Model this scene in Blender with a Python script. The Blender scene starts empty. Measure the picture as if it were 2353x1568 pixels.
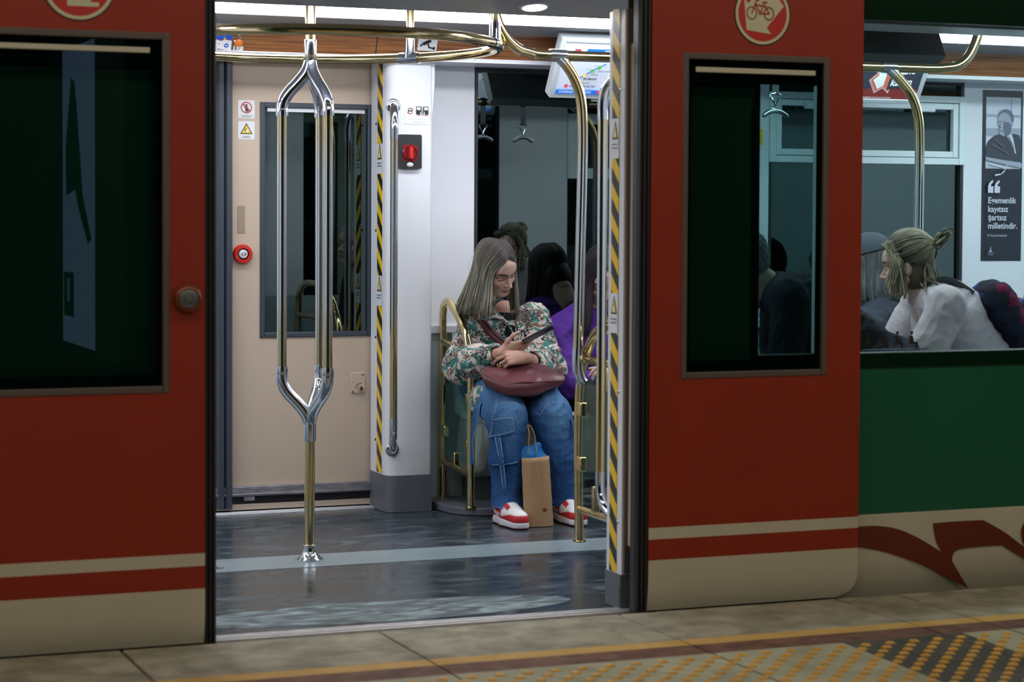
import bpy, bmesh, math, random
import numpy as np
from mathutils import Vector, Matrix

# ---------------------------------------------------------------- camera, world, lights
random.seed(7); np.random.seed(7)
S = bpy.context.scene
COL = S.collection
PI = math.pi
FPX, PPX, PPY = 4870.0, 1176.5, 678.0            # focal length and principal point in pixels of the 2353 x 1568 frame
CAM = np.array([0.0, -6.12, 1.287])

def _n(v): return v / np.linalg.norm(v)
_X = _n(np.array([13300 - PPX, 554.5 - PPY, FPX]))
_Z = _n(np.array([520 - PPX, 128700 - PPY, FPX])); _Z = _n(_Z - _X * (_X @ _Z))
ROT = np.stack([_X, np.cross(_X, _Z), -_Z], 1)    # camera axes (right, down, forward) from the train's axes

def at(px, py, Y=None, Z=None, X=None):
    """the point of the plane Y=, Z= or X= that the photograph shows at this pixel"""
    r = ROT.T @ np.array([px - PPX, py - PPY, FPX])
    i, v = (1, Y) if Y is not None else ((2, Z) if Z is not None else (0, X))
    t = (v - CAM[i]) / r[i]
    return Vector(CAM + t * r)

cam_d = bpy.data.cameras.new('camera'); cam = bpy.data.objects.new('camera', cam_d); COL.objects.link(cam)
S.camera = cam
cam_d.sensor_width = 36.0; cam_d.lens = FPX / 2353 * 36
cam_d.shift_x = 0.0; cam_d.shift_y = -(784 - PPY) / 2353
M = Matrix(((ROT[0][0], -ROT[1][0], -ROT[2][0]), (ROT[0][1], -ROT[1][1], -ROT[2][1]), (ROT[0][2], -ROT[1][2], -ROT[2][2]))).to_4x4()
cam.matrix_world = Matrix.Translation(Vector(CAM)) @ M
cam_d.clip_start = 0.05
cam_d.dof.use_dof = True; cam_d.dof.focus_distance = 9.15; cam_d.dof.aperture_fstop = 3.6

S.view_settings.view_transform = 'Standard'; S.view_settings.look = 'None'
S.view_settings.exposure = 0.0; S.view_settings.gamma = 1.0
w = bpy.data.worlds.new('station_dark'); S.world = w; w.use_nodes = True
w.node_tree.nodes['Background'].inputs[0].default_value = (0.10, 0.12, 0.11, 1)
w.node_tree.nodes['Background'].inputs[1].default_value = 0.06

def area(name, loc, size, energy, color, rot=(0, 0, 0)):
    d = bpy.data.lights.new(name, 'AREA'); d.shape = 'RECTANGLE'; d.size, d.size_y = size
    d.energy = energy; d.color = color
    o = bpy.data.objects.new(name, d); COL.objects.link(o); o.location = loc; o.rotation_euler = rot
    return o
# the rows of lamps over the platform (behind and above the camera)
area('platform_lamp_row', (2.5, -1.5, 3.5), (14, 0.25), 72, (1.0, 0.88, 0.70), (math.radians(12), 0, 0))
area('platform_lamp_row.001', (2.5, -5.5, 3.4), (14, 0.25), 86, (1.0, 0.88, 0.70), (math.radians(25), 0, 0))

STRIP_E = 17.0      # the car's lit ceiling strips

# ---------------------------------------------------------------- materials
MATS = {}
def mat(name, col=(0.5, 0.5, 0.5), rough=0.5, metal=0.0, emit=None, es=1.0, spec=0.5, noise=None, bump=None, coat=0.0, attr=None, sss=0):
    """noise = (scale, amount, stretch) mottles the colour; bump = (scale, strength, stretch)"""
    m = bpy.data.materials.new(name); m.use_nodes = True
    nt = m.node_tree; b = nt.nodes['Principled BSDF']; L = nt.links.new
    b.inputs['Base Color'].default_value = (*col, 1); b.inputs['Roughness'].default_value = rough
    b.inputs['Metallic'].default_value = metal; b.inputs['Specular IOR Level'].default_value = spec
    b.inputs['Coat Weight'].default_value = coat
    if sss: b.inputs['Subsurface Weight'].default_value = sss; b.inputs['Subsurface Radius'].default_value = (0.01, 0.004, 0.002)
    src = None
    if attr:
        a = nt.nodes.new('ShaderNodeVertexColor'); a.layer_name = attr; src = a.outputs[0]
        L(src, b.inputs['Base Color'])
    def coords(stretch):
        tc = nt.nodes.new('ShaderNodeTexCoord'); mp = nt.nodes.new('ShaderNodeMapping')
        mp.inputs['Scale'].default_value = stretch; L(tc.outputs['Object'], mp.inputs[0]); return mp.outputs[0]
    if noise:
        n = nt.nodes.new('ShaderNodeTexNoise'); n.inputs['Scale'].default_value = noise[0]; n.inputs['Detail'].default_value = 5
        L(coords(noise[2] if len(noise) > 2 else (1, 1, 1)), n.inputs['Vector'])
        r = nt.nodes.new('ShaderNodeMapRange'); r.inputs[1].default_value = 0.3; r.inputs[2].default_value = 0.7
        r.inputs[3].default_value = 1 - noise[1]; r.inputs[4].default_value = 1 + noise[1]
        L(n.outputs[0], r.inputs[0])
        mx = nt.nodes.new('ShaderNodeMix'); mx.data_type = 'RGBA'; mx.blend_type = 'MULTIPLY'; mx.inputs[0].default_value = 1
        if src: L(src, mx.inputs[6])
        else: mx.inputs[6].default_value = (*col, 1)
        L(r.outputs[0], mx.inputs[7]); L(mx.outputs[2], b.inputs['Base Color'])
    if bump:
        n = nt.nodes.new('ShaderNodeTexNoise'); n.inputs['Scale'].default_value = bump[0]; n.inputs['Detail'].default_value = 4
        L(coords(bump[2] if len(bump) > 2 else (1, 1, 1)), n.inputs['Vector'])
        bp = nt.nodes.new('ShaderNodeBump'); bp.inputs['Strength'].default_value = bump[1]; bp.inputs['Distance'].default_value = 0.01
        L(n.outputs[0], bp.inputs['Height']); L(bp.outputs[0], b.inputs['Normal'])
    if emit:
        b.inputs['Emission Color'].default_value = (*emit, 1); b.inputs['Emission Strength'].default_value = es
    MATS[name] = m
    return m

def glassy(name, tint, refl, gloss_rough=0.0):
    """a thin pane: part of the light passes, tinted; part is mirrored"""
    m = bpy.data.materials.new(name); m.use_nodes = True; nt = m.node_tree; L = nt.links.new
    for n in list(nt.nodes): nt.nodes.remove(n)
    out = nt.nodes.new('ShaderNodeOutputMaterial'); mx = nt.nodes.new('ShaderNodeMixShader')
    tr = nt.nodes.new('ShaderNodeBsdfTransparent'); tr.inputs[0].default_value = (*tint, 1)
    gl = nt.nodes.new('ShaderNodeBsdfGlossy'); gl.inputs['Roughness'].default_value = gloss_rough
    gl.inputs[0].default_value = (0.76, 1.0, 0.98, 1)
    lw = nt.nodes.new('ShaderNodeLayerWeight'); lw.inputs[0].default_value = 0.5
    mr = nt.nodes.new('ShaderNodeMapRange'); mr.inputs[3].default_value = refl; mr.inputs[4].default_value = min(1, refl * 6)
    p = nt.nodes.new('ShaderNodeMath'); p.operation = 'POWER'; p.inputs[1].default_value = 4
    L(lw.outputs['Facing'], p.inputs[0]); L(p.outputs[0], mr.inputs[0]); L(mr.outputs[0], mx.inputs[0])
    L(tr.outputs[0], mx.inputs[1]); L(gl.outputs[0], mx.inputs[2]); L(mx.outputs[0], out.inputs[0])
    MATS[name] = m
    return m

def mix_node(nt, fac, a, b):
    mx = nt.nodes.new('ShaderNodeMix'); mx.data_type = 'RGBA'
    for i, v in ((0, fac), (6, a), (7, b)):
        if isinstance(v, (tuple, list)): mx.inputs[i].default_value = (*v, 1)
        elif isinstance(v, (int, float)): mx.inputs[i].default_value = v
        else: nt.links.new(v, mx.inputs[i])
    return mx.outputs[2]
def tex(nt, kind, scale, stretch=(1, 1, 1), detail=4, dist=0.0, rot=(0, 0, 0), **kw):
    tc = nt.nodes.new('ShaderNodeTexCoord'); mp = nt.nodes.new('ShaderNodeMapping'); mp.inputs['Scale'].default_value = stretch
    mp.inputs['Rotation'].default_value = rot
    n = nt.nodes.new('ShaderNodeTex' + kind); n.inputs['Scale'].default_value = scale
    if 'Detail' in n.inputs: n.inputs['Detail'].default_value = detail
    if 'Distortion' in n.inputs: n.inputs['Distortion'].default_value = dist
    for k, v in kw.items(): setattr(n, k, v)
    nt.links.new(tc.outputs['Object'], mp.inputs[0]); nt.links.new(mp.outputs[0], n.inputs['Vector'])
    return n.outputs[0]
def ramp(nt, src, stops, interp='LINEAR'):
    r = nt.nodes.new('ShaderNodeValToRGB'); r.color_ramp.interpolation = interp
    e = r.color_ramp.elements
    while len(e) < len(stops): e.new(0.5)
    for k, (p, c) in enumerate(stops): e[k].position = p; e[k].color = (*c, 1) if len(c) == 3 else c
    nt.links.new(src, r.inputs[0]); return r.outputs[0]

mat('red_paint', (0.295, 0.021, 0.004), 0.5, noise=(3, 0.06), bump=(60, 0.02))
mat('cream_paint', (0.57, 0.54, 0.43), 0.45, noise=(4, 0.05))
mat('green_paint', (0.004, 0.11, 0.055), 0.4, noise=(3, 0.08))
mat('dark_body', (0.004, 0.034, 0.016), 0.35)
mat('rubber', (0.02, 0.022, 0.026), 0.45)
mat('rubber_grey', (0.11, 0.085, 0.075), 0.5)
mat('blue_rubber', (0.05, 0.062, 0.085), 0.4)
mat('white_panel', (0.74, 0.76, 0.82), 0.35)
mat('white_frame', (0.72, 0.80, 0.84), 0.4)
mat('grey_panel', (0.36, 0.38, 0.42), 0.45)
mat('pale_wall', (0.36, 0.43, 0.45), 0.4)
mat('kick_grey', (0.115, 0.125, 0.15), 0.42, noise=(8, 0.1))
mat('beige_door', (0.585, 0.465, 0.365), 0.42, noise=(2, 0.03), bump=(90, 0.02))
mat('alu', (0.72, 0.72, 0.76), 0.4, 0.6, noise=(30, 0.2, (1, 8, 8)))
mat('alu_dirty', (0.30, 0.29, 0.32), 0.5, 0.5, noise=(16, 0.35, (1, 6, 6)))
mat('brass', (0.74, 0.595, 0.32), 0.12, 1.0, noise=(14, 0.10), bump=(12, 0.02))
mat('chrome', (0.72, 0.74, 0.80), 0.09, 1.0, bump=(10, 0.02))
mat('black', (0.01, 0.01, 0.012), 0.45)
mat('ink', (0.012, 0.012, 0.016), 0.6)
mat('sign_white', (0.78, 0.80, 0.84), 0.45)
mat('sign_cream', (0.62, 0.60, 0.40), 0.5)
mat('sign_red', (0.52, 0.025, 0.02), 0.45)
mat('swoosh_red', (0.135, 0.018, 0.004), 0.5, noise=(3, 0.1))
mat('sign_yellow', (0.80, 0.55, 0.01), 0.45)
mat('blue', (0.01, 0.10, 0.62), 0.45)
mat('light_blue', (0.25, 0.55, 0.9), 0.45)
mat('red_plastic', (0.62, 0.02, 0.015), 0.3)
mat('dark_slot', (0.36, 0.27, 0.21), 0.6)
mat('gunmetal', (0.20, 0.21, 0.22), 0.35, 0.6)
mat('screen_case', (0.50, 0.55, 0.58), 0.45)
mat('box_grey', (0.15, 0.165, 0.17), 0.5)
mat('strip_light', (0.9, 0.9, 0.95), 0.5, emit=(0.95, 0.97, 1.0), es=STRIP_E)
mat('downlight_glow', (0.9, 0.9, 0.9), 0.5, emit=(0.92, 0.95, 1.0), es=5)
mat('amber', (0.7, 0.18, 0.03), 0.2, emit=(1.0, 0.22, 0.03), es=0.15)
mat('bronze_paint', (0.22, 0.06, 0.025), 0.35, 0.3)
mat('concrete', (0.12, 0.12, 0.115), 0.9, noise=(2, 0.3))
mat('teal_seat', (0.40, 0.55, 0.53), 0.35)
mat('seat_base', (0.42, 0.44, 0.42), 0.5)
mat('under_seat', (0.10, 0.11, 0.115), 0.6)
glassy('pane_dark', (0.10, 0.14, 0.14), 0.13)
glassy('pane_leaf', (0.50, 0.63, 0.63), 0.03)
glassy('pane_body', (0.80, 0.90, 0.90), 0.035)
glassy('pane_screen', (0.82, 0.93, 0.92), 0.06)
mat('frit', (0.003, 0.022, 0.010), 0.12)

def mat_brass_steel():
    m = mat('brass_to_steel', (0.74, 0.595, 0.32), 0.12, 1.0); nt = m.node_tree; b = nt.nodes['Principled BSDF']; L = nt.links.new
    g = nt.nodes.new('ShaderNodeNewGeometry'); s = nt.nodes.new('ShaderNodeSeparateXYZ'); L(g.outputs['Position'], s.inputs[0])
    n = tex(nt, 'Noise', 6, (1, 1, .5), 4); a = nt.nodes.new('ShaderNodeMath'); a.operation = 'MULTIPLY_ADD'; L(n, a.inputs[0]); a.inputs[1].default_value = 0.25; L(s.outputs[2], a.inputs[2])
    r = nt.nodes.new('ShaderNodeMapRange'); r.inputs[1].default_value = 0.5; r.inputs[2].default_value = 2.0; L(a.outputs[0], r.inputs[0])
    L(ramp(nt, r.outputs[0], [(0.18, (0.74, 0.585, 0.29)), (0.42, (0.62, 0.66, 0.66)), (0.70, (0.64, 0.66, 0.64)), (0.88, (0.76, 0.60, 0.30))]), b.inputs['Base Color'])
mat_brass_steel()      # brass blends to steel grey at mid height, back to brass above
def mat_wood():
    m = mat('wood_panel', (0.3, 0.12, 0.04), 0.38); nt = m.node_tree; b = nt.nodes['Principled BSDF']
    t = tex(nt, 'Noise', 5, (0.7, 14, 26), 8, 0.6)
    nt.links.new(ramp(nt, t, [(0.30, (0.11, 0.038, 0.013)), (0.48, (0.25, 0.095, 0.032)), (0.62, (0.36, 0.15, 0.055)), (0.75, (0.20, 0.07, 0.025))]), b.inputs['Base Color'])
mat_wood()
def mat_floor():
    m = mat('car_floor', (0.03, 0.035, 0.045), 0.3); nt = m.node_tree; b = nt.nodes['Principled BSDF']; L = nt.links.new
    t = tex(nt, 'Noise', 4.0, (1.0, 2.2, 1), 8, 1.2)
    t2 = tex(nt, 'Noise', 30, (1, 3, 1), 4, 0.5)
    c = ramp(nt, t, [(0.40, (0.026, 0.036, 0.048)), (0.60, (0.050, 0.068, 0.084)), (0.76, (0.12, 0.165, 0.18))])
    sp = ramp(nt, t2, [(0.70, (0, 0, 0)), (0.80, (0.7, 0.7, 0.7))])
    L(mix_node(nt, sp, c, (0.15, 0.18, 0.19)), b.inputs['Base Color'])
    rr = ramp(nt, t, [(0.35, (0.16, 0.16, 0.16)), (0.62, (0.30, 0.30, 0.30)), (0.75, (0.55, 0.55, 0.55))])
    L(rr, b.inputs['Roughness'])
    m = mat('floor_strip', (0.21, 0.27, 0.30), 0.3, noise=(5, 0.10, (1, 3, 1)))
    m = mat('floor_scuff', (0.14, 0.2, 0.21), 0.5); nt = m.node_tree; b = nt.nodes['Principled BSDF']; L = nt.links.new
    t = tex(nt, 'Noise', 6.0, (0.8, 2.6, 1), 9, 2.0)
    L(ramp(nt, t, [(0.38, (0.04, 0.05, 0.06)), (0.50, (0.11, 0.15, 0.165)), (0.64, (0.27, 0.37, 0.40))]), b.inputs['Base Color'])
mat_floor()
def mat_stone(name, c0, c1, sc):
    m = mat(name, c0, 0.75); nt = m.node_tree; b = nt.nodes['Principled BSDF']; L = nt.links.new
    t = tex(nt, 'Noise', sc, (1, 1, 1), 8, 0.4)
    L(ramp(nt, t, [(0.32, c0), (0.68, c1)]), b.inputs['Base Color'])
    bp = nt.nodes.new('ShaderNodeBump'); bp.inputs['Strength'].default_value = 0.15; bp.inputs['Distance'].default_value = 0.004
    L(tex(nt, 'Noise', sc * 12), bp.inputs['Height']); L(bp.outputs[0], b.inputs['Normal'])
mat_stone('kerb_stone', (0.20, 0.185, 0.13), (0.40, 0.37, 0.28), 9)
mat_stone('yellow_line', (0.50, 0.295, 0.065), (0.62, 0.38, 0.11), 9)
mat_stone('dark_red_band', (0.10, 0.038, 0.022), (0.21, 0.10, 0.06), 14)
mat_stone('tactile_pale', (0.30, 0.295, 0.20), (0.44, 0.43, 0.30), 6)
mat_stone('tactile_dark', (0.040, 0.038, 0.032), (0.085, 0.078, 0.062), 8)
mat('joint', (0.055, 0.05, 0.04), 0.9)
mat('dome', (0.62, 0.32, 0.02), 0.5, noise=(20, 0.15))
def mat_hazard(name, sgn):
    m = mat(name, (0.8, 0.6, 0), 0.35); nt = m.node_tree; b = nt.nodes['Principled BSDF']; L = nt.links.new
    tc = nt.nodes.new('ShaderNodeTexCoord'); sp = nt.nodes.new('ShaderNodeSeparateXYZ'); L(tc.outputs['Object'], sp.inputs[0])
    a = nt.nodes.new('ShaderNodeMath'); a.operation = 'MULTIPLY_ADD'; L(sp.outputs[1], a.inputs[0]); a.inputs[1].default_value = sgn; L(sp.outputs[2], a.inputs[2])
    d = nt.nodes.new('ShaderNodeMath'); d.operation = 'MULTIPLY'; L(a.outputs[0], d.inputs[0]); d.inputs[1].default_value = 1 / 0.100
    fr = nt.nodes.new('ShaderNodeMath'); fr.operation = 'FRACT'; L(d.outputs[0], fr.inputs[0])
    g = nt.nodes.new('ShaderNodeMath'); g.operation = 'GREATER_THAN'; L(fr.outputs[0], g.inputs[0]); g.inputs[1].default_value = 0.5
    L(mix_node(nt, g.outputs[0], (0.90, 0.58, 0.004), (0.022, 0.024, 0.028)), b.inputs['Base Color'])
mat_hazard('hazard', -1.0)

# ---------------------------------------------------------------- mesh kit
BASE = {}
class MB:
    def __init__(s): s.v = []; s.f = []; s.m = []; s.c = None
    def add(s, V, F, m=0):
        o = len(s.v); s.v += [tuple(p) for p in V]; s.f += [tuple(i + o for i in f) for f in F]; s.m += [m] * len(F); return s
    def box(s, a, b, m=0):
        x0, y0, z0 = (min(p, q) for p, q in zip(a, b)); x1, y1, z1 = (max(p, q) for p, q in zip(a, b))
        V = [(x0, y0, z0), (x1, y0, z0), (x1, y1, z0), (x0, y1, z0), (x0, y0, z1), (x1, y0, z1), (x1, y1, z1), (x0, y1, z1)]
        return s.add(V, [(0, 3, 2, 1), (4, 5, 6, 7), (0, 1, 5, 4), (1, 2, 6, 5), (2, 3, 7, 6), (3, 0, 4, 7)], m)
    def frame(s, x0, x1, z0, z1, t, y0, y1, m=0):
        """four bars round an opening"""
        s.box((x0, y0, z0), (x0 + t, y1, z1), m); s.box((x1 - t, y0, z0), (x1, y1, z1), m); s.box((x0 + t, y0, z0), (x1 - t, y1, z0 + t), m); return s.box((x0 + t, y0, z1 - t), (x1 - t, y1, z1), m)
    def prism(s, poly, ax, d0, d1, m=0):
        """extrude a 2-D outline along axis ax ('x','y','z') from d0 to d1"""
        def P(u, v, d): return {'x': (d, u, v), 'y': (u, d, v), 'z': (u, v, d)}[ax]
        n = len(poly); V = [P(u, v, d0) for u, v in poly] + [P(u, v, d1) for u, v in poly]
        F = [tuple(range(n))[::-1], tuple(range(n, 2 * n))] + [(i, (i + 1) % n, n + (i + 1) % n, n + i) for i in range(n)]
        return s.add(V, F, m)
    def tube(s, path, r, n=14, m=0, cap=True, flat=None):
        path = [Vector(p) for p in path]; N = len(path); rs = r if isinstance(r, (list, tuple)) else [r] * N
        T = [(path[min(i + 1, N - 1)] - path[max(i - 1, 0)]).normalized() for i in range(N)]
        up = Vector((0, 0, 1)) if abs(T[0].z) < 0.9 else Vector((0, 1, 0))
        if flat is not None: up = Vector(flat[2])
        a = (up - T[0] * up.dot(T[0])).normalized(); V = []; F = []
        for i in range(N):
            if i: a = (a - T[i] * a.dot(T[i])).normalized()
            b = T[i].cross(a); fa, fb = (flat[0], flat[1]) if flat else (1, 1)
            for k in range(n):
                t = 2 * PI * k / n; V.append(path[i] + (a * math.cos(t) * fa + b * math.sin(t) * fb) * rs[i])
        for i in range(N - 1):
            for k in range(n):
                k2 = (k + 1) % n; F.append((i * n + k, i * n + k2, (i + 1) * n + k2, (i + 1) * n + k))
        if cap: F += [tuple(range(n))[::-1], tuple(range((N - 1) * n, N * n))]
        return s.add(V, F, m)
    def lathe(s, prof, o, ax=(0, 0, 1), n=28, m=0):
        """prof = (radius, height) pairs turned about axis ax through o"""
        ax = Vector(ax).normalized(); u = ax.orthogonal().normalized(); w_ = ax.cross(u); o = Vector(o); V = []; F = []
        for r, h in prof:
            for k in range(n):
                t = 2 * PI * k / n; V.append(o + ax * h + (u * math.cos(t) + w_ * math.sin(t)) * r)
        for i in range(len(prof) - 1):
            for k in range(n):
                k2 = (k + 1) % n; F.append((i * n + k, i * n + k2, (i + 1) * n + k2, (i + 1) * n + k))
        F += [tuple(range(n))[::-1], tuple(range((len(prof) - 1) * n, len(prof) * n))]
        return s.add(V, F, m)
    def ell(s, c, r, m=0, nu=16, nv=10):
        V = []; F = []
        for i in range(nv + 1):
            t = PI * i / nv
            for k in range(nu):
                p = 2 * PI * k / nu; V.append((c[0] + r[0] * math.sin(t) * math.cos(p), c[1] + r[1] * math.sin(t) * math.sin(p), c[2] + r[2] * math.cos(t)))
        for i in range(nv):
            for k in range(nu): F.append((i * nu + k, (i + 1) * nu + k, (i + 1) * nu + (k + 1) % nu, i * nu + (k + 1) % nu))
        return s.add(V, F, m)
    def build(s, name, mats, parent=None, angle=38, bevel=0, colors=None, smooth=True, weld=False):
        V = np.array(s.v, dtype=float)
        if parent is not None: o0 = BASE[parent.name_full]
        else: o0 = np.array([(V[:, 0].min() + V[:, 0].max()) / 2, (V[:, 1].min() + V[:, 1].max()) / 2, V[:, 2].min()])
        me = bpy.data.meshes.new(name); me.from_pydata((V - o0).tolist(), [], s.f)
        if isinstance(mats, str): mats = [mats]
        for k in mats: me.materials.append(MATS[k])
        me.polygons.foreach_set('material_index', s.m)
        bm = bmesh.new(); bm.from_mesh(me)
        if weld: bmesh.ops.remove_doubles(bm, verts=bm.verts, dist=1e-5)
        bmesh.ops.recalc_face_normals(bm, faces=bm.faces); bm.to_mesh(me); bm.free()
        if colors is not None:
            ca = me.color_attributes.new('col', 'FLOAT_COLOR', 'POINT')
            cc = np.ones((len(me.vertices), 4), dtype=np.float32); cc[:, :3] = colors; ca.data.foreach_set('color', cc.ravel())
        if smooth:
            me.polygons.foreach_set('use_smooth', [True] * len(me.polygons))
            if angle: me.set_sharp_from_angle(angle=math.radians(angle))
        ob = bpy.data.objects.new(name, me); COL.objects.link(ob)
        if parent is not None: ob.parent = parent; BASE[ob.name_full] = o0
        else: ob.location = o0; BASE[ob.name_full] = o0
        if bevel:
            bv = ob.modifiers.new('bevel', 'BEVEL'); bv.width = bevel; bv.segments = 2; bv.limit_method = 'ANGLE'; bv.angle_limit = math.radians(50)
        return ob

def thing(name, label, cat, loc, group=None):
    o = bpy.data.objects.new(name, None); COL.objects.link(o); o.location = loc; o.empty_display_size = 0.05
    BASE[o.name_full] = np.array(loc, dtype=float)
    return tag(o, label, cat, group)
def tag(o, label, cat, group=None):
    o['label'] = label; o['category'] = cat
    if group: o['group'] = group
    return o
def struct(o, label=None, cat=None):
    o['kind'] = 'structure'
    if label: o['label'] = label
    if cat: o['category'] = cat
    return o

def smooth_path(pts, n=8, closed=False):
    """Catmull-Rom through the points"""
    P = [Vector(p) for p in pts]; N = len(P); out = []
    for i in range(N if closed else N - 1):
        g = (lambda j: P[j % N]) if closed else (lambda j: P[max(0, min(N - 1, j))])
        p0, p1, p2, p3 = g(i - 1), g(i), g(i + 1), g(i + 2)
        for k in range(n):
            t = k / n
            out.append(0.5 * ((2 * p1) + (p2 - p0) * t + (2 * p0 - 5 * p1 + 4 * p2 - p3) * t * t + (3 * p1 - p0 - 3 * p2 + p3) * t ** 3))
    if not closed: out.append(P[-1])
    return out
def arc2(cx, cy, rx, ry, a0, a1, n):
    return [(cx + rx * math.cos(math.radians(a0 + (a1 - a0) * k / n)), cy + ry * math.sin(math.radians(a0 + (a1 - a0) * k / n))) for k in range(n + 1)]
def rrect(x0, y0, x1, y1, r, n=5):
    return arc2(x1 - r, y0 + r, r, r, -90, 0, n) + arc2(x1 - r, y1 - r, r, r, 0, 90, n) + arc2(x0 + r, y1 - r, r, r, 90, 180, n) + arc2(x0 + r, y0 + r, r, r, 180, 270, n)
def text_poly(body, size, bold=0.0, align='LEFT', shear=0.0):
    """outline of a line of lettering as (verts2d, faces)"""
    cu = bpy.data.curves.new('lettering', 'FONT'); cu.body = body; cu.size = size; cu.align_x = align; cu.offset = bold; cu.shear = shear
    cu.resolution_u = 3
    ob = bpy.data.objects.new('lettering', cu); COL.objects.link(ob)
    dg = bpy.context.evaluated_depsgraph_get(); me = bpy.data.meshes.new_from_object(ob.evaluated_get(dg))
    V = [(v.co.x, v.co.y) for v in me.vertices]; F = [tuple(p.vertices) for p in me.polygons]
    bpy.data.objects.remove(ob); bpy.data.curves.remove(cu); bpy.data.meshes.remove(me)
    return V, F
class Flat:
    """draws flat artwork on a plane: origin o, right u, up v, all in metres; every call lies a hair above the last"""
    def __init__(s, o, u, v, lift=0.0006):
        s.o = Vector(o); s.u = Vector(u).normalized(); s.v = Vector(v); s.v = (s.v - s.u * s.v.dot(s.u)).normalized(); s.n = s.u.cross(s.v); s.mb = MB(); s.k = 1; s.lift = lift
    def P(s, x, y, h): return s.o + s.u * x + s.v * y + s.n * h
    def poly(s, pts, m=0, step=True):
        if step: s.k += 1
        h = s.k * s.lift; n = len(pts)
        bm = bmesh.new(); vs = [bm.verts.new((x, y, 0)) for x, y in pts]; f = bm.faces.new(vs)
        r = bmesh.ops.triangulate(bm, faces=[f]); bm.verts.index_update()
        F = [tuple(v.index for v in t.verts) for t in bm.faces]; bm.free()
        s.mb.add([s.P(x, y, h) for x, y in pts], F, m); return s
    def rect(s, x0, y0, x1, y1, m=0, r=0.0, step=True): return s.poly(rrect(x0, y0, x1, y1, r) if r else [(x0, y0), (x1, y0), (x1, y1), (x0, y1)], m, step)
    def disc(s, x, y, r, m=0, ry=None, step=True): return s.poly(arc2(x, y, r, ry or r, 0, 360 - 360 / 40, 39), m, step)
    def line(s, pts, w, m=0, closed=False):
        s.k += 1
        P = [Vector((x, y)) for x, y in pts]
        for a, b in zip(P, P[1:] + (P[:1] if closed else [])):
            if (b - a).length < 1e-9: continue
            d = (b - a).normalized(); q = Vector((-d.y, d.x)) * w / 2; e = d * w * 0.35
            s.poly([tuple(a - q - e), tuple(b - q + e), tuple(b + q + e), tuple(a + q - e)], m, False)
        return s
    def text(s, body, x, y, size, m=0, bold=0.0, align='LEFT', shear=0.0, rot=0, sx=1.0):
        s.k += 1; V, F = text_poly(body, size, bold, align, shear); c, q = math.cos(rot), math.sin(rot); h = s.k * s.lift
        s.mb.add([s.P(x + (a * c * sx - b * q), y + (a * q * sx + b * c), h) for a, b in V], F, m); return s
    def plate(s, poly, t, m=0):
        """a thin solid plate standing behind the artwork"""
        n = len(poly); V = [s.P(x, y, -0.0005) for x, y in poly] + [s.P(x, y, s.lift) for x, y in poly]
        s.mb.add(V, [tuple(range(n))[::-1], tuple(range(n, 2 * n))] + [(i, (i + 1) % n, n + (i + 1) % n, n + i) for i in range(n)], m); return s
    def build(s, name, mats, parent=None): return s.mb.build(name, mats, parent, angle=0, smooth=False)
# ---------------------------------------------------------------- platform
ZP = 0.02; YE = -0.05
mb = MB(); mb.box((-4, -8.5, -1.2), (11, YE - 0.33, ZP - 0.004)); struct(mb.build('floor_platform', ['concrete']))
yk = at(1500, 1476, Z=ZP).y; yy = at(1500, 1490, Z=ZP).y; yr = at(1500, 1513, Z=ZP).y
xs = [-4, at(279, 1496, Z=ZP).x, at(874, 1453, Z=ZP).x, at(1424, 1413, Z=ZP).x, at(1924, 1378, Z=ZP).x - 0.0, at(2064, 1368, Z=ZP).x, 11]
xs = xs[:2] + xs[2:]
mb = MB(); g = 0.004
for a, b in zip(xs, xs[1:]): mb.box((a + g, yk, -0.35), (b - g, YE, ZP), 0)
mb.box((-4, yk, -0.34), (11, YE - 0.01, ZP - 0.006), 1)
struct(mb.build('floor_platform_edge', ['kerb_stone', 'joint'], bevel=0.004), 'pale stone slabs along the platform edge', 'platform edge')
mb = MB()
for a, b in zip(xs, xs[1:]):
    mb.box((a + g, yy, -0.1), (b - g, yk, ZP), 0); mb.box((a + g, yr, -0.1), (b - g, yy, ZP), 2)
mb.box((-4, yr, -0.09), (11, yk, ZP - 0.005), 1)
struct(mb.build('trim_platform_line', ['yellow_line', 'joint', 'dark_red_band']), 'yellow line with a dark red band along the platform', 'platform line')
# tactile paving: slabs, one dark diagonal band, rows of yellow domes
d0, d1 = at(1955, 1485, Z=ZP), at(2165, 1568, Z=ZP); e0, e1 = at(2225, 1460, Z=ZP), at(2353, 1502, Z=ZP)
kx = (d1.x - d0.x) / (d1.y - d0.y)
def dx0(y): return d0.x + (y - d0.y) * kx
def dx1(y): return e0.x + (y - e0.y) * kx
yb = -2.2; mb = MB()
def quad(pts, m): mb.prism([(p[0], p[1]) for p in pts], 'z', -0.1, ZP, m)
quad([(-4, yb), (dx0(yb), yb), (dx0(yr), yr), (-4, yr)], 0)
quad([(dx0(yb), yb), (dx1(yb), yb), (dx1(yr), yr), (dx0(yr), yr)], 1)
quad([(dx1(yb), yb), (11, yb), (11, yr), (dx1(yr), yr)], 0)
for a in xs[1:-1]: mb.box((a - 0.003, yb, 0), (a + 0.003, yr, ZP + 0.0006), 2)
p = at(1463, 1527, Z=ZP)
for j in range(-1, 24):
    y = p.y - j * 0.0475
    if y > yr - 0.012: continue
    for i in range(-45, 45):
        x = p.x + (i + 0.5 * (j % 2)) * 0.083
        mb.lathe([(0.0165, 0), (0.0155, 0.003), (0.011, 0.0055), (0.004, 0.0065)], (x, y, ZP - 0.0005), n=10, m=3)
struct(mb.build('floor_tactile_paving', ['tactile_pale', 'tactile_dark', 'joint', 'dome']), 'tactile paving with yellow domes and a dark diagonal band', 'tactile paving')
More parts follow.
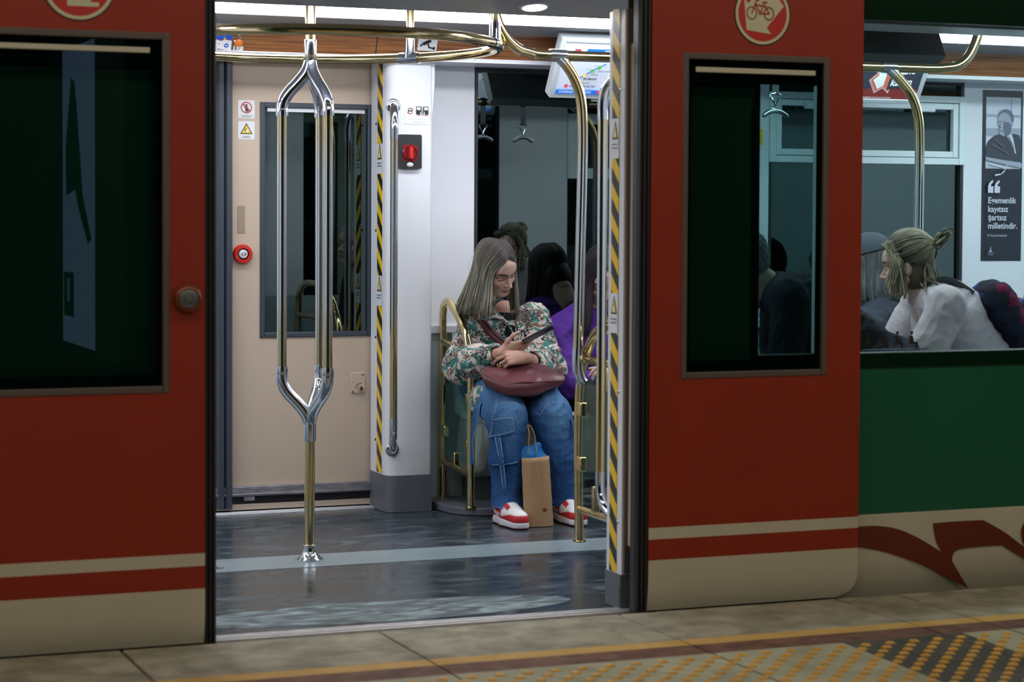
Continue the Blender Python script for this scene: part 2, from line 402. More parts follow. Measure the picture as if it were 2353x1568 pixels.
# the dark far side of the tunnel and the station wall behind the camera
mb = MB(); mb.box((-6, 4.6, -1.5), (14, 4.8, 4.2)); struct(mb.build('wall_tunnel', ['concrete']))
mb = MB(); mb.box((-6, -9.0, -1.2), (14, -8.8, 4.2)); struct(mb.build('wall_station', ['concrete']))

# ---------------------------------------------------------------- car shell
YO, YI = 0.05, 0.12            # near wall, outer and inner face
YF = 2.70                      # far wall, inner face
XJ = 2.893                     # right jamb of the near doorway
XL = 1.505                     # left jamb
ZC = 2.17
X0, X1 = -2.5, 10.0
mb = MB()
mb.box((X0, 0.085, -0.16), (X1, 2.83, 0.0), 0)
f = mb.build('floor', ['car_floor']); struct(f)
mb = MB(); mb.box((X0, 1.262, 0), (X1, 1.535, 0.0015)); struct(mb.build('floor_walkway_strip', ['floor_strip']), 'pale grey strip along the middle of the car floor', 'floor strip')
mb = MB(); mb.prism(arc2(2.16, 0.36, 0.66, 0.17, 0, 350, 35), 'z', 0, 0.001); struct(mb.build('floor_scuffed_patch', ['floor_scuff']), 'pale scuffed and streaked patch of floor by the doorway', 'floor patch')
for nm, a, b, lab in (('trim_1', 0.068, 0.135, 'pale metal threshold strip at the open doorway'), ('trim_2', 2.655, 2.72, 'pale metal threshold strip below the closed door')):
    mb = MB(); x0, x1 = (XL, XJ + 0.02) if a < 1 else (1.45, 2.91)
    mb.box((x0, a, -0.02), (x1, b, 0.004)); mb.box((x0, a + 0.012, 0.004), (x1, a + 0.026, 0.008)); mb.box((x0, b - 0.02, 0.004), (x1, b - 0.008, 0.007))
    struct(mb.build(nm, ['alu'], bevel=0.002), lab, 'threshold')
mb = MB(); mb.box((X0, 0.3, ZC + 0.05), (X1, 2.7, ZC + 0.08)); mb.box((X0, 0.9, ZC), (X1, 1.92, ZC + 0.05)); struct(mb.build('ceiling', ['grey_panel']))
mb = MB(); mb.box((X0, YO, 2.26), (X1, 2.85, 2.5)); mb.box((X0, YO, 2.0), (X1, YO + 0.04, 2.3)); mb.box((X0, 2.83, 1.95), (X1, 2.87, 2.3)); struct(mb.build('ceiling_roof', ['dark_body']))
mb = MB(); mb.box((X0 - 0.1, YO, -0.2), (X0, 2.85, 2.3)); struct(mb.build('wall_left', ['grey_panel']))
mb = MB(); mb.box((X1, YO, -0.2), (X1 + 0.1, 2.85, 2.3)); struct(mb.build('wall_right', ['grey_panel']))

def zat(px, py, Y): return at(px, py, Y=Y).z
# cross-section of the far side from the ceiling down to the window head
zl0, zl1 = zat(1180, 38, 2.00), zat(1180, 56, 2.15)
YW0, YW1 = 2.415, 2.455
zw0, zw1 = zat(1180, 82, YW0), zat(1180, 141, YW1)
zlp = zat(1180, 146, 2.47) - 0.004
def profile(pts, th, x0, x1, mi, name, mats, gap=None):
    mb = MB(); q_ = pts + [(y, z + th) for y, z in pts[::-1]]
    for a, b in ([(x0, x1)] if not gap else [(x0, gap[0]), (gap[1], x1)]): mb.prism(q_, 'x', a, b, mi)
    return mb.build(name, mats)
DOOR_GAP = (1.2, XJ + 0.35)
def mir(pts): return [(2.82 - y, z) for y, z in pts]
for nm, g in (('far', lambda p: p), ('near', mir)):
    lab = ' above the far seats' if nm == 'far' else ' above the near seats'
    o = profile(g([(1.92, ZC), (1.99, zl0 + 0.006)]), 0.02, X0, X1, 0, 'ceiling_panel_edge_' + nm, ['grey_panel']); struct(o)
    o = profile(g([(2.16, zl1 - 0.003), (2.36, zw0 + 0.012), (YW0, zw0)]), 0.03, X0, X1, 0, 'ceiling_cove_' + nm, ['grey_panel']); struct(o)
    o = profile(g([(YW0, zw0), (YW1, zw1)]), 0.03, X0, X1, 0, 'ceiling_wood_panel_' + nm, ['wood_panel'], DOOR_GAP if nm == 'near' else None); struct(o, 'wood-grained sloping panel' + lab, 'ceiling panel')
    o = profile(g([(YW1 - 0.002, zw1 + 0.002), (YW1 - 0.004, zw1 - 0.012), (2.475, zlp - 0.002), (2.705, zlp)]), 0.03, X0, X1, 0, 'ceiling_lip_' + nm, ['white_panel'], DOOR_GAP if nm == 'near' else None); struct(o)
    # the lit strip is a lamp of the car
    mb = MB(); mb.prism(g([(2.00, zl0), (2.15, zl1), (2.15, zl1 + 0.03), (2.00, zl0 + 0.03)]), 'x', X0 + 0.05, X1 - 0.05)
    tag(mb.build('light_strip', ['strip_light']), 'long white light strip in the ceiling' + lab, 'ceiling light')
mb = MB()
for x in (at(1107, 120, Y=2.37).x, at(877, 100, Y=2.37).x, 5.2): mb.prism([(YW0, zw0 - 0.002), (YW1, zw1 - 0.002), (YW1, zw1 + 0.01), (YW0, zw0 + 0.01)], 'x', x - 0.0025, x + 0.0025)
struct(mb.build('trim_wood_joint', ['rubber']))
# header over the near doorway with its downlight
zh = 1.995; yh = at(900, 22, Z=zh).y
YH0, ZH0 = 0.13, 2.13
mb = MB(); mb.prism([(YH0, ZH0), (yh, zh), (yh + 0.004, zh + 0.03), (YH0, ZH0 + 0.03)], 'x', 1.2, XJ + 0.35); struct(mb.build('ceiling_door_header', ['grey_panel']), 'grey header panel over the open doorway', 'ceiling panel')
nh = Vector((0, ZH0 - zh, yh - YH0)).normalized() * -1      # the header's underside leans towards the platform
def on_header(px, py):
    lo, hi = YH0 - .2, yh + .2
    for _ in range(40):
        m = (lo + hi) / 2; q_ = at(px, py, Y=m)
        if q_.z > ZH0 + (m - YH0) / (yh - YH0) * (zh - ZH0): hi = m
        else: lo = m
    return q_
c = on_header(1228, 13); XM = (XL + XJ) / 2
for k, cc in enumerate((c, Vector((2 * XM - c.x, c.y, c.z)))):
    t = thing('downlight', ('round white downlight in the header, right end of the open doorway', 'round downlight in the header, left end of the open doorway')[k], 'ceiling light', tuple(cc), 'doorway downlights')
    MB().lathe([(0.054, -0.002), (0.054, 0.005), (0.046, 0.009), (0.043, 0.008), (0.043, 0.0)], cc, nh).build('bezel', ['alu'], t)
    MB().lathe([(0.043, 0.002), (0.042, 0.009), (0.02, 0.011), (0.002, 0.0112)], cc, nh).build('lens', ['downlight_glow'], t)
    d = bpy.data.lights.new('downlight_lamp', 'AREA'); d.shape = 'DISK'; d.size = 0.08; d.energy = 3; d.color = (0.95, 0.97, 1.0); lo_ = bpy.data.objects.new('downlight_lamp', d); COL.objects.link(lo_); lo_.location = cc + nh * 0.016; lo_.rotation_euler = nh.to_track_quat('-Z', 'Y').to_euler()

# far wall: white panels, windows A and B, pillars
xA0, xA1 = at(1090, 500, Y=YF).x, 4.50
xB0, xB1 = at(1766, 500, Y=YF).x, at(2215, 300, Y=YF).x
zs0, zs1 = at(1095, 765, Y=YF).z, at(1095, 745, Y=YF).z
zt = zat(1095, 153, 2.70)
xd = 3.04                        # far doorway right side
mb = MB()
for a, b in ((xd, xA0), (xA1, xB0), (xB1, X1)): mb.box((a, YF, 0.05), (b, 2.83, 2.2), 0)
for a, b in ((xA0, xA1), (xB0, xB1)): mb.box((a, YF, 0.05), (b, 2.83, zs1), 1); mb.box((a, YF, zt), (b, 2.83, 2.2), 0)
mb.box((X0, YF, 0.0), (1.37, 2.83, 2.2), 0)
struct(mb.build('wall_back', ['white_panel', 'pale_wall'], bevel=0.004))
mb = MB(); mb.box((xd + 0.02, YF - 0.012, 0.03), (X1, YF + 0.01, zs0), 0); struct(mb.build('wall_back_lower', ['pale_wall']))
mb = MB(); mb.box((xd + 0.05, YF - 0.03, zs0), (xB1 + 0.05, YF + 0.004, zs1)); struct(mb.build('trim_window_sill', ['white_panel'], bevel=0.006), 'pale window sill rail along the far wall', 'sill')
def window(name, x0, x1, z0, z1, y, yd, hopper=None, label=''):
    """fixed pane in a dark gasket; hopper = height where the opening top light starts"""
    s = 1 if yd > 0 else -1
    mb = MB().frame(x0, x1, z0, z1, 0.016, y + s * 0.002, y + s * 0.05)
    o = struct(mb.build(name, ['rubber']), label, 'window')
    MB().box((x0 + 0.005, y + s * 0.026, z0 + 0.005), (x1 - 0.005, y + s * 0.032, z1 - 0.005)).build('glass', ['pane_dark'], o)
    if hopper:
        h1 = z1 - 0.07; f = 0.032; yy0, yy1 = y - s * 0.012, y + s * 0.024
        MB().frame(x0, x1, hopper, h1, f, yy0, yy1).build('hopper_frame', ['white_frame'], o, bevel=0.003)
        q0, q1, q2, q3 = x0 + f + 0.003, x1 - f - 0.003, hopper + f + 0.003, h1 - f - 0.003
        MB().frame(q0, q1, q2, q3, 0.03, yy0 + s * 0.006, yy1).build('hopper_sash', ['white_frame'], o, bevel=0.004)
        for xx in (x0 + 0.24, x1 - 0.24):
            MB().box((xx - 0.06, yy0 - s * 0.016, q3 - 0.045), (xx + 0.06, yy0 + s * 0.01, q3 - 0.008)).build('latch', ['white_frame'], o, bevel=0.006)
    return o
window('window_1', xA0, xA1, zs1, zt, YF, 1, None, 'large dark window behind the woman in the patterned jacket')
window('window_2', xB0, xB1, zs1, zt, YF, 1, zat(2100, 378, YF), 'dark far window with a white framed hopper, beside the poster')

# far doorway: pillar to the right with hazard-striped jamb, two closed leaves
YPF = 2.49
xp0, xp1 = 2.888, at(993, 700, Y=YPF).x
def pillar(name, x0, x1, ya, yb, jamb, lab, zb=0.16):
    """a white pillar from wall (yb) to its inner face (ya) with a rounded edge and a grey kick plate"""
    r = 0.045; s = 1 if yb > ya else -1
    pts = [(x0, yb), (x0, ya + s * r)] + [(x0 + r - r * math.cos(math.radians(a)), ya + s * r - s * r * math.sin(math.radians(a))) for a in range(15, 90, 15)] + [(x0 + r, ya)]
    pts += [(x1 - 0.012, ya), (x1, ya + s * 0.012), (x1, yb)]
    o = struct(MB().prism(pts, 'z', zb, zlp + 0.01).build(name, ['white_panel'], angle=50), lab, 'pillar')
    k = [(x0 - 0.004, yb), (x0 - 0.004, ya + s * r)] + [(x0 + r - (r + .004) * math.cos(math.radians(a)), ya + s * r - s * (r + .004) * math.sin(math.radians(a))) for a in range(15, 90, 15)] + [(x0 + r, ya - s * 0.004), (x1, ya - s * 0.004), (x1 + 0.004, yb)]
    MB().prism(k, 'z', 0.002, zb).build('kick_plate', ['kick_grey'], o, angle=50)
    return o
pf = pillar('trim_far_pillar', xp0, xp1, YPF, 2.72, 1, 'white pillar with a grey kick plate beside the closed door')
z1110 = zat(930, 1112, YPF)
# flare of the pillar towards the ceiling
mb = MB(); mb.prism([(xp1 - 0.005, 1.70), (xp1 + 0.0, 1.70), (xp1 + 0.012, 1.85), (xp1 + 0.012, zlp + 0.01), (xp1 - 0.005, zlp + 0.01)], 'y', YPF + 0.012, 2.70); mb.build('flare', ['white_panel'], pf)
def hazard_strip(name, x, ya, yb, z0, z1, labels, lab, sx=-1):
    mb = MB(); segs = sorted(labels); zz = z0
    o = thing(name, lab, 'warning strip', (x, (ya + yb) / 2, z0))
    for zl in segs + [z1 + 0.065]:
        mb.box((x, ya, zz), (x + sx * 0.0015, yb, zl - 0.065)); zz = zl + 0.065
    mb.build('stripes', ['hazard'], o)
    for zl in segs:
        fl = Flat((x + sx * 0.0008, yb if sx < 0 else ya, zl - 0.065), (0, -1 if sx < 0 else 1, 0), (0, 0, 1)); W_ = abs(yb - ya)
        fl.rect(0, 0, W_, 0.13, 0)
        fl.poly([(W_ * 0.06, 0.062), (W_ * 0.94, 0.062), (W_ * 0.5, 0.062 + W_ * 1.15)], 1); fl.poly([(W_ * 0.2, 0.067), (W_ * 0.8, 0.067), (W_ * 0.5, 0.062 + W_ * 0.92)], 2)
        fl.rect(W_ * 0.38, 0.071, W_ * 0.62, 0.086, 0)
        for i in range(2): fl.rect(W_ * 0.1, 0.044 - i * 0.012, W_ * 0.9, 0.048 - i * 0.012, 3)
        fl.build('pictogram', ['sign_white', 'ink', 'sign_yellow', 'gunmetal'], o)
    return o
hazard_strip('warning_strip', xp0 - 0.0005, 2.565, 2.63, 0.165, 1.955, [zat(877, 365, 2.6), zat(877, 668, 2.6)], 'yellow and black striped warning strip beside the closed far door')
mb = MB()
for py in (285, 530, 775, 1010): mb.ell((xp0 - 0.001, 2.65, zat(872, py, 2.65)), (0.004, 0.006, 0.006))
struct(mb.build('trim_jamb_screws', ['black']))
# mirrored pillar on the left of the far doorway
struct(MB().box((1.22, 2.5, 0.002), (1.40, 2.74, zlp + 0.01)).build('trim_far_pillar_left', ['white_panel'], bevel=0.03), 'white pillar left of the closed far door', 'pillar')

def far_leaf(name, x0, x1, lab, full):
    """beige inner side of a closed leaf with its window"""
    y = 2.735; wx0, wx1 = at(597, 500, Y=y).x - (0 if full else 0.80), at(856, 500, Y=y).x - (0 if full else 0.80)
    wz1, wz0 = zat(700, 237, y), zat(700, 775, y); mb = MB()
    for a, b in (((x0, 0.02), (wx0, zlp + 0.01)), ((wx1, 0.02), (x1, zlp + 0.01)), ((wx0, 0.02), (wx1, wz0)), ((wx0, wz1), (wx1, zlp + 0.01))): mb.box((a[0], y, a[1]), (b[0], y + 0.03, b[1]))
    o = struct(mb.build(name, ['beige_door']), lab, 'door')
    mb = MB().frame(wx0, wx1, wz0, wz1, 0.022, y - 0.006, y + 0.025)
    mb.build('window_gasket', ['blue_rubber'], o, bevel=0.003)
    MB().box((wx0 + 0.01, y + 0.012, wz0 + 0.01), (wx1 - 0.01, y + 0.018, wz1 - 0.01)).build('window_glass', ['pane_dark'], o)
    MB().box((wx0 + 0.035, y + 0.006, zat(700, 258, y)), (wx1 - 0.035, y + 0.0115, zat(700, 249, y))).build('top_bar', ['sign_white'], o)
    return o, y
d3, yd = far_leaf('door_3', at(531, 700, Y=2.735).x, 2.95, 'closed beige door leaf with a dark window', True)
xs0 = at(531, 700, Y=2.735).x
d4, _ = far_leaf('door_4', 1.40, xs0 - 0.075, 'closed beige door leaf behind the left leaf', False)
mb = MB()
for a, b in ((xs0 - 0.068, xs0 - 0.037), (xs0 - 0.034, xs0 - 0.003)): mb.prism([(a, 2.70), (a + 0.006, 2.69), (b - 0.006, 2.69), (b, 2.70), (b, 2.76), (a, 2.76)], 'z', 0.02, zlp + 0.01)
struct(mb.build('trim_door_seal', ['blue_rubber']), 'dark blue rubber seal where the closed leaves meet', 'door seal')
# parts of the visible far leaf: recessed pull, red button, key box, guide rail, latch block
p0, p1 = at(545, 537, Y=yd), at(563, 473, Y=yd)
mb = MB(); mb.box((p0.x, yd - 0.0015, p0.z), (p1.x, yd + 0.002, p1.z)); mb.build('recessed_pull', ['dark_slot'], d3, bevel=0.004)
c = at(558, 584, Y=yd - 0.01)
t = thing('door_button', 'round red door opening button with a white centre on the beige door', 'button', tuple(c))
MB().lathe([(0.042, 0.012), (0.042, -0.004), (0.038, -0.012), (0.025, -0.013), (0.024, 0.0)], c, (0, 1, 0)).build('rim', ['red_plastic'], t)
MB().lathe([(0.024, 0.01), (0.024, -0.006), (0.021, -0.010), (0.021, 0.0)], c, (0, 1, 0)).build('ring', ['blue_rubber'], t)
MB().lathe([(0.019, 0.01), (0.019, -0.010), (0.016, -0.014), (0.003, -0.015)], c, (0, 1, 0)).build('push_cap', ['sign_white'], t)
fl = Flat(c + Vector((0, -0.0152, 0)), (1, 0, 0), (0, 0, 1)); fl.line([(-0.003, -0.007), (-0.010, 0), (-0.003, 0.007)], 0.0028, 0); fl.line([(0.003, -0.007), (0.010, 0), (0.003, 0.007)], 0.0028, 0); fl.rect(-0.0018, -0.003, 0.0018, 0.003, 1); fl.build('arrow_mark', ['ink', 'sign_yellow'], t)
for a in (90, 210, 330): MB().lathe([(0.0035, 0), (0.003, -0.002), (0.0005, -0.0025)], c + Vector((0.032 * math.cos(math.radians(a)), -0.0115, 0.032 * math.sin(math.radians(a)))), (0, 1, 0), n=10).build('screw', ['chrome'], t)
a, b = at(806, 905, Y=yd), at(839, 856, Y=yd)
t = thing('key_switch_box', 'small beige key switch plate low on the beige door', 'switch', tuple((a + b) / 2))
MB().box((a.x, yd - 0.006, a.z), (b.x, yd + 0.003, b.z)).build('plate', ['beige_door'], t, bevel=0.003)
c = at(829, 894, Y=yd - 0.01); MB().lathe([(0.014, 0.008), (0.014, -0.004), (0.011, -0.010), (0.002, -0.010)], c, (0, 1, 0)).build('lock', ['chrome'], t); MB().lathe([(0.007, 0), (0.006, -0.0115), (0.001, -0.0118)], c, (0, 1, 0)).build('keyhole', ['black'], t)
fl = Flat(Vector((c.x, yd - 0.007, c.z)), (1, 0, 0), (0, 0, 1)); fl.line(arc2(0, 0, 0.024, 0.024, 80, 175, 8), 0.003, 0); fl.build('arc_mark', ['sign_red'], t)
for px, py in ((834, 861), (811, 901)): MB().lathe([(0.005, 0.0), (0.004, -0.0025), (0.0005, -0.003)], at(px, py, Y=yd - 0.006), (0, 1, 0), n=10).build('screw', ['gunmetal'], t)
z0, z1, z2, z3 = zat(700, 1113, 2.70), zat(700, 1135, 2.70), zat(700, 1152, 2.72), zat(700, 1172, 2.72)
mb = MB(); mb.box((2.17, 2.70, z1), (2.905, 2.745, z0)); mb.box((2.19, 2.696, z1 + 0.004), (2.88, 2.70, z1 + 0.012))
t = struct(mb.build('trim_door_guide', ['alu_dirty'], bevel=0.004), 'dirty metal guide rail along the foot of the closed door', 'rail')
MB().box((2.22, 2.72, z2), (2.90, 2.74, z1)).build('recess', ['black'], t); MB().box((2.20, 2.715, 0.012), (2.90, 2.76, z2)).build('toe_board', ['beige_door'], t)
c = at(860, 1128, Y=2.69); MB().tube([c + Vector((0, 0, 0.01)), c + Vector((0, 0, -0.02)), c + Vector((0.04, 0.0, -0.024))], 0.009).build('roller_arm', ['alu_dirty'], t)
fl = Flat(at(560, 1152, Y=2.718), (1, 0, 0), (0, 0, 1)); fl.rect(0, 0, 0.05, 0.02, 0); fl.rect(0.004, 0.003, 0.046, 0.017, 1); fl.text('Ø75', 0.01, 0.005, 0.012, 0); fl.build('stamped_plate', ['gunmetal', 'alu'], t)
a = at(857, 192, Y=2.71); MB().box((a.x, 2.705, a.z), (a.x + 0.03, 2.74, a.z + 0.045)).build('latch_block', ['black'], d3, bevel=0.004)

# near doorway: right jamb
YPN = 0.262
xq0, xq1 = XJ, 3.09
pn = pillar('trim_near_pillar', xq0, xq1, YPN, at(1432, 700, X=XJ).y, -1, 'white pillar with a grey kick plate at the right of the open doorway', zb=0.115)
MB().box((xq0 - 0.006, 0.118, 0.002), (xq0 + 0.02, 0.15, 0.075)).build('kick_step', ['kick_grey'], pn)
hazard_strip('warning_strip', xq0 - 0.0005, at(1421, 700, X=xq0).y, at(1405, 700, X=xq0).y, 0.118, 1.955, [zat(1412, 320, 0.23), zat(1410, 718, 0.23)], 'yellow and black striped warning strip on the right jamb of the open doorway')
mb = MB()
for py in (205, 900, 1200): mb.ell((xq0 - 0.001, at(1424, 700, X=xq0).y, zat(1424, py, at(1424, 700, X=xq0).y)), (0.004, 0.006, 0.006))
struct(mb.build('trim_near_jamb_screws', ['chrome']))
mb = MB(); mb.box((xq0 + 0.006, at(1435, 700, X=XJ).y, 0.12), (xq0 + 0.05, at(1432, 700, X=XJ).y, 2.0)); struct(mb.build('trim_jamb_edge', ['rubber_grey']))
mb = MB(); mb.box((XJ + 0.017, at(1464, 700, X=XJ + .017).y, zat(1450, 1258, .08)), (XJ + 0.06, at(1437, 700, X=XJ + .017).y, zat(1450, 98, .08))); struct(mb.build('trim_jamb_post', ['beige_door'], bevel=0.004), 'narrow beige post between the striped jamb and the black door seal', 'door post')
mb = MB(); mb.box((XJ + 0.03, 0.05, -0.02), (XJ + 0.10, 0.15, 2.25)); struct(mb.build('trim_jamb_dark', ['dark_body']))
# near wall outside: green body right of the doorway (behind the right leaf and beyond it), dark body at the left
xw0, xw1 = at(1745, 400, Y=YO).x, 4.52
zw_lo, zw_hi = zat(1990, 812, YO), zat(1990, 45, YO)
zgr = zat(1990, 1183, YO)
def body_wall(name, x0, x1, holes, lab):
    """outer skin by rows; the skirt below the floor line curves inwards"""
    zs = sorted({2.25, zgr, *[v for h in holes for v in (h[2], h[3])]} | {zgr - 0.1, 0.14, 0.115, 0.09, 0.065, 0.04, 0.0, -0.04, -0.09, -0.18}); xs_ = sorted({x0, x1, *[v for h in holes for v in (h[0], h[1])]})
    def yo(z): return YO + (1.1 * (0.14 - z) ** 2 if z < 0.14 else 0)
    mb = MB()
    for za, zb in zip(zs, zs[1:]):
        for xa, xb in zip(xs_, xs_[1:]):
            if any(h[0] <= xa and xb <= h[1] and h[2] <= za and zb <= h[3] for h in holes): continue
            m = 0 if za >= zgr - 1e-4 else 1
            mb.add([(xa, yo(za), za), (xb, yo(za), za), (xb, yo(zb), zb), (xa, yo(zb), zb)], [(0, 1, 2, 3)], m)
            if za >= 0: mb.add([(xa, YI, za), (xb, YI, za), (xb, YI, zb), (xa, YI, zb)], [(0, 1, 2, 3)], 2 if za > 0.7 else 3)
    for h in holes:
        for p_, q_ in (((h[0], h[2]), (h[0], h[3])), ((h[1], h[2]), (h[1], h[3])), ((h[0], h[2]), (h[1], h[2])), ((h[0], h[3]), (h[1], h[3]))):
            mb.add([(p_[0], YO, p_[1]), (q_[0], YO, q_[1]), (q_[0], YI, q_[1]), (p_[0], YI, p_[1])], [(0, 1, 2, 3)], 4)
    return struct(mb.build(name, ['green_paint', 'cream_paint', 'white_panel', 'pale_wall', 'rubber'], angle=50, weld=True), lab, 'wall')
W3 = (xw0, xw1, zw_lo, zw_hi); W4 = (4.95, 6.15, zw_lo, zw_hi)
wf = body_wall('wall_front_right', XJ + 0.05, X1, [W3, W4], 'green car body with a cream skirt, right of the open doorway')
body_wall('wall_front_left', X0, XL - 0.06, [(-1.6, -0.2, zw_lo, zw_hi)], 'car body left of the open doorway')
mb = MB(); mb.box((XL - 0.09, YO, -0.02), (XL - 0.03, 0.15, 2.25)); mb.box((XL - 0.2, 0.13, 0.002), (XL - 0.03, YPN, 2.0)); struct(mb.build('trim_left_jamb', ['dark_body']))
# near window right of the leaf: black band around the pane
def near_window(name, h, hop, lab):
    b = 0.052; mb = MB()
    for q, r in (((h[0] - 0.03, h[2] - b), (h[1] + 0.03, h[2])), ((h[0] - 0.03, h[3]), (h[1] + 0.03, h[3] + 0.10)), ((h[0] - 0.03, h[2]), (h[0], h[3])), ((h[1], h[2]), (h[1] + 0.03, h[3]))):
        mb.box((q[0], YO - 0.004, q[1]), (r[0], YO + 0.01, r[1]))
    o = struct(mb.build(name, ['frit'], bevel=0.002), lab, 'window')
    MB().box((h[0] - 0.005, YO + 0.008, h[2] - 0.005), (h[1] + 0.005, YO + 0.014, h[3] + 0.005)).build('glass', ['pane_body'], o)
    if hop:
        mb = MB().frame(h[0], h[1], 1.50, 1.88, 0.06, YO + 0.04, YI + 0.01)
        mb.build('hopper_frame', ['white_frame'], o)
    return o
nw = near_window('window_3', W3, False, 'large train window right of the right red door leaf')
near_window('window_4', W4, True, 'train window with a hopper further along the near side')
near_window('window_5', (-1.6, -0.2, zw_lo, zw_hi), False, 'train window far left on the near side')
MB().box((at(1876, 500, Y=YI).x - 0.008, YI - 0.012, zw_lo), (at(1876, 500, Y=YI).x + 0.010, YI + 0.012, zw_hi)).build('mullion', ['white_frame'], nw)
# near side inside: lower wall cladding
mb = MB(); mb.box((3.1, YI, 0.03), (X1, YI + 0.012, zw_lo - 0.05)); struct(mb.build('wall_front_lower', ['pale_wall']))
# swoosh of red letters along the cream skirt
def swoosh():
    P = lambda px, py: (at(px, py, Y=YO).x - 3.6, at(px, py, Y=YO).z)
    def crv(pts, n=8): return [(q.x, q.y) for q in smooth_path([(a, b, 0) for a, b in pts], n)]
    c8 = lambda x, y: P(1400 + x / 2.469, 1130 + y / 2.469)
    top = crv([c8(1405, 200), c8(1520, 195), c8(1640, 215), c8(1760, 268), c8(1885, 345)])
    a2 = crv([c8(1885, 345), c8(1850, 275), c8(1834, 180)])
    t2 = crv([c8(1834, 180), c8(1980, 168), c8(2120, 162)]); t3 = crv([c8(2120, 162), c8(2240, 230), c8(2345, 310)])
    b3 = crv([c8(2360, 385), c8(2290, 345), c8(2225, 305)]); b2 = crv([c8(2225, 305), c8(2100, 312), c8(1985, 325)])
    r2 = crv([c8(1985, 325), c8(1955, 345), c8(1942, 385), c8(1960, 425), c8(2036, 552)])
    lo = crv([c8(2036, 552), c8(1900, 478), c8(1760, 410), c8(1560, 342), c8(1405, 313)])
    fl = Flat((3.6, YO, 0), (1, 0, 0), (0, 0, 1), lift=0.0015)
    x0 = at(1955, 1250, Y=YO).x - 3.6
    outline = [(x0, top[0][1] - .0)] + top[:-1] + a2[:-1] + t2[:-1] + t3 + [(t3[-1][0] + 0.06, t3[-1][1] - 0.05)] + b3[:-1] + b2[:-1] + r2[:-1] + lo + [(x0, lo[-1][1])]
    fl.poly(outline, 0)
    e = crv([c8(2353, 170), c8(2335, 215), c8(2338, 270), c8(2360, 320)])
    fl.poly(e + [(e[-1][0] + 0.10, e[-1][1]), (e[0][0] + 0.10, e[0][1])], 0)
    return fl.build('swoosh_marking', ['swoosh_red'], wf)
swoosh()

# ---------------------------------------------------------------- open outer door leaves
def leaf(name, x0, x1, wx0, wx1, wz0, wz1, lab, round_right, bar, zst):
    zt_, zb_ = 2.32, 0.012
    def yo(z): return 0.9 * (0.13 - z) ** 2 if z < 0.13 else 0.0
    zs = sorted({zt_, wz0, wz1, *zst, 0.13, 0.10, 0.075, 0.05, 0.03, zb_}); mb = MB()
    def xr(z):
        if round_right and z < zb_ + 0.075:
            d = zb_ + 0.075 - z; return x1 - (0.075 - math.sqrt(max(0, 0.075 ** 2 - d ** 2)))
        return x1
    for za, zb in zip(zs, zs[1:]):
        cols = [x0, wx0, wx1, None]
        for xa, xb in zip(cols, cols[1:]):
            if xa == wx0 and za >= wz0 - 1e-5 and zb <= wz1 + 1e-5: continue
            zm = (za + zb) / 2; m = 0 if zm > zst[0] else (1 if zm > zst[1] else (0 if zm > zst[2] else 1))
            xb0, xb1 = (xr(za), xr(zb)) if xb is None else (xb, xb)
            mb.add([(xa, yo(za), za), (xb0, yo(za), za), (xb1, yo(zb), zb), (xa, yo(zb), zb)], [(0, 1, 2, 3)], m)
            mb.add([(xa, yo(za) + 0.035, za), (xb0, yo(za) + 0.035, za), (xb1, yo(zb) + 0.035, zb), (xa, yo(zb) + 0.035, zb)], [(0, 1, 2, 3)], 2)
        mb.add([(x0, yo(za), za), (x0, yo(za) + 0.035, za), (x0, yo(zb) + 0.035, zb), (x0, yo(zb), zb)], [(0, 1, 2, 3)], 0)
        mb.add([(xr(za), yo(za), za), (xr(za), yo(za) + 0.035, za), (xr(zb), yo(zb) + 0.035, zb), (xr(zb), yo(zb), zb)], [(0, 1, 2, 3)], 0 if (za + zb) / 2 > 0.2 else 1)
    o = struct(mb.build(name, ['red_paint', 'cream_paint', 'beige_door'], angle=50, weld=True), lab, 'door')
    g = 0.016; mb = MB()
    for a, b in (((wx0 - g * .3, wz0 - g * .3), (wx0 + g, wz1 + g * .3)), ((wx1 - g, wz0 - g * .3), (wx1 + g * .3, wz1 + g * .3)), ((wx0 + g, wz0 - g * .3), (wx1 - g, wz0 + g)), ((wx0 + g, wz1 - g), (wx1 - g, wz1 + g * .3))):
        mb.box((a[0], -0.003, a[1]), (b[0], 0.02, b[1]))
    mb.build('window_gasket', ['rubber_grey'], o, bevel=0.003)
    MB().box((wx0 + g * .5, 0.006, wz0 + g * .5), (wx1 - g * .5, 0.012, wz1 - g * .5)).build('window_glass', ['pane_leaf'], o)
    # dark printed border of the pane
    mb = MB(); c0, c1, e0, e1 = wx0 + 0.03, wx1 - 0.035, wz0 + 0.05, wz1 - 0.09
    for a, b in (((wx0 + g, wz0 + g), (c0, wz1 - g)), ((c1, wz0 + g), (wx1 - g, wz1 - g)), ((c0, wz0 + g), (c1, e0)), ((c0, e1), (c1, wz1 - g))):
        mb.box((a[0], 0.0125, a[1]), (b[0], 0.0135, b[1]))
    mb.build('window_border', ['frit'], o)
    MB().box((bar[0], 0.001, bar[2]), (bar[1], 0.0065, bar[3])).build('top_bar', ['cream_paint'], o, bevel=0.002)
    return o
zst = [zat(480, 1271, 0), zat(480, 1300, 0), zat(480, 1352, 0)]
wz1, wz0 = zat(1570, 123, 0), zat(1570, 868, 0)
xl1 = at(471, 760, Y=0).x; xr0, xr1 = at(1494, 760, Y=0).x, at(1977, 760, Y=0).x
d2 = leaf('door_2', xr0, xr1, at(1570, 500, Y=0).x, at(1900, 500, Y=0).x, wz0, wz1, 'open red door leaf right of the doorway, with a narrow dark window', True,
     (at(1600, 160, Y=0).x, at(1875, 168, Y=0).x, zat(1740, 170, 0), zat(1740, 158, 0)), zst)
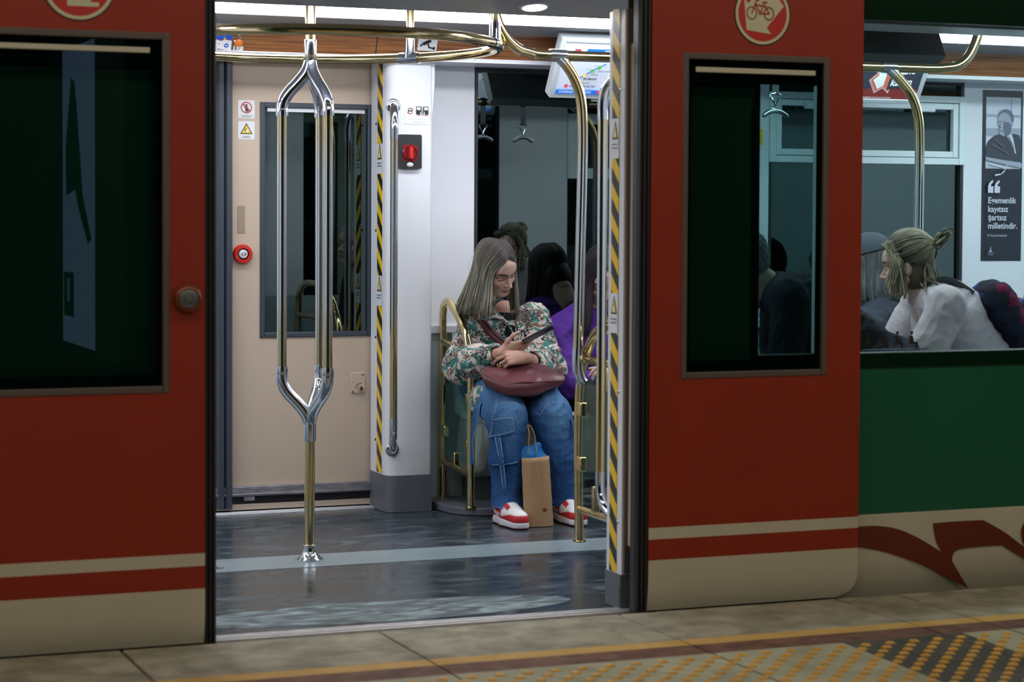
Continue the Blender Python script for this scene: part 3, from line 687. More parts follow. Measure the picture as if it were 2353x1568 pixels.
d1_ = leaf('door_1', xl1 - 0.80, xl1, xl1 - 0.69, at(386, 500, Y=0).x, wz0, wz1, 'open red door leaf left of the doorway, with a dark window', False,
     (xl1 - 0.64, at(345, 110, Y=0).x, zat(200, 117, 0), zat(200, 104, 0)), zst)
# rubber finger guards on the meeting edges
for nm, xa, s, wd, lab in (('trim_left_leaf_seal', xl1, 1, 0.036, 'black rubber edge of the left door leaf'), ('trim_right_leaf_seal', xr0, -1, 0.044, 'black ribbed rubber edge of the right door leaf')):
    mb = MB(); n = 3
    for i in range(n):
        a, b = xa + s * wd * i / n, xa + s * wd * (i + 0.9) / n; a, b = min(a, b), max(a, b)
        mb.prism([(a, 0.012), (a + 0.003, 0.004), (b - 0.003, 0.004), (b, 0.012), (b, 0.05), (a, 0.05)], 'z', 0.0, 2.32)
    mb.box((min(xa, xa + s * wd), 0.012, 0.0), (max(xa, xa + s * wd), 0.045, 2.32))
    struct(mb.build(nm, ['rubber']), lab, 'door seal')
c = at(430, 686, Y=0)
t = thing('door_button', 'round bronze door button on the left red leaf', 'button', tuple(c))
MB().lathe([(0.044, 0.002), (0.044, -0.010), (0.038, -0.022), (0.030, -0.026), (0.028, -0.020)], c, (0, 1, 0)).build('rim', ['bronze_paint'], t)
MB().lathe([(0.028, 0.0), (0.028, -0.022), (0.024, -0.024), (0.014, -0.024), (0.012, -0.028), (0.002, -0.029)], c, (0, 1, 0)).build('push_cap', ['gunmetal'], t)
# ---------------------------------------------------------------- poles, ring and rails
LX = Vector(ROT[0]); LX.z = 0; LX.normalize(); DX = Vector((-LX.y, LX.x, 0))     # across and along the photograph's line of sight
TP = at(711, 1288, Z=0.0); TX, TY = TP.x, TP.y
zt_ = lambda py: zat(711, py, TY)
def V3(x, y, z): return Vector((x, y, z))
t = thing('triple_pole', 'brass and chrome pole that splits into three between floor and ceiling', 'pole', (TX, TY, 0))
BR = 0.0195
MB().lathe([(0.052, 0.0015), (0.052, 0.007), (0.044, 0.013), (0.030, 0.022), (0.0245, 0.036), (0.0245, 0.058), (0.02, 0.06)], (TX, TY, 0)).build('base_flange', ['chrome'], t)
MB().tube([(TX, TY, 0.05), (TX, TY, zt_(1008))], BR, 20).build('lower_pole', ['brass'], t)
MB().tube([(TX, TY, zt_(100)), (TX, TY, ZC)], BR, 20).build('upper_pole', ['brass'], t)
RL = 0.104; legs = [RL * (LX * math.cos(math.radians(a)) + DX * math.sin(math.radians(a))) for a in (194, 74, -46)]
for nm, prof in (('upper_joint', [(92, 0), (115, 0), (142, .02), (166, .14), (190, .42), (212, .73), (232, .93), (250, 1.0), (264, 1.0)]),
                 ('lower_joint', [(846, 1.0), (866, 1.0), (884, .94), (902, .78), (921, .50), (944, .20), (966, .04), (990, 0), (1014, 0)])):
    mb = MB()
    for d in legs:
        path = smooth_path([V3(TX, TY, zt_(py)) + d * k for py, k in prof], 6)
        mb.tube(path, 0.0228, 18)
    py0 = 92 if nm[0] == 'u' else 1014
    mb.lathe([(0.0235, -0.0), (0.0242, 0.01), (0.0242, 0.10), (0.022, 0.13)], (TX, TY, zt_(py0)), (0, 0, -1 if nm[0] == 'u' else 1))
    for d in legs: mb.lathe([(0.0225, -0.006), (0.0232, 0), (0.0232, 0.02), (0.021, 0.03)], V3(TX, TY, zt_(264 if nm[0] == 'u' else 846)) + d, (0, 0, 1 if nm[0] == 'u' else -1))
    mb.build(nm, ['chrome'], t)
for d in legs: MB().tube([V3(TX, TY, zt_(866)) + d, V3(TX, TY, zt_(250)) + d], 0.0185, 18).build('brass_tube', ['brass_to_steel'], t)

ZR = 1.904; RR = 0.695
t = thing('ceiling_ring_rail', 'round brass hand rail ring hanging under the ceiling around the triple pole', 'hand rail', (TX, TY, ZR))
mb = MB(); path = [V3(TX + RR * math.cos(2 * PI * k / 96), TY + RR * math.sin(2 * PI * k / 96), ZR) for k in range(97)]
mb.tube(path, 0.0195, 18, cap=False); mb.build('ring', ['brass'], t)
for a in (61, -12, 151, 241):
    d = RR * (LX * math.cos(math.radians(a)) + DX * math.sin(math.radians(a))); tg = (LX * -math.sin(math.radians(a)) + DX * math.cos(math.radians(a)))
    c = V3(TX, TY, ZR) + d
    MB().tube([c + V3(0, 0, 0.05), V3(c.x, c.y, ZC + 0.03)], [0.016, 0.0185], 16).build('hanger', ['brass'], t)
    mb = MB(); mb.tube([c - tg * 0.045 - d * .003, c, c + tg * 0.045 - d * .003], 0.0225, 18); mb.tube([c, c + V3(0, 0, 0.03), c + V3(0, 0, 0.075)], [0.024, 0.0205, 0.0205], 18)
    mb.build('tee_joint', ['chrome'], t)

YRL = 1.15
t = thing('seat_grab_rail', 'brass rail under the ceiling with bent ends and two drop poles, near the right seats', 'hand rail', tuple(at(1640, 140, Y=YRL)))
P_ = lambda px, py: at(px, py, Y=YRL)
zrl = P_(1292, 128).z; fz = lambda p: V3(p.x, YRL, zrl)
pts = [P_(1133, -12), P_(1137, 25), P_(1147, 58), P_(1165, 88), P_(1190, 111), P_(1218, 121), fz(P_(1250, 124)), fz(P_(1400, 128)), fz(P_(1700, 140)), fz(P_(2100, 154)), P_(2172, 156), P_(2202, 150), P_(2224, 132), P_(2240, 102), P_(2252, 62), P_(2262, 20)]
MB().tube(smooth_path(pts, 6), 0.0195, 18).build('rail', ['brass'], t)
for pa, pb in (((1132, -15), (1137, 36)), ((2249, 78), (2262, 20))):
    a, b = P_(*pa), P_(*pb); MB().tube([a, (a + b) / 2, b], 0.0225, 16).build('end_sleeve', ['chrome'], t)
def drop(tee, path, low):
    c = fz(P_(*tee)); ww = 0.032
    mb = MB(); mb.tube([c - V3(ww, 0, 0), c, c + V3(ww, 0, 0)], 0.0235, 18); q = P_(*path[0]); mb.tube([c, q, q + (q - c) * 0.4], 0.0215, 16); mb.build('tee_joint', ['chrome'], t)
    pp_ = smooth_path([P_(*p) for p in path], 7); MB().tube(pp_, 0.0195, 18).build('drop_pole', ['brass_to_steel'], t)
    if low: MB().tube(smooth_path([P_(*p) for p in low], 7), 0.0205, 18).build('end_bend', ['chrome'], t)
drop((1281, 130), [(1293, 140), (1308, 160), (1324, 190), (1335, 230), (1339, 290), (1338, 400), (1333, 600), (1328, 806)], [(1328, 800), (1327, 830), (1329, 855), (1335, 873), (1340, 880)])
drop((2040, 153), [(2052, 166), (2072, 188), (2092, 215), (2107, 255), (2113, 310), (2112, 450), (2108, 700), (2105, 900)], None)

def pillar_handle(lab, x, ytube, ywall, z0, z1):
    """upright grab handle: brass tube with bent chrome ends screwed to a pillar"""
    t = thing('grab_handle', lab, 'grab handle', (x, ytube, z0)); s = 1 if ywall > ytube else -1; g = abs(ywall - ytube)
    MB().tube([(x, ytube, z0 + 0.14), (x, ytube, z1 - 0.14)], 0.0165, 16).build('brass_tube', ['brass_to_steel'], t)
    for zz, k in ((z0, 1), (z1, -1)):
        pts = smooth_path([(x, ytube, zz + k * 0.15), (x, ytube, zz + k * 0.09), (x + 0.003, ytube + s * g * .18, zz + k * 0.045), (x + 0.012, ytube + s * g * .55, zz + k * 0.014), (x + 0.018, ywall, zz + k * 0.008)], 6)
        mb = MB(); mb.tube(pts, 0.0175, 16); mb.lathe([(0.031, 0), (0.031, -s * 0.006), (0.026, -s * 0.01), (0.017, -s * 0.011)], (x + 0.018, ywall, zz + k * 0.008), (0, 1, 0)); mb.build('end_bend', ['chrome'], t)
    return t
hx = at(905, 640, Y=2.42).x
pillar_handle('upright brass grab handle with chrome ends on the far white pillar', hx, 2.42, YPF, zat(905, 1040, 2.45), zat(905, 238, 2.45))
hx = at(1383, 640, Y=0.36).x
pillar_handle('upright brass grab handle partly hidden behind the right striped jamb', hx, 0.36, YPN, zat(1386, 1185, .36), zat(1386, 172, .36))

def divider(lab, X, outline, posts, rails, glass, clamps, r):
    """seat end screen: bent brass frame, cross rails, tinted pane and pane clamps; outline and posts are (y, z)"""
    t = thing('seat_divider', lab, 'seat divider', (X, outline[0][0], 0.03))
    v = lambda p: V3(X, p[0], p[1])
    MB().tube(smooth_path([v(p) for p in outline], 6), r, 16).build('brass_frame', ['brass'], t)
    for a, b in rails: MB().tube([v(a), v(b)], r * 0.88, 16).build('cross_rail', ['brass'], t)
    MB().prism(glass, 'x', X - 0.004, X + 0.004).build('glass_panel', ['pane_screen'], t)
    for y, z, dy, dz in clamps: MB().box((X - 0.014, y - dy / 2, z - dz / 2), (X + 0.014, y + dy / 2, z + dz / 2)).build('clamp', ['brass'], t, bevel=0.005)
    for y in posts: MB().lathe([(r * 1.5, 0), (r * 1.5, 0.004), (r, 0.007)], V3(X, y, 0.033 if y > 1.4 else 0.045)).build('foot', ['brass'], t)
    return t
XD = 3.2; q = lambda px, py: (lambda p: (p.y, p.z))(at(px, py, X=XD))
ya, yb = 2.30, 2.655
o_ = [(yb, 0.035), (yb, 0.4), (yb, 0.76), (yb, 0.835), (yb - 0.02, 0.885), (yb - 0.065, 0.905), (yb - 0.12, 0.885), (2.44, 0.83), (2.37, 0.77), (2.325, 0.69), (ya + .004, 0.6), (ya, 0.45), (ya, 0.035)]
divider('brass framed glass seat divider left of the woman in the patterned jacket', XD, o_, (ya, yb), [((yb, 0.725), (2.315, 0.685)), ((yb, 0.20), (ya, 0.17))],
        [(ya + 0.03, 0.21), (yb - 0.035, 0.225), (yb - 0.035, 0.70), (2.34, 0.665), (ya + 0.03, 0.58)], [(yb - 0.03, 0.56, 0.04, 0.05), (yb - 0.03, 0.33, 0.04, 0.05), (2.48, 0.218, 0.022, 0.07), (2.48, 0.675, 0.022, 0.07), (ya + 0.03, 0.50, 0.03, 0.04), (ya + 0.03, 0.30, 0.03, 0.04)], 0.0175)
XN = 3.23
yn = [at(px, py, X=XN) for px, py in ((1331, 1268), (1329, 1050), (1331, 920), (1335, 868), (1343, 828), (1353, 800), (1366, 771), (1380, 756))]
o_ = [(yn[0].y, 0.05)] + [(p.y, p.z) for p in yn[1:]] + [(0.90, 0.895), (0.75, 0.915), (0.58, 0.905), (0.48, 0.86), (0.45, 0.78), (0.45, 0.40), (0.45, 0.05)]
yr0 = yn[1].y
divider('brass framed glass seat divider beside the right jamb of the open doorway', XN, o_, (yn[0].y, 0.45), [((at(1343, 826, X=XN).y, at(1343, 826, X=XN).z), (0.45, 0.735)), ((yr0, at(1337, 1172, X=XN).z), (0.45, at(1337, 1172, X=XN).z))],
        [(yr0 - 0.035, 0.22), (0.49, 0.22), (0.49, 0.70), (1.09, 0.69), (yr0 - 0.035, 0.62)], [(yr0 - 0.025, at(1340, 942, X=XN).z, 0.05, 0.055), (yr0 - 0.025, at(1338, 1067, X=XN).z, 0.05, 0.055), (at(1369, 1160, X=XN).y, 0.225, 0.024, 0.10), (0.95, 0.68, 0.024, 0.09)], 0.0175)
# low plinths the dividers and seats stand on
c = at(1069, 1197, Z=0.0)
mb = MB(); mb.prism(arc2(3.32, 2.42, 0.19, 0.17, 180, 270, 6) + [(6.0, 2.25), (6.0, 2.75), (3.10, 2.75), (3.10, 2.66)], 'z', 0.001, 0.033)
struct(mb.build('floor_plinth_far', ['kick_grey'], bevel=0.004), 'low grey plinth under the far seats', 'plinth')
c = at(1320, 1304, Z=0.0)
mb = MB(); mb.prism([(XN - 0.035, YI + 0.2), (XN - 0.035, c.y - 0.03), (XN + 0.0, c.y), (6.0, c.y), (6.0, YI + 0.02), (XN - 0.035, YI + 0.02)], 'z', 0.001, 0.045)
struct(mb.build('floor_plinth_near', ['kick_grey'], bevel=0.003), 'low grey plinth under the near seats', 'plinth')
# round floor socket at the left edge of the doorway
c = at(500, 1307, Z=0.0015); MB().lathe([(0.022, 0), (0.022, 0.003), (0.017, 0.0035), (0.013, 0.0015)], c).build('floor_socket', ['chrome']); tag(bpy.data.objects['floor_socket'], 'small round metal floor socket on the pale strip by the left door edge', 'floor socket')

# ---------------------------------------------------------------- seats
def seat(lab, x, y, rot, grp):
    """moulded shell seat: pan, back and a box support; faces -y before turning"""
    t = thing('train_seat', lab, 'seat', (0, 0, 0.035), grp)
    prof = [(-0.235, 0.425), (-0.225, 0.44), (-0.10, 0.437), (0.06, 0.43), (0.14, 0.455), (0.172, 0.56), (0.195, 0.72), (0.205, 0.80), (0.225, 0.80), (0.218, 0.72), (0.198, 0.55), (0.165, 0.42), (0.06, 0.40), (-0.22, 0.405)]
    mb = MB(); n = 8; X_ = [(-0.215 + 0.43 * i / n) for i in range(n + 1)]; m_ = len(prof); V = []; F = []
    for x_ in X_:
        k = 1 - (abs(x_) / 0.215) ** 4 * 0.02; dip = 0.02 * (1 - (x_ / 0.215) ** 2)
        for (py, pz) in prof: V.append((x_, py, pz * k - (dip if -0.2 < py < 0.1 and pz > 0.428 else 0)))
    for i in range(n):
        for k in range(m_): F.append((i * m_ + k, i * m_ + (k + 1) % m_, (i + 1) * m_ + (k + 1) % m_, (i + 1) * m_ + k))
    F += [tuple(range(m_)), tuple(range(n * m_, (n + 1) * m_))[::-1]]
    mb.add(V, F).build('shell', ['teal_seat'], t, angle=50)
    MB().prism([(0.02, 0.14), (-0.10, 0.19), (-0.19, 0.33), (-0.205, 0.41), (0.16, 0.41), (0.22, 0.14)], 'x', -0.205, 0.205).build('support', ['seat_base'], t, bevel=0.03); MB().box((-0.16, 0.10, -0.003), (0.16, 0.22, 0.15)).build('foot_box', ['under_seat'], t)
    t.location = (x, y, 0.0355); t.rotation_euler = (0, 0, rot)
    return t
seat('pale teal shell seat under the woman in the patterned jacket', 3.465, 2.47, 0, 'far side seats')
seat('pale teal shell seat under the woman in the purple shirt', 3.93, 2.47, 0, 'far side seats')

# ---------------------------------------------------------------- wall equipment, stickers and signs
YS = YPF - 0.0008
def flat_at(px, py, Y): return Flat(at(px, py, Y=Y), (1, 0, 0), (0, 0, 1))
def size(p0, p1, Y): a, b = at(*p0, Y=Y), at(*p1, Y=Y); return b.x - a.x, abs(b.z - a.z)
mat('dark_red', (0.22, 0.012, 0.016), 0.25)
# emergency unit
a, b = at(914, 388, Y=YS), at(967, 310, Y=YS); w_, h_ = b.x - a.x, b.z - a.z
t = thing('emergency_unit', 'black emergency handle box with a red knob on the far white pillar', 'emergency handle', (a.x, YS, a.z))
MB().prism([(a.x + x, a.z + z) for x, z in rrect(0, 0, w_, h_, 0.008)], 'y', YS - 0.014, YS + 0.004).build('housing', ['rubber'], t)
c = V3(a.x + w_ * .47, YS - 0.014, a.z + h_ * .47)
fl = Flat(c + V3(0, -0.0004, 0), (1, 0, 0), (0, 0, 1)); fl.rect(-0.034, -0.038, 0.036, 0.034, 0, 0.014); fl.build('backplate', ['dark_red'], t)
MB().lathe([(0.034, 0), (0.034, -0.006), (0.030, -0.010), (0.028, -0.004), (0.003, -0.003)], c, (0, 1, 0)).build('bowl', ['dark_red'], t)
mb = MB(); mb.prism(rrect(-0.008, -0.026, 0.008, 0.026, 0.006), 'y', -0.026, -0.002); mb.v = [(x + c.x, y + c.y, z + c.z) for x, y, z in mb.v]; mb.build('knob', ['red_plastic'], t, bevel=0.002)
MB().ell((c.x + 0.002, c.y, a.z + 0.018), (0.015, 0.004, 0.010)).build('lamp_button', ['sign_white'], t)

def sticker(name, lab, cat, Y, p0, p1, art, mats, r=0.004):
    w_, h_ = size(p0, p1, Y); fl = flat_at(p0[0], p0[1], Y); fl.plate(rrect(0, 0, w_, h_, r), 0.0012, 0); art(fl, w_, h_)
    return tag(fl.build(name, mats), lab, cat)
def no_lean(f, w, h):
    c = (w * .5, h * .6); R = w * .34
    f.disc(*c, R, 1); f.disc(*c, R * .82, 0)
    f.disc(c[0] + .0, c[1] + R * .48, R * .14, 2); f.rect(c[0] - R * .16, c[1] - R * .1, c[0] + R * .14, c[1] + R * .32, 2)
    f.line([(c[0] - R * .08, c[1] - R * .1), (c[0] - R * .12, c[1] - R * .42), (c[0] - R * .1, c[1] - R * .7)], R * .15, 2); f.line([(c[0] + R * .06, c[1] - R * .1), (c[0] + R * .02, c[1] - R * .4), (c[0] + R * .2, c[1] - R * .68)], R * .15, 2)
    f.line([(c[0] - R * .16, c[1] + R * .25), (c[0] - R * .36, c[1] - R * .02)], R * .1, 2); f.line([(c[0] + R * .24, c[1] + R * .6), (c[0] + R * .24, c[1] - R * .6)], R * .05, 2)
    f.line([(c[0] - R * .62, c[1] + R * .62), (c[0] + R * .62, c[1] - R * .62)], R * .2, 1)
    f.rect(w * .14, h * .155, w * .86, h * .175, 3); f.rect(w * .24, h * .09, w * .76, h * .11, 3)
sticker('no_leaning_sticker', 'white sticker with a red no leaning sign, upper of two on the beige door', 'sticker', yd - 0.0008, (547, 272), (585, 231), no_lean, ['sign_white', 'sign_red', 'ink', 'gunmetal'])
def warn_tri(f, w, h):
    f.poly([(w * .12, h * .29), (w * .88, h * .29), (w * .5, h * .9)], 2); f.poly([(w * .2, h * .335), (w * .8, h * .335), (w * .5, h * .82)], 1)
    f.rect(w * .40, h * .40, w * .66, h * .54, 0, 0.003); f.line([(w * .40, h * .5), (w * .47, h * .56)], h * .045, 2); f.line([(w * .45, h * .37), (w * .45, h * .62)], h * .02, 2)
    f.rect(w * .3, h * .17, w * .7, h * .19, 3); f.rect(w * .22, h * .10, w * .78, h * .12, 3)
sticker('hand_warning_sticker', 'white sticker with a yellow warning triangle, lower of two on the beige door', 'sticker', yd - 0.0008, (547, 320), (585, 279), warn_tri, ['sign_white', 'sign_yellow', 'ink', 'gunmetal'])
def emerg(f, w, h):
    cx, cy = w * .21, h * .67; R = w * .105
    f.rect(cx - R * .85, cy - R * .3, cx + R * .85, cy + R * .3, 2); f.disc(cx, cy, R * .16, 0)
    for a in (30, 210): f.line(arc2(cx, cy, R, R, a, a + 120, 8), R * .22, 1)
    f.poly([(cx + R * 1.05, cy + R * .25), (cx + R * 1.1, cy + R * .8), (cx + R * .55, cy + R * .6)], 1); f.poly([(cx - R * 1.05, cy - R * .25), (cx - R * 1.1, cy - R * .8), (cx - R * .55, cy - R * .6)], 1)
    for x0, sg in ((w * .44, 1), (w * .92, -1)):
        pts = lambda L: [(x0 + sg * a * w, b * h) for a, b in L]
        f.rect(x0, h * .50, x0 + sg * w * .21, h * .90, 2, 0.0); f.rect(x0 + sg * w * .025, h * .72, x0 + sg * w * .17, h * .86, 0); f.rect(x0 + sg * w * .15, h * .50, x0 + sg * w * .19, h * .60, 0)
    for k in range(3): f.rect(w * .56, h * (.60 + k * .04), w * .80, h * (.615 + k * .04), 3)
    for x0, sg in ((w * .56, -1), (w * .82, 1)):
        f.line([(x0 - sg * w * .03, h * .44), (x0 + sg * w * .05, h * .44)], h * .022, 1); f.poly([(x0 + sg * w * .045, h * .40), (x0 + sg * w * .045, h * .48), (x0 + sg * w * .085, h * .44)], 1)
    f.text('Acil durumda kapı kolunu bu yöne', w * .09, h * .21, h * .085, 3, sx=0.8); f.text('For emergency opening', w * .27, h * .09, h * .085, 3, sx=0.8)
sticker('emergency_door_sticker', 'white sticker showing how to open the doors, on the far pillar above the red knob', 'sticker', YS, (930, 285), (988, 241), emerg, ['sign_white', 'sign_red', 'ink', 'gunmetal'])

# on the wood panel
wn = Vector((0, YW1 - YW0, zw1 - zw0)).normalized()
def on_wood(px, py):
    lo, hi = YW0 - .2, YW1 + .2
    for _ in range(40):
        m = (lo + hi) / 2; p = at(px, py, Y=m); zz = zw0 + (m - YW0) / (YW1 - YW0) * (zw1 - zw0)
        if p.z > zz: hi = m
        else: lo = m
    return p + Vector((0, -0.002, -0.002))
def wood_flat(p0, p1):
    a, b = on_wood(*p0), on_wood(*p1); return Flat(a, (1, 0, 0), -wn), b.x - a.x, abs((b - a).dot(wn))
fl, w_, h_ = wood_flat((958, 115), (1006, 86)); fl.plate(rrect(0, 0, w_, h_, 0.006), 0.001, 0)
fl.poly([(w_ * .22, h_ * .60), (w_ * .62, h_ * .90), (w_ * .70, h_ * .68), (w_ * .30, h_ * .38)], 1); fl.poly([(w_ * .11, h_ * .40), (w_ * .22, h_ * .56), (w_ * .26, h_ * .44), (w_ * .14, h_ * .28)], 1)
fl.line([(w_ * .52, h_ * .52), (w_ * .60, h_ * .26), (w_ * .84, h_ * .20)], h_ * .10, 1); fl.rect(w_ * .80, h_ * .10, w_ * .90, h_ * .32, 1)
tag(fl.build('camera_sign', ['sign_white', 'ink']), 'small white sign with a black security camera symbol on the wood panel', 'sign')
fl, w_, h_ = wood_flat((493, 115), (534, 73)); fl.plate([(0, 0), (w_, 0), (w_, h_), (0, h_)], 0.001, 0)
fl.poly([(0, h_ * .60), (w_ * .35, h_ * .52), (w_ * .55, h_ * .60), (w_, h_ * .55), (w_, h_), (0, h_)], 1); fl.line([(0, h_ * .62), (w_ * .3, h_ * .56), (w_ * .5, h_ * .62), (w_, h_ * .58)], h_ * .03, 3)
fl.line([(w_ * .1, h_ * .8), (w_ * .4, h_ * 1.0)], h_ * .03, 2); fl.line([(w_ * .45, h_ * .76), (w_ * .8, h_ * .98)], h_ * .03, 2); fl.disc(w_ * .55, h_ * .66, h_ * .06, 4)
fl.poly(arc2(w_ * .68, h_ * .3, w_ * .15, h_ * .12, 30, 330, 5), 1); fl.rect(w_ * .60, h_ * .27, w_ * .76, h_ * .33, 0); fl.line([(w_ * .68, h_ * .2), (w_ * .68, 0.002)], h_ * .012, 2); fl.disc(w_ * .2, h_ * .1, h_ * .04, 1)
fl.rect(w_ * .26, h_ * .085, w_ * .5, h_ * .11, 3); fl.disc(w_ * .2, h_ * .38, h_ * .035, 5)
tag(fl.build('route_leaflet', ['sign_white', 'blue', 'light_blue', 'sign_red', 'sign_yellow', 'amber']), 'blue and white printed notice at the left end of the wood panel', 'notice')
fl, w_, h_ = wood_flat((535, 116), (559, 105)); fl.plate(rrect(0, 0, w_, h_, 0.002), 0.001, 0); fl.text('B 7', w_ * .12, h_ * .2, h_ * .86, 1, bold=0.0003, sx=0.95)
tag(fl.build('number_plate', ['sign_white', 'ink']), 'small white plate reading B 7 under the amber lamp', 'number plate')
nrm = Vector((0, -(zw0 - zw1), -(YW1 - YW0))).normalized()
c = on_wood(548, 96); t = thing('indicator_lamp', 'round amber indicator lamp in a chrome ring above the B 7 plate', 'indicator lamp', tuple(c))
MB().lathe([(0.022, 0), (0.022, 0.006), (0.018, 0.010), (0.016, 0.004), (0.003, 0.004)], c, nrm).build('bezel', ['chrome'], t); MB().lathe([(0.0165, 0.003), (0.014, 0.008), (0.008, 0.0105), (0.001, 0.0112)], c, nrm).build('lens', ['amber'], t)
c = on_wood(553, 70); MB().lathe([(0.022, 0), (0.022, 0.006), (0.018, 0.010), (0.016, 0.004), (0.003, 0.004)], c, nrm).build('round_speaker', ['chrome']); tag(bpy.data.objects['round_speaker'], 'round chrome rimmed fitting on the wood panel, half hidden behind the ring rail', 'speaker')

# ---------------------------------------------------------------- screens
def monitor(lab, tl, bl, w, face, art, mats, th=0.055, dark_back=False):
    """tilted ceiling screen; tl, bl = top-left and bottom-left corners of the face; face = -1 faces the platform"""
    u = Vector((1, 0, 0)) if face < 0 else Vector((-1, 0, 0)); v = (tl - bl); h = v.length; v = v.normalized(); n = u.cross(v)
    t = thing('info_screen', lab, 'screen', tuple(bl))
    P = lambda x, y, d: bl + u * x + v * y + n * d
    def slab(x0, y0, x1, y1, d0, d1, m): mb_.add([P(x, y, d) for d in (d0, d1) for x, y in ((x0, y0), (x1, y0), (x1, y1), (x0, y1))], [(0, 3, 2, 1), (4, 5, 6, 7), (0, 1, 5, 4), (1, 2, 6, 5), (2, 3, 7, 6), (3, 0, 4, 7)], m)
    mb_ = MB(); slab(0, 0, w, h, -th, -0.004, 0)
    b = 0.022
    for r in ((0, 0, b, h), (w - b, 0, w, h), (b, 0, w - b, b), (b, h - b * .8, w - b, h)): slab(*r, -0.004, 0.004, 0)
    mb_.build('casing', ['box_grey' if dark_back else 'screen_case'], t, bevel=0.003)
    fl = Flat(P(b, b, -0.0035), u, v, lift=0.0004); sw, sh = w - 2 * b, h - 1.8 * b
    art(fl, sw, sh); fl.build('display', mats, t)
    mb_ = MB(); slab(w * .36, h * .45, w * .64, h * .92, -th - 0.07, -th, 0); mb_.build('bracket', ['box_grey' if dark_back else 'grey_panel'], t, bevel=0.004)
    return t
def em(name, c, es=0.75): mat(name, c, 0.3, emit=c, es=es * .6)
em('lcd_pale', (0.52, 0.58, 0.70), .55); em('lcd_blue', (0.02, 0.16, 0.66), .6); em('lcd_red', (0.72, 0.06, 0.10), .6); em('lcd_green', (0.07, 0.42, 0.10), .6); em('lcd_yellow', (0.75, 0.60, 0.14), .6); em('lcd_ink', (0.02, 0.02, 0.05), .2); em('lcd_white', (0.8, 0.84, 0.9), .6)
em('lcd_dark', (0.045, 0.05, 0.07), .5); em('lcd_maroon', (0.24, 0.035, 0.035), .5); em('lcd_orange', (0.65, 0.17, 0.10), .6); em('lcd_pink', (0.62, 0.40, 0.42), .6)
def route_art(f, w, h):
    f.rect(0, 0, w, h, 0); f.rect(0, h * .84, w, h * .985, 5, step=True)
    f.rect(w * .08, h * .79, w * .22, h * .885, 5); f.poly([(w * .105, h * .855), (w * .16, h * .855), (w * .165, h * .875), (w * .11, h * .875)], 1); f.poly([(w * .10, h * .82), (w * .185, h * .82), (w * .165, h * .875), (w * .15, h * .875), (w * .15, h * .84), (w * .10, h * .84)], 2); f.poly([(w * .10, h * .805), (w * .19, h * .805), (w * .185, h * .815), (w * .10, h * .815)], 1)
    f.rect(w * .235, h * .79, w * .98, h * .885, 1); f.text('EVKA-3', w * .42, h * .815, h * .062, 5, bold=0.0004)
    XX = (.10, .206, .263, .33, .395, .46); YY = (.15, .285, .37, .46, .535, .60)
    f.line([(w * XX[1], h * YY[1]), (w * XX[2], h * YY[2]), (w * XX[3], h * YY[3]), (w * XX[4], h * YY[4]), (w * XX[5], h * YY[5])], h * .018, 1)
    for i, (m, s) in enumerate(((2, 'FAHRETTİN ALTAY'), (2, 'ÇANKAYA'), (4, 'BASMANE'), (3, 'HİLAL'), (3, 'HALKAPINAR'))):
        x_, y_ = w * XX[i], h * YY[i]
        f.disc(x_, y_, h * .036, m); f.text(s, x_ + (w * .03 if i == 0 else -w * .005), y_ - h * (.02 if i == 0 else .088), h * (.058 if i in (0, 2) else .050), 6, bold=0.0003 if i in (0, 2) else 0, shear=0.2)
        if i > 2: f.text('e', x_ - w * .06, y_ + h * .02, h * .055, 1, shear=.2); f.text('izban', x_ - w * .048, y_ + h * .03, h * .03, 2, shear=.2)
    f.rect(0, 0, w, h * .10, 1); f.rect(0, h * .08, w, h * .10, 7); f.text('SONRAKİ İSTASYON', w * .03, h * .025, h * .065, 5, shear=.2); f.rect(w * .425, h * .02, w * .48, h * .08, 2)
tl, bl = at(1293, 88, Y=2.22), at(1268, 224, Y=2.37); bl.x = tl.x
monitor('white tilted screen showing a coloured metro line map, above the purple shirted woman', tl, bl, 0.50, -1, route_art, ['lcd_pale', 'lcd_blue', 'lcd_red', 'lcd_green', 'lcd_yellow', 'lcd_white', 'lcd_ink', 'light_blue'])
def ad_art(f, w, h):
    f.rect(0, 0, w, h, 0); f.poly([(0, 0), (w, 0), (w, h * .22), (w * .7, h * .30), (w * .3, h * .16), (0, h * .2)], 1)
    cx, cy = w * .58, h * .47
    st = [(cx + w * .19 * (1 if k % 2 == 0 else .62) * math.cos(math.radians(90 + k * 25.7)), cy + h * .40 * (1 if k % 2 == 0 else .62) * math.sin(math.radians(90 + k * 25.7))) for k in range(14)]
    f.poly(st, 2); f.poly([(cx + (x - cx) * .86, cy + (y - cy) * .86) for x, y in st], 3); f.poly([(cx + (x - cx) * .74, cy - .02 * h + (y - cy) * .68) for x, y in st[:8]], 4)
    f.poly([(w * .63, h * .56), (w * .92, h * .68), (w * .92, h * .45), (w * .84, h * .26), (w * .63, h * .2)], 0)
    f.text('10. yıla özel', w * .74, h * .74, h * .10, 5, shear=.25, rot=.08); f.text('efsane', w * .63, h * .51, h * .20, 5, bold=0.0014, shear=.2, rot=.08); f.text('kasım', w * .65, h * .28, h * .20, 5, bold=0.0014, shear=.2, rot=.08)
    f.text('kampanya koşulları mağazalarda ve internet sitesinde', w * .12, h * .02, h * .05, 4)
tr, br = at(2150, 160, Y=2.22), at(2122, 240, Y=2.37)
tl2 = V3(tr.x - 0.50, 2.22, br.z + (tl.z - bl.z)); bl2 = V3(tr.x - 0.50, 2.37, br.z)
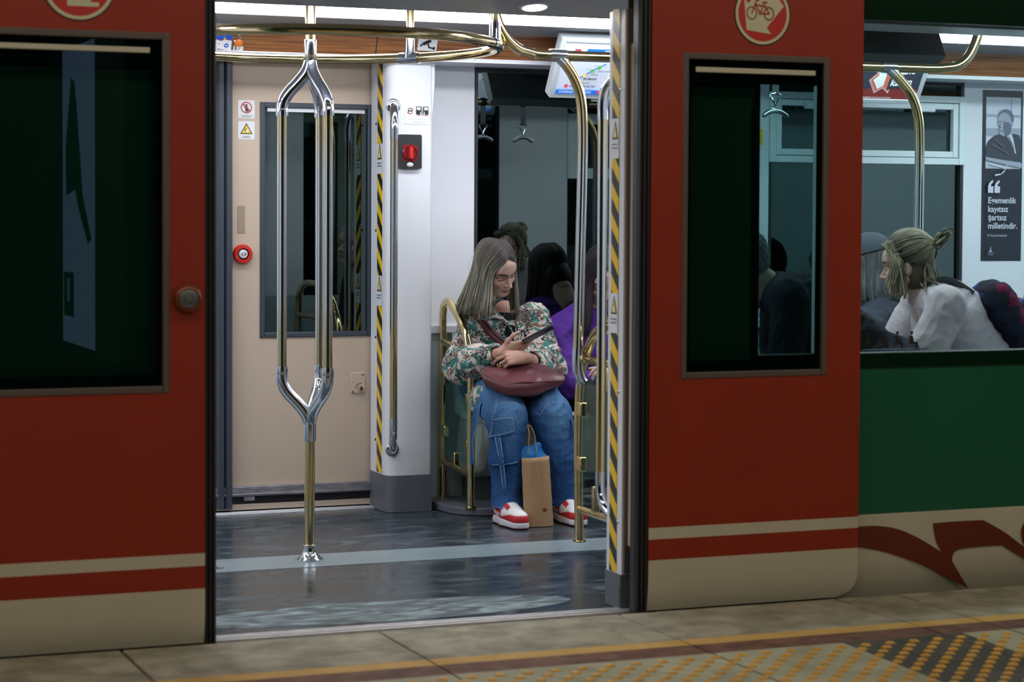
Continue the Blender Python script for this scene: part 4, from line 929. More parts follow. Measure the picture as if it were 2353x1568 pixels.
monitor('tilted screen showing an advertisement with an orange star on the far side', tl2, bl2, 0.50, -1, ad_art, ['lcd_dark', 'lcd_maroon', 'lcd_pink', 'lcd_orange', 'lcd_white', 'lcd_white'])
yb_ = 0.46; tr, br = at(2150, 62, Y=yb_ + 0.11), at(2172, 146, Y=yb_)
zz = br.z; bl3 = V3(br.x, yb_ + 0.04, zz); tl3 = V3(br.x, yb_ + 0.17, zz + 0.24)
monitor('dark back of a tilted screen hanging on the near side behind the right window', tl3, bl3, 0.55, 1, route_art, ['lcd_pale', 'lcd_blue', 'lcd_red', 'lcd_green', 'lcd_yellow', 'lcd_white', 'lcd_ink', 'light_blue'], dark_back=True)

# ---------------------------------------------------------------- hanging straps
def strap(lab, x, y, z0):
    t = thing('hanging_strap', lab, 'strap', (x, y, z0 - 0.26), 'hanging straps')
    sh = 0.055; z0 += sh
    MB().box((x - 0.014, y - 0.0015, z0 - 0.17), (x + 0.014, y + 0.0015, z0 - sh - 0.022)).build('webbing', ['gunmetal'], t)
    MB().tube([(x, y, z0 - 0.17), (x - 0.020, y, z0 - 0.175), (x - 0.022, y, z0 - 0.185), (x - 0.004, y, z0 - 0.21), (x, y, z0 - 0.235), (x + 0.004, y, z0 - 0.21), (x + 0.022, y, z0 - 0.185), (x + 0.020, y, z0 - 0.175), (x, y, z0 - 0.17)], 0.004, 8).build('link', ['chrome'], t)
    MB().tube(smooth_path([(x - 0.055, y, z0 - 0.262), (x - 0.03, y, z0 - 0.245), (x, y, z0 - 0.238), (x + 0.03, y, z0 - 0.245), (x + 0.055, y, z0 - 0.262)], 4), [0.004] + [0.010] * 15 + [0.004], 10).build('grip', ['chrome'], t)
    mb = MB(); mb.tube([V3(x, y, z0 - sh) + 0.0215 * V3(0, math.cos(a), math.sin(a)) for a in np.linspace(0, 2 * PI, 17)], 0.0018, 8, cap=False, flat=(8, 1, (1, 0, 0))); mb.build('clip', ['rubber'], t)
for px, lab in ((1782, 'chrome hanging strap seen through the window of the right red door leaf'), (1900, 'chrome hanging strap hidden by the edge of the right red leaf')):
    strap(lab, at(px, 230, Y=YRL).x, YRL, zrl)

# ---------------------------------------------------------------- poster on the far wall
em('poster_black', (0.020, 0.022, 0.036), 0.0); em('poster_grey', (0.36, 0.38, 0.48), 0.0); em('poster_pale', (0.62, 0.64, 0.74), 0.0); em('poster_mid', (0.14, 0.15, 0.20), 0.0); em('poster_suit', (0.05, 0.053, 0.075), 0.0)
a = at(2253, 600, Y=YF); w_ = at(2348, 400, Y=YF).x - a.x; h_ = at(2300, 209, Y=YF).z - at(2300, 601, Y=YF).z
fl = Flat(a + V3(0, -0.001, 0), (1, 0, 0), (0, 0, 1)); fl.plate([(0, 0), (w_, 0), (w_, h_), (0, h_)], 0.001, 0)
ux = lambda x: (x - 80) / (430 - 80) * w_; uy = lambda y: (1490 - y) / (1490 - 68) * h_          # positions read off an enlargement of the poster
p = lambda L: [(ux(x), uy(y)) for x, y in L]
sm = lambda L: [(q_.x, q_.y) for q_ in smooth_path([(ux(x), uy(y), 0) for x, y in L], 5, closed=True)]
fl.poly(p([(110, 720), (412, 720), (412, 125), (110, 125)]), 2); fl.poly(p([(110, 450), (412, 470), (412, 380), (110, 385)]), 1); fl.rect(ux(322), uy(380), ux(332), uy(125), 1); fl.rect(ux(110), uy(290), ux(412), uy(270), 1)
fl.poly(sm([(108, 600), (115, 520), (150, 470), (215, 435), (300, 440), (345, 428), (405, 455), (414, 600), (414, 660), (300, 650), (200, 655), (130, 640)]), 4)
fl.poly(p([(290, 450), (325, 420), (345, 470), (372, 592), (362, 592), (330, 520)]), 2); fl.poly(p([(296, 452), (312, 455), (345, 520), (360, 580), (335, 540)]), 3)
fl.poly(sm([(208, 300), (215, 260), (250, 235), (300, 240), (335, 275), (338, 340), (325, 380), (315, 430), (270, 448), (235, 440), (218, 410), (222, 370), (206, 345)]), 1)
fl.poly(sm([(214, 285), (225, 245), (270, 224), (318, 238), (345, 285), (343, 330), (330, 345), (322, 310), (300, 268), (250, 252)]), 3); fl.poly(sm([(328, 330), (340, 335), (338, 365), (326, 375)]), 1)
fl.poly(sm([(262, 340), (318, 345), (318, 425), (275, 445), (262, 400)]), 3); fl.line(p([(214, 330), (236, 326)]), 0.004, 3); fl.line(p([(250, 330), (282, 334)]), 0.004, 3); fl.line(p([(228, 345), (220, 372), (234, 378)]), 0.003, 3); fl.line(p([(224, 404), (256, 404)]), 0.003, 3)
fl.line(p([(150, 520), (230, 560), (300, 600)]), 0.004, 3); fl.line(p([(180, 480), (260, 540)]), 0.004, 3)
fl.poly(p([(108, 625), (414, 672), (414, 712), (108, 650)]), 1); fl.line(p([(120, 690), (250, 720)]), 0.005, 3); fl.line(p([(285, 690), (265, 735), (240, 765), (185, 775)]), 0.007, 2)
fl.rect(ux(80), uy(800), ux(412), uy(735), 0) if False else None
for x0 in (122, 178):
    fl.poly(p([(x0, 922), (x0, 868), (x0 + 12, 838), (x0 + 40, 815), (x0 + 46, 832), (x0 + 28, 850), (x0 + 24, 868), (x0 + 47, 868), (x0 + 47, 922)]), 2)
for s_, y in (('Egemenlik', 1008), ('kayıtsız', 1080), ('şartsız', 1150), ('milletindir.', 1220)): fl.text(s_, ux(122), uy(y), 0.0415, 2, bold=0.0008, sx=.97)
fl.text('M. Kemal Atatürk', ux(120), uy(1286), 0.0155, 2)
fl.poly(p([(132, 1416), (162, 1416), (152, 1395), (149, 1368), (146, 1368), (142, 1395)]), 1); fl.rect(ux(118), uy(1432), ux(178), uy(1422), 3); fl.rect(ux(125), uy(1444), ux(170), uy(1438), 3)
tag(fl.build('wall_poster', ['poster_black', 'poster_grey', 'poster_pale', 'poster_mid', 'poster_suit']), 'tall black poster with a grey portrait and white lettering on the far white wall', 'poster')
# yellow tab on the white frame seen through the right leaf
a, b = at(1743, 333, Y=YF - .002), at(1752, 297, Y=YF - .002); MB().box((a.x, YF - .004, a.z), (b.x, YF + .001, b.z)).build('yellow_tab', ['sign_yellow']); tag(bpy.data.objects['yellow_tab'], 'small yellow tab on the white pillar seen through the right leaf window', 'sticker')

# seat priority symbols on the pane of the right window
Yg = YO + 0.0075; fl = Flat(at(1982, 806, Y=Yg), (1, 0, 0), (0, 0, 1), lift=0.0002); w_, h_ = size((1982, 806), (2117, 757), Yg)
fl.line([(0, h_ * .03), (w_ * .97, h_ * .06), (w_ * .99, h_ * .09)], h_ * .03, 1)
def person_glyph(f, x, s, stick=None, lap=False, walk=False):
    f.disc(x + s * .30, h_ * .84, s * .10, 0); f.poly([(x + s * .18, h_ * .70), (x + s * .36, h_ * .70), (x + s * .44, h_ * .38), (x + s * .16, h_ * .32)], 0); f.line([(x + s * .2, h_ * .34), (x + s * .62, h_ * .32), (x + s * .62, h_ * .10)], s * .13, 0); f.line([(x + s * .1, h_ * .66), (x + s * .1, h_ * .14)], s * .05, 0); f.line([(x + s * .3, h_ * .3), (x + s * .3, h_ * .12)], s * .04, 0)
    if lap: f.disc(x + s * .52, h_ * .62, s * .07, 0); f.rect(x + s * .42, h_ * .40, x + s * .58, h_ * .56, 0)
    if stick: f.line([(x + s * .7, h_ * .5), (x + s * .7, h_ * .08)], s * .04, 0)
for i, (st, lp, sl) in enumerate(((0, 0, 0), (0, 0, 1), (0, 1, 0), (1, 0, 0))):
    x = w_ * (.02 + .245 * i)
    if sl: fl.disc(x + .3 * h_ * .6, h_ * .82, h_ * .07, 0); fl.poly([(x + h_ * .08, h_ * .72), (x + h_ * .3, h_ * .70), (x + h_ * .62, h_ * .2), (x + h_ * .5, h_ * .08), (x + h_ * .12, h_ * .36)], 0); fl.line([(x + h_ * .08, h_ * .1), (x + h_ * .08, h_ * .36)], h_ * .03, 0)
    else: person_glyph(fl, x, h_ * .82, st, lp)
tag(fl.build('priority_seat_sticker', ['ink', 'light_blue']), 'row of four black priority seat symbols at the foot of the right window', 'sticker')

# ---------------------------------------------------------------- round signs on the red leaves
def round_sign(lab, px, py, R, art):
    c = at(px, py, Y=-0.0006); fl = Flat(c, (1, 0, 0), (0, 0, 1)); fl.plate(arc2(0, 0, R * 1.03, R * 1.03, 0, 354, 59), 0.001, 3)
    fl.disc(0, 0, R * .99, 1); fl.disc(0, 0, R * .89, 0); art(fl, R); return tag(fl.build('round_sign', ['sign_red', 'sign_cream', 'sign_red', 'ink']), lab, 'sign')
def bike(f, R):
    q_ = lambda L: [((x - 1405) / 250 * R, (135 - y) / 250 * R) for x, y in L]      # from an enlargement of the sign
    f.poly(q_([(1233, 12), (1272, 55), (1375, -50), (1500, -60), (1597, 68), (1443, 245), (1483, 297), (1257, 270)]), 1)
    for cx in (1303, 1460): f.line([(a, b) for a, b in [(((cx + 43 * math.cos(t)) - 1405) / 250 * R, (135 - (132 + 50 * math.sin(t))) / 250 * R) for t in np.linspace(0, 2 * PI, 30)]], R * .034, 2)
    f.line(q_([(1303, 132), (1345, 28), (1368, 28)]), R * .038, 2); f.line(q_([(1333, 60), (1380, 132), (1460, 132), (1432, 75), (1333, 62)]), R * .038, 2); f.line(q_([(1380, 132), (1420, 42)]), R * .038, 2); f.line(q_([(1402, 40), (1440, 40)]), R * .045, 2); f.disc(*q_([(1380, 126)])[0], R * .05, 2)
ctr = at(1752, 30, Y=0); Rr = (at(1815, 30, Y=0).x - at(1690, 30, Y=0).x) / 2
round_sign('round red and cream sign with a bicycle in an arrow on the right red leaf', 1752, 32, Rr, bike)
def arrow2(f, R):
    f.rect(-R * .32, -R * .62, R * .55, -R * .50, 1); f.poly([(-R * .32, -R * .5), (R * .35, -R * .5), (R * .1, R * .1), (R * .4, R * .4), (-R * .1, R * .6), (-R * .6, R * .2)], 1)
round_sign('round red and cream sign cut off at the top of the left red leaf', 181, -38, Rr * 1.04, arrow2)

# ---------------------------------------------------------------- lit advertisement box on the platform, mirrored in the left leaf's pane
em('ad_glow', (0.30, 0.36, 0.60), 2.2); em('ad_dark', (0.02, 0.06, 0.07), .6); em('ad_mid', (0.20, 0.22, 0.30), 2.2)
bx = 2.29; y0, y1 = -6.93, -5.9; z0, z1 = 0.50, 2.27
t = thing('advert_lightbox', 'lit bluish advertisement box on the platform, mirrored in the left leaf window', 'light box', (bx, (y0 + y1) / 2, ZP))
mb = MB(); mb.box((bx, y0 - 0.05, z0 - 0.06), (bx + 0.16, y1 + 0.05, z1 + 0.06)); mb.box((bx + 0.05, y0 + 0.1, ZP), (bx + 0.11, y0 + 0.2, z0)); mb.box((bx + 0.05, y1 - 0.2, ZP), (bx + 0.11, y1 - 0.1, z0)); mb.build('cabinet', ['box_grey'], t)
fl = Flat((bx - 0.001, y1, z0), (0, -1, 0), (0, 0, 1)); W_, H_ = y1 - y0, z1 - z0
fl.rect(0, 0, W_, H_, 0)
mirror = lambda L: [(W_ * (1 - x), H_ * y) for x, y in L]
fl.poly(mirror([(0.30, 0.88), (0.42, 0.86), (0.50, 0.62), (0.62, 0.48), (0.78, 0.34), (0.86, 0.42), (0.66, 0.60), (0.60, 0.78)][::-1]) if False else mirror([(0.28, 0.90), (0.40, 0.88), (0.55, 0.66), (0.64, 0.50), (0.90, 0.36), (0.80, 0.34), (0.55, 0.44), (0.40, 0.52), (0.12, 0.50), (0.10, 0.66), (0.24, 0.74)]), 1)
fl.poly(mirror([(0.04, 0.09), (0.36, 0.09), (0.36, 0.24), (0.04, 0.24)]), 1); fl.poly(mirror([(0.14, 0.14), (0.24, 0.14), (0.24, 0.22), (0.14, 0.22)]), 2)
fl.build('picture', ['ad_glow', 'ad_dark', 'ad_mid'], t)
# ---------------------------------------------------------------- soft shapes: smooth unions of limbs meshed on a grid
class Field:
    def __init__(s, lo, hi, h):
        s.lo = np.array(lo, float); s.h = h; s.n = np.maximum(4, np.ceil((np.array(hi) - s.lo) / h).astype(int) + 1)
        s.D = np.full(tuple(s.n), 1.0, np.float32)
    def _sub(s, lo, hi):
        a = np.clip(np.floor((np.array(lo) - s.lo) / s.h).astype(int), 0, s.n); b = np.clip(np.ceil((np.array(hi) - s.lo) / s.h).astype(int) + 1, 0, s.n)
        if np.any(b <= a): return None, None
        sl = tuple(slice(i, j) for i, j in zip(a, b))
        g = np.meshgrid(*[(np.arange(i, j) * s.h + o).astype(np.float32) for i, j, o in zip(a, b, s.lo)], indexing='ij')
        return sl, g
    def _put(s, lo, hi, fn, k, sub):
        m = k * 1.5 + s.h * 3
        sl, g = s._sub(np.array(lo) - m, np.array(hi) + m)
        if sl is None: return s
        d = fn(*g); D = s.D[sl]
        if sub: d = -d; D = -D; d = -d * 1.0; d = d; D2 = D; q = np.minimum(D2, 1e9)
        if sub:
            a, b = s.D[sl], -fn(*g); hh = np.clip(0.5 - 0.5 * (a - b) / max(k, 1e-6), 0, 1); s.D[sl] = a * (1 - hh) + b * hh + k * hh * (1 - hh)
        else:
            hh = np.clip(0.5 + 0.5 * (d - D) / max(k, 1e-6), 0, 1); s.D[sl] = d * (1 - hh) + D * hh - k * hh * (1 - hh)
        return s
    def ell(s, c, r, k=0.01, sub=False, rot=None):
        c = np.array(c, float); r = np.array(r, float); R = np.array(rot, float) if rot is not None else None
        e = np.full(3, r.max()) if R is not None else r
        def fn(x, y, z):
            p = [x - c[0], y - c[1], z - c[2]]
            if R is not None: p = [R[0][i] * p[0] + R[1][i] * p[1] + R[2][i] * p[2] for i in range(3)]
            k0 = np.sqrt((p[0] / r[0]) ** 2 + (p[1] / r[1]) ** 2 + (p[2] / r[2]) ** 2); k1 = np.sqrt((p[0] / r[0] ** 2) ** 2 + (p[1] / r[1] ** 2) ** 2 + (p[2] / r[2] ** 2) ** 2)
            return k0 * (k0 - 1) / np.maximum(k1, 1e-6)
        return s._put(c - e, c + e, fn, k, sub)
    def cap(s, a, b, ra, rb, k=0.01, sub=False, flat=None):
        a = np.array(a, float); b = np.array(b, float); ab = b - a; L = max(ab @ ab, 1e-12); R = max(ra, rb)
        def fn(x, y, z):
            px, py, pz = x - a[0], y - a[1], z - a[2]; t = np.clip((px * ab[0] + py * ab[1] + pz * ab[2]) / L, 0, 1)
            qx, qy, qz = px - ab[0] * t, py - ab[1] * t, pz - ab[2] * t
            if flat is not None:      # flat = (unit vector, factor): squash across that direction
                u, f = flat; w_ = (qx * u[0] + qy * u[1] + qz * u[2]) * (1 / f - 1); qx, qy, qz = qx + u[0] * w_, qy + u[1] * w_, qz + u[2] * w_
            return np.sqrt(qx * qx + qy * qy + qz * qz) - (ra + (rb - ra) * t)
        return s._put(np.minimum(a, b) - R, np.maximum(a, b) + R, fn, k, sub)
    def chain(s, pts, rs, k=0.01, flat=None):
        for i in range(len(pts) - 1): s.cap(pts[i], pts[i + 1], rs[i], rs[i + 1], k, flat=flat)
        return s
    def box(s, c, b, r, k=0.005, rot=None, sub=False):
        c = np.array(c, float); b = np.array(b, float); R = np.array(rot, float) if rot is not None else None; e = np.full(3, np.linalg.norm(b)) if R is not None else b
        def fn(x, y, z):
            p = [x - c[0], y - c[1], z - c[2]]
            if R is not None: p = [R[0][i] * p[0] + R[1][i] * p[1] + R[2][i] * p[2] for i in range(3)]
            q = [np.abs(p[i]) - (b[i] - r) for i in range(3)]
            return np.sqrt(sum(np.maximum(v, 0) ** 2 for v in q)) + np.minimum(np.maximum(np.maximum(q[0], q[1]), q[2]), 0) - r
        return s._put(c - e, c + e, fn, k, sub)
    def cut(s, o, nrm, k=0.002):
        """remove everything on the side the normal points to"""
        o = np.array(o, float); nrm = np.array(nrm, float); nrm /= np.linalg.norm(nrm)
        g = np.meshgrid(*[(np.arange(n) * s.h + l).astype(np.float32) for n, l in zip(s.n, s.lo)], indexing='ij')
        d = (g[0] - o[0]) * nrm[0] + (g[1] - o[1]) * nrm[1] + (g[2] - o[2]) * nrm[2]; hh = np.clip(0.5 - 0.5 * (s.D - d) / k, 0, 1); s.D = (s.D * (1 - hh) + d * hh + k * hh * (1 - hh)).astype(np.float32)
        return s
    def mesh(s):
        D = s.D.copy()
        D[0] = D[-1] = 1; D[:, 0] = D[:, -1] = 1; D[:, :, 0] = D[:, :, -1] = 1
        nx, ny, nz = D.shape; I = D < 0; cs = (nx - 1, ny - 1, nz - 1); acc = [np.zeros(cs, np.float32) for _ in range(3)]; cnt = np.zeros(cs, np.float32); E = []
        for ax in range(3):
            s0 = [slice(None)] * 3; s1 = [slice(None)] * 3; s0[ax] = slice(0, -1); s1[ax] = slice(1, None)
            a, b = D[tuple(s0)], D[tuple(s1)]; m = I[tuple(s0)] != I[tuple(s1)]; t = np.where(m, a / np.where(m, a - b, 1), 0)
            ix = np.indices(a.shape, dtype=np.float32); pos = [ix[i] + (t if i == ax else 0) for i in range(3)]; E.append((m, I[tuple(s0)]))
            o = [i for i in range(3) if i != ax]
            for d0 in (0, 1):
                for d1 in (0, 1):
                    sl = [None] * 3; sl[ax] = slice(None); sl[o[0]] = slice(d0, a.shape[o[0]] - 1 + d0); sl[o[1]] = slice(d1, a.shape[o[1]] - 1 + d1); sl = tuple(sl); mm = m[sl]
                    cnt += mm
                    for i in range(3): acc[i] += np.where(mm, pos[i][sl], 0)
        act = cnt > 0; idx = np.full(cs, -1, np.int64); idx[act] = np.arange(act.sum())
        V = np.stack([acc[i][act] / cnt[act] for i in range(3)], 1) * s.h + s.lo; F = []
        for ax in range(3):
            m, ins = E[ax]; o = [i for i in range(3) if i != ax]; w_ = np.argwhere(m)
            w_ = w_[(w_[:, o[0]] > 0) & (w_[:, o[0]] < cs[o[0]]) & (w_[:, o[1]] > 0) & (w_[:, o[1]] < cs[o[1]])]
            q = []
            for d0, d1 in ((-1, -1), (0, -1), (0, 0), (-1, 0)):
                c = w_.copy(); c[:, o[0]] += d0; c[:, o[1]] += d1; q.append(idx[c[:, 0], c[:, 1], c[:, 2]])
            q = np.stack(q, 1); fl = ins[w_[:, 0], w_[:, 1], w_[:, 2]] ^ (ax == 1); q[~fl] = q[~fl][:, ::-1]; F.append(q)
        return V, np.concatenate(F)

def relax(V, F, it=2):
    n = len(V); e = np.concatenate([F[:, [0, 1]], F[:, [1, 2]], F[:, [2, 3]], F[:, [3, 0]]]); 
    for _ in range(it):
        A = np.zeros_like(V); c = np.zeros(n); np.add.at(A, e[:, 0], V[e[:, 1]]); np.add.at(A, e[:, 1], V[e[:, 0]]); np.add.at(c, e[:, 0], 1); np.add.at(c, e[:, 1], 1)
        V = 0.5 * V + 0.5 * A / np.maximum(c, 1)[:, None]
    return V
def normals(V, F):
    fn_ = np.cross(V[F[:, 2]] - V[F[:, 0]], V[F[:, 3]] - V[F[:, 1]]); N = np.zeros_like(V)
    for i in range(4): np.add.at(N, F[:, i], fn_)
    return N / np.maximum(np.linalg.norm(N, axis=1), 1e-9)[:, None]
def wave(V, freq, seed, n=7):
    r = np.random.RandomState(seed); a = np.zeros(len(V))
    for _ in range(n):
        d = r.normal(size=3); d /= np.linalg.norm(d); a += np.sin(V @ d * freq * r.uniform(.6, 1.5) + r.uniform(0, 6.28))
    return a / math.sqrt(n)
def folds(V, F, amp, freq, seed, stretch=(1, 1, 1)):
    """cloth creases: ridged waves pushed along the normals"""
    P = V * np.array(stretch); w1 = wave(P, freq, seed); w2 = wave(P, freq * 2.1, seed + 5)
    d = amp * (0.7 - np.abs(w1)) + amp * .35 * (0.6 - np.abs(w2))
    return V + normals(V, F) * d[:, None]
class Soup:
    """gathers grid meshes into one object with per-point colour"""
    def __init__(s): s.mb = MB(); s.c = []
    def add(s, V, F, col):
        s.mb.add(V.tolist(), F.tolist() if hasattr(F, 'tolist') else F, 0); c = np.array(col, float); s.c.append(np.tile(c, (len(V), 1)) if c.ndim == 1 else c); return s
    def tube(s, path, r, col, n=6, flat=None):
        o = len(s.mb.v); s.mb.tube(path, r, n, flat=flat); k = len(s.mb.v) - o; c = np.array(col, float)
        s.c.append(np.tile(c, (k, 1)) if c.ndim == 1 else np.repeat(c, n, axis=0)); return s
    def build(s, name, m, parent, angle=0):
        return s.mb.build(name, [m], parent, angle=angle, colors=np.concatenate(s.c))
mat('skin', rough=0.48, attr='col', spec=0.35, sss=0.06)
mat('hair', rough=0.48, attr='col', spec=0.3)
mat('cloth', rough=0.85, attr='col', spec=0.2, bump=(260, 0.25))
mat('denim', rough=0.85, attr='col', spec=0.15, noise=(150, 0.22, (1, 1, .35)), bump=(300, 0.3))
mat('leather', (0.115, 0.030, 0.038), 0.36, spec=0.6, bump=(40, 0.06))
mat('shoe', rough=0.45, attr='col', spec=0.4)
mat('kraft', (0.36, 0.22, 0.115), 0.8, noise=(60, 0.06, (1, 1, .2)))
mat('shirt_black', (0.010, 0.011, 0.013), 0.9, spec=0.1)
mat('nail', (0.33, 0.36, 0.72), 0.2)
mat('gold', (0.8, 0.55, 0.2), 0.2, 1.0)
mat('blue_cloth', (0.012, 0.20, 0.56), 0.8, bump=(90, 0.2))
mat('phone_black', (0.012, 0.012, 0.016), 0.4)
def mat_camo():
    m = mat('camo', (0.1, 0.3, 0.28), 0.8, spec=0.2); nt = m.node_tree; b = nt.nodes['Principled BSDF']; L = nt.links.new
    n1 = tex(nt, 'Noise', 17, (1, 1, 1.25), 4, 0.4); n2 = tex(nt, 'Noise', 19, (1.2, 1, 1), 4, 0.6, rot=(1, 2, .5)); n3 = tex(nt, 'Noise', 12, (1, 1, 1), 2, 0.4, rot=(2, .4, 1)); v = tex(nt, 'Noise', 95, (1, 1, 1), 2, 2.0)
    c = ramp(nt, n1, [(0.0, (0.55, 0.46, 0.42)), (0.43, (0.052, 0.19, 0.175)), (0.52, (0.58, 0.48, 0.44)), (0.57, (0.20, 0.125, 0.09)), (0.63, (0.10, 0.09, 0.09))], 'CONSTANT')
    c2 = ramp(nt, n2, [(0.0, (0.052, 0.19, 0.175)), (0.50, (0.60, 0.51, 0.47))], 'CONSTANT')
    s2 = ramp(nt, n2, [(0.0, (0, 0, 0)), (0.58, (1, 1, 1))], 'CONSTANT'); c = mix_node(nt, s2, c, c2)
    sp = ramp(nt, v, [(0.0, (0, 0, 0)), (0.50, (1, 1, 1))], 'CONSTANT'); ar = ramp(nt, n3, [(0.0, (0, 0, 0)), (0.52, (1, 1, 1))], 'CONSTANT')
    mu = nt.nodes.new('ShaderNodeMath'); mu.operation = 'MULTIPLY'; L(sp, mu.inputs[0]); L(ar, mu.inputs[1])
    L(mix_node(nt, mu.outputs[0], c, (0.022, 0.020, 0.022)), b.inputs['Base Color'])
mat_camo()

def rotm(yaw=0, pitch=0, roll=0):
    """columns turn head-local axes (x = own left, -y = face, z = up) into the train's axes"""
    return np.array((Matrix.Rotation(yaw, 3, 'Z') @ Matrix.Rotation(pitch, 3, 'X') @ Matrix.Rotation(roll, 3, 'Y')))

SKIN = (0.46, 0.275, 0.205)
def head_mesh(h=0.0032, skin=SKIN, lips=(0.33, 0.13, 0.12), brow=(0.05, 0.032, 0.028), old=False, ears=True, neck=True):
    """a head in local axes: eyes at z = 0, face towards -y, neck running down"""
    f = Field((-.115, -.14, -.27), (.115, .135, .16), h)
    f.ell((0, .014, .048), (.074, .092, .086), .02); f.ell((0, -.030, -.025), (.058, .060, .085), .03)
    f.ell((0, -.052, -.052), (.044, .040, .055), .03); f.ell((0, -.074, -.099), (.022, .018, .015), .03)
    for s in (1, -1):
        f.cap((s * .052, .004, -.055), (s * .018, -.066, -.100), .020, .014, .025)
        f.ell((s * .041, -.066, -.026), (.020, .016, .016), .022)
        f.cap((s * .012, -.0885, .022), (s * .046, -.072, .020), .010, .007, .014)
    f.ell((0, -.078, .045), (.045, .020, .032), .03)
    for s in (1, -1): f.ell((s * .0315, -.099, -.002), (.019, .015, .0115), .012, sub=True)
    for s in (1, -1): f.ell((s * .0315, -.0765, -.0015), (.0150, .0135, .0105), .004)
    f.cap((0, -.090, .012), (0, -.111, -.030), .0072, .0092, .010); f.ell((0, -.116, -.035), (.0085, .009, .0080), .007)
    for s in (1, -1): f.ell((s * .0105, -.102, -.038), (.0075, .0085, .006), .006)
    for s in (1, -1): f.ell((s * .0055, -.107, -.0445), (.0035, .004, .003), .003, sub=True)
    f.ell((0, -.094, -.0635), (.0215, .0085, .0052), .005); f.ell((0, -.0925, -.0735), (.0185, .0090, .0062), .005)
    f.cap((-.022, -.091, -.0685), (.022, -.091, -.0685), .0022, .0022, .003, sub=True) if False else None
    f.ell((0, -.104, -.0683), (.024, .0085, .0016), .003, sub=True); f.ell((0, -.101, -.0845), (.016, .006, .005), .006, sub=True)
    if ears:
        for s in (1, -1):
            f.ell((s * .073, .012, -.014), (.010, .018, .030), .006); f.ell((s * .084, .006, -.012), (.007, .010, .018), .004, sub=True)
    if neck: f.cap((0, .030, -.05), (0, .052, -.22), .050, .053, .03)
    V, F = f.mesh(); V = relax(V, F, 1)
    x, y, z = V[:, 0], V[:, 1].copy(), V[:, 2].copy(); c = np.tile(np.array(skin), (len(V), 1))
    def put(mask, col): 
        m = np.clip(mask, 0, 1)[:, None]; c[:] = c * (1 - m) + np.array(col) * m
    g = lambda cx, cz, rx, rz, p=2: np.exp(-(np.abs((np.abs(x) - cx) / rx) ** p + np.abs((z - cz) / rz) ** p)) * (y < -.05)
    put(.45 * g(.040, -.035, .022, .02), np.array(skin) * (1.05, .86, .84)); put(.30 * g(0, -.03, .014, .018), np.array(skin) * (1.02, .86, .82))
    put(1.2 * g(.0, -.0690, .0215, .0105, 4) * (y < -.086), lips); put(1.0 * np.exp(-(((np.abs(x)) / .021) ** 4 + ((z + .0683) / .0016) ** 2)) * (y < -.08), np.array(lips) * .35)
    bz = .0215 + .010 * np.sin(np.clip((np.abs(x) - .008) / .042, 0, 1) * 2.3) - .004
    put(1.5 * np.exp(-((z - bz) / .0048) ** 4 - ((np.abs(x) - .031) / .0225) ** 6) * (y < -.05), brow)
    put(1.3 * np.exp(-((z + .0075 - .0035 * ((np.abs(x) - .0315) / .015) ** 2 * -1 - .0) / .0028) ** 2 - ((np.abs(x) - .0325) / .0160) ** 6) * (y < -.06), (.018, .012, .012))
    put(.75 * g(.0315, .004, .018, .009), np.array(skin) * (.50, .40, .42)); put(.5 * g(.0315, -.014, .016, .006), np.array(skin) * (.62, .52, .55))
    if old: put(.35 * g(0, .06, .05, .02), np.array(skin) * .9)
    V[:, 2] = np.where(z < 0, z * np.where(z > -.12, .925, 1), z); V[:, 2] = np.where(z <= -.12, z + .009, V[:, 2])
    return V, F, c

def hand_field(f, wrist, xdir, back, curls, spread=0.16, thumb=None, sc=1.0, side=1, tips=None):
    """adds a hand to a field. xdir = wrist to knuckles, back = out of the back of the hand, side = +1 when the thumb lies on back x xdir.
    curls = per finger (index..little) three joint bends in degrees. Returns finger tips with nail frames"""
    X = np.array(xdir, float); X /= np.linalg.norm(X); B = np.array(back, float); B -= X * (B @ X); B /= np.linalg.norm(B); T = np.cross(B, X) * side
    W = np.array(wrist, float); out = []
    P = lambda a, t, b: W + (X * a + T * t + B * b) * sc
    base = [(.082, .027, .003), (.086, .008, .005), (.081, -.011, .003), (.073, -.028, -.002)]
    for q in base: f.cap(P(.012, q[1] * .55, 0), P(*q), .0155 * sc, .0105 * sc, .010)
    f.cap(P(.02, .02, -.006), P(.06, .022, -.006), .013 * sc, .011 * sc, .012)
    L = [(.040, .024, .019), (.044, .028, .020), (.041, .026, .020), (.032, .020, .018)]; R = [.0088, .0090, .0084, .0074]
    for i, q in enumerate(base):
        p = P(*q); ang = 0; sp = (1.2 - i * .8) * spread; d0 = X * math.cos(sp) + T * math.sin(sp)
        r = R[i] * sc
        for j, l in enumerate(L[i]):
            ang += math.radians(curls[i][j]); d = d0 * math.cos(ang) - B * math.sin(ang); e = p + d * l * sc
            f.cap(p, e, r, r * .90, .004); p = e; r *= .90
        nb = B * math.cos(ang) + d0 * math.sin(ang); out.append((p, d, nb, r))
    if thumb:
        p = P(.022, .024, -.006); r = .0125 * sc
        for (a, t, b), l in thumb:
            d = X * a + T * t + B * b; d /= np.linalg.norm(d); e = p + d * l * sc; f.cap(p, e, r, r * .86, .006); p = e; r *= .86
        nb = np.cross(d, np.cross(B, d)); n_ = np.linalg.norm(nb); out.append((p, d, nb / n_ if n_ > 1e-6 else B, r))
    return out
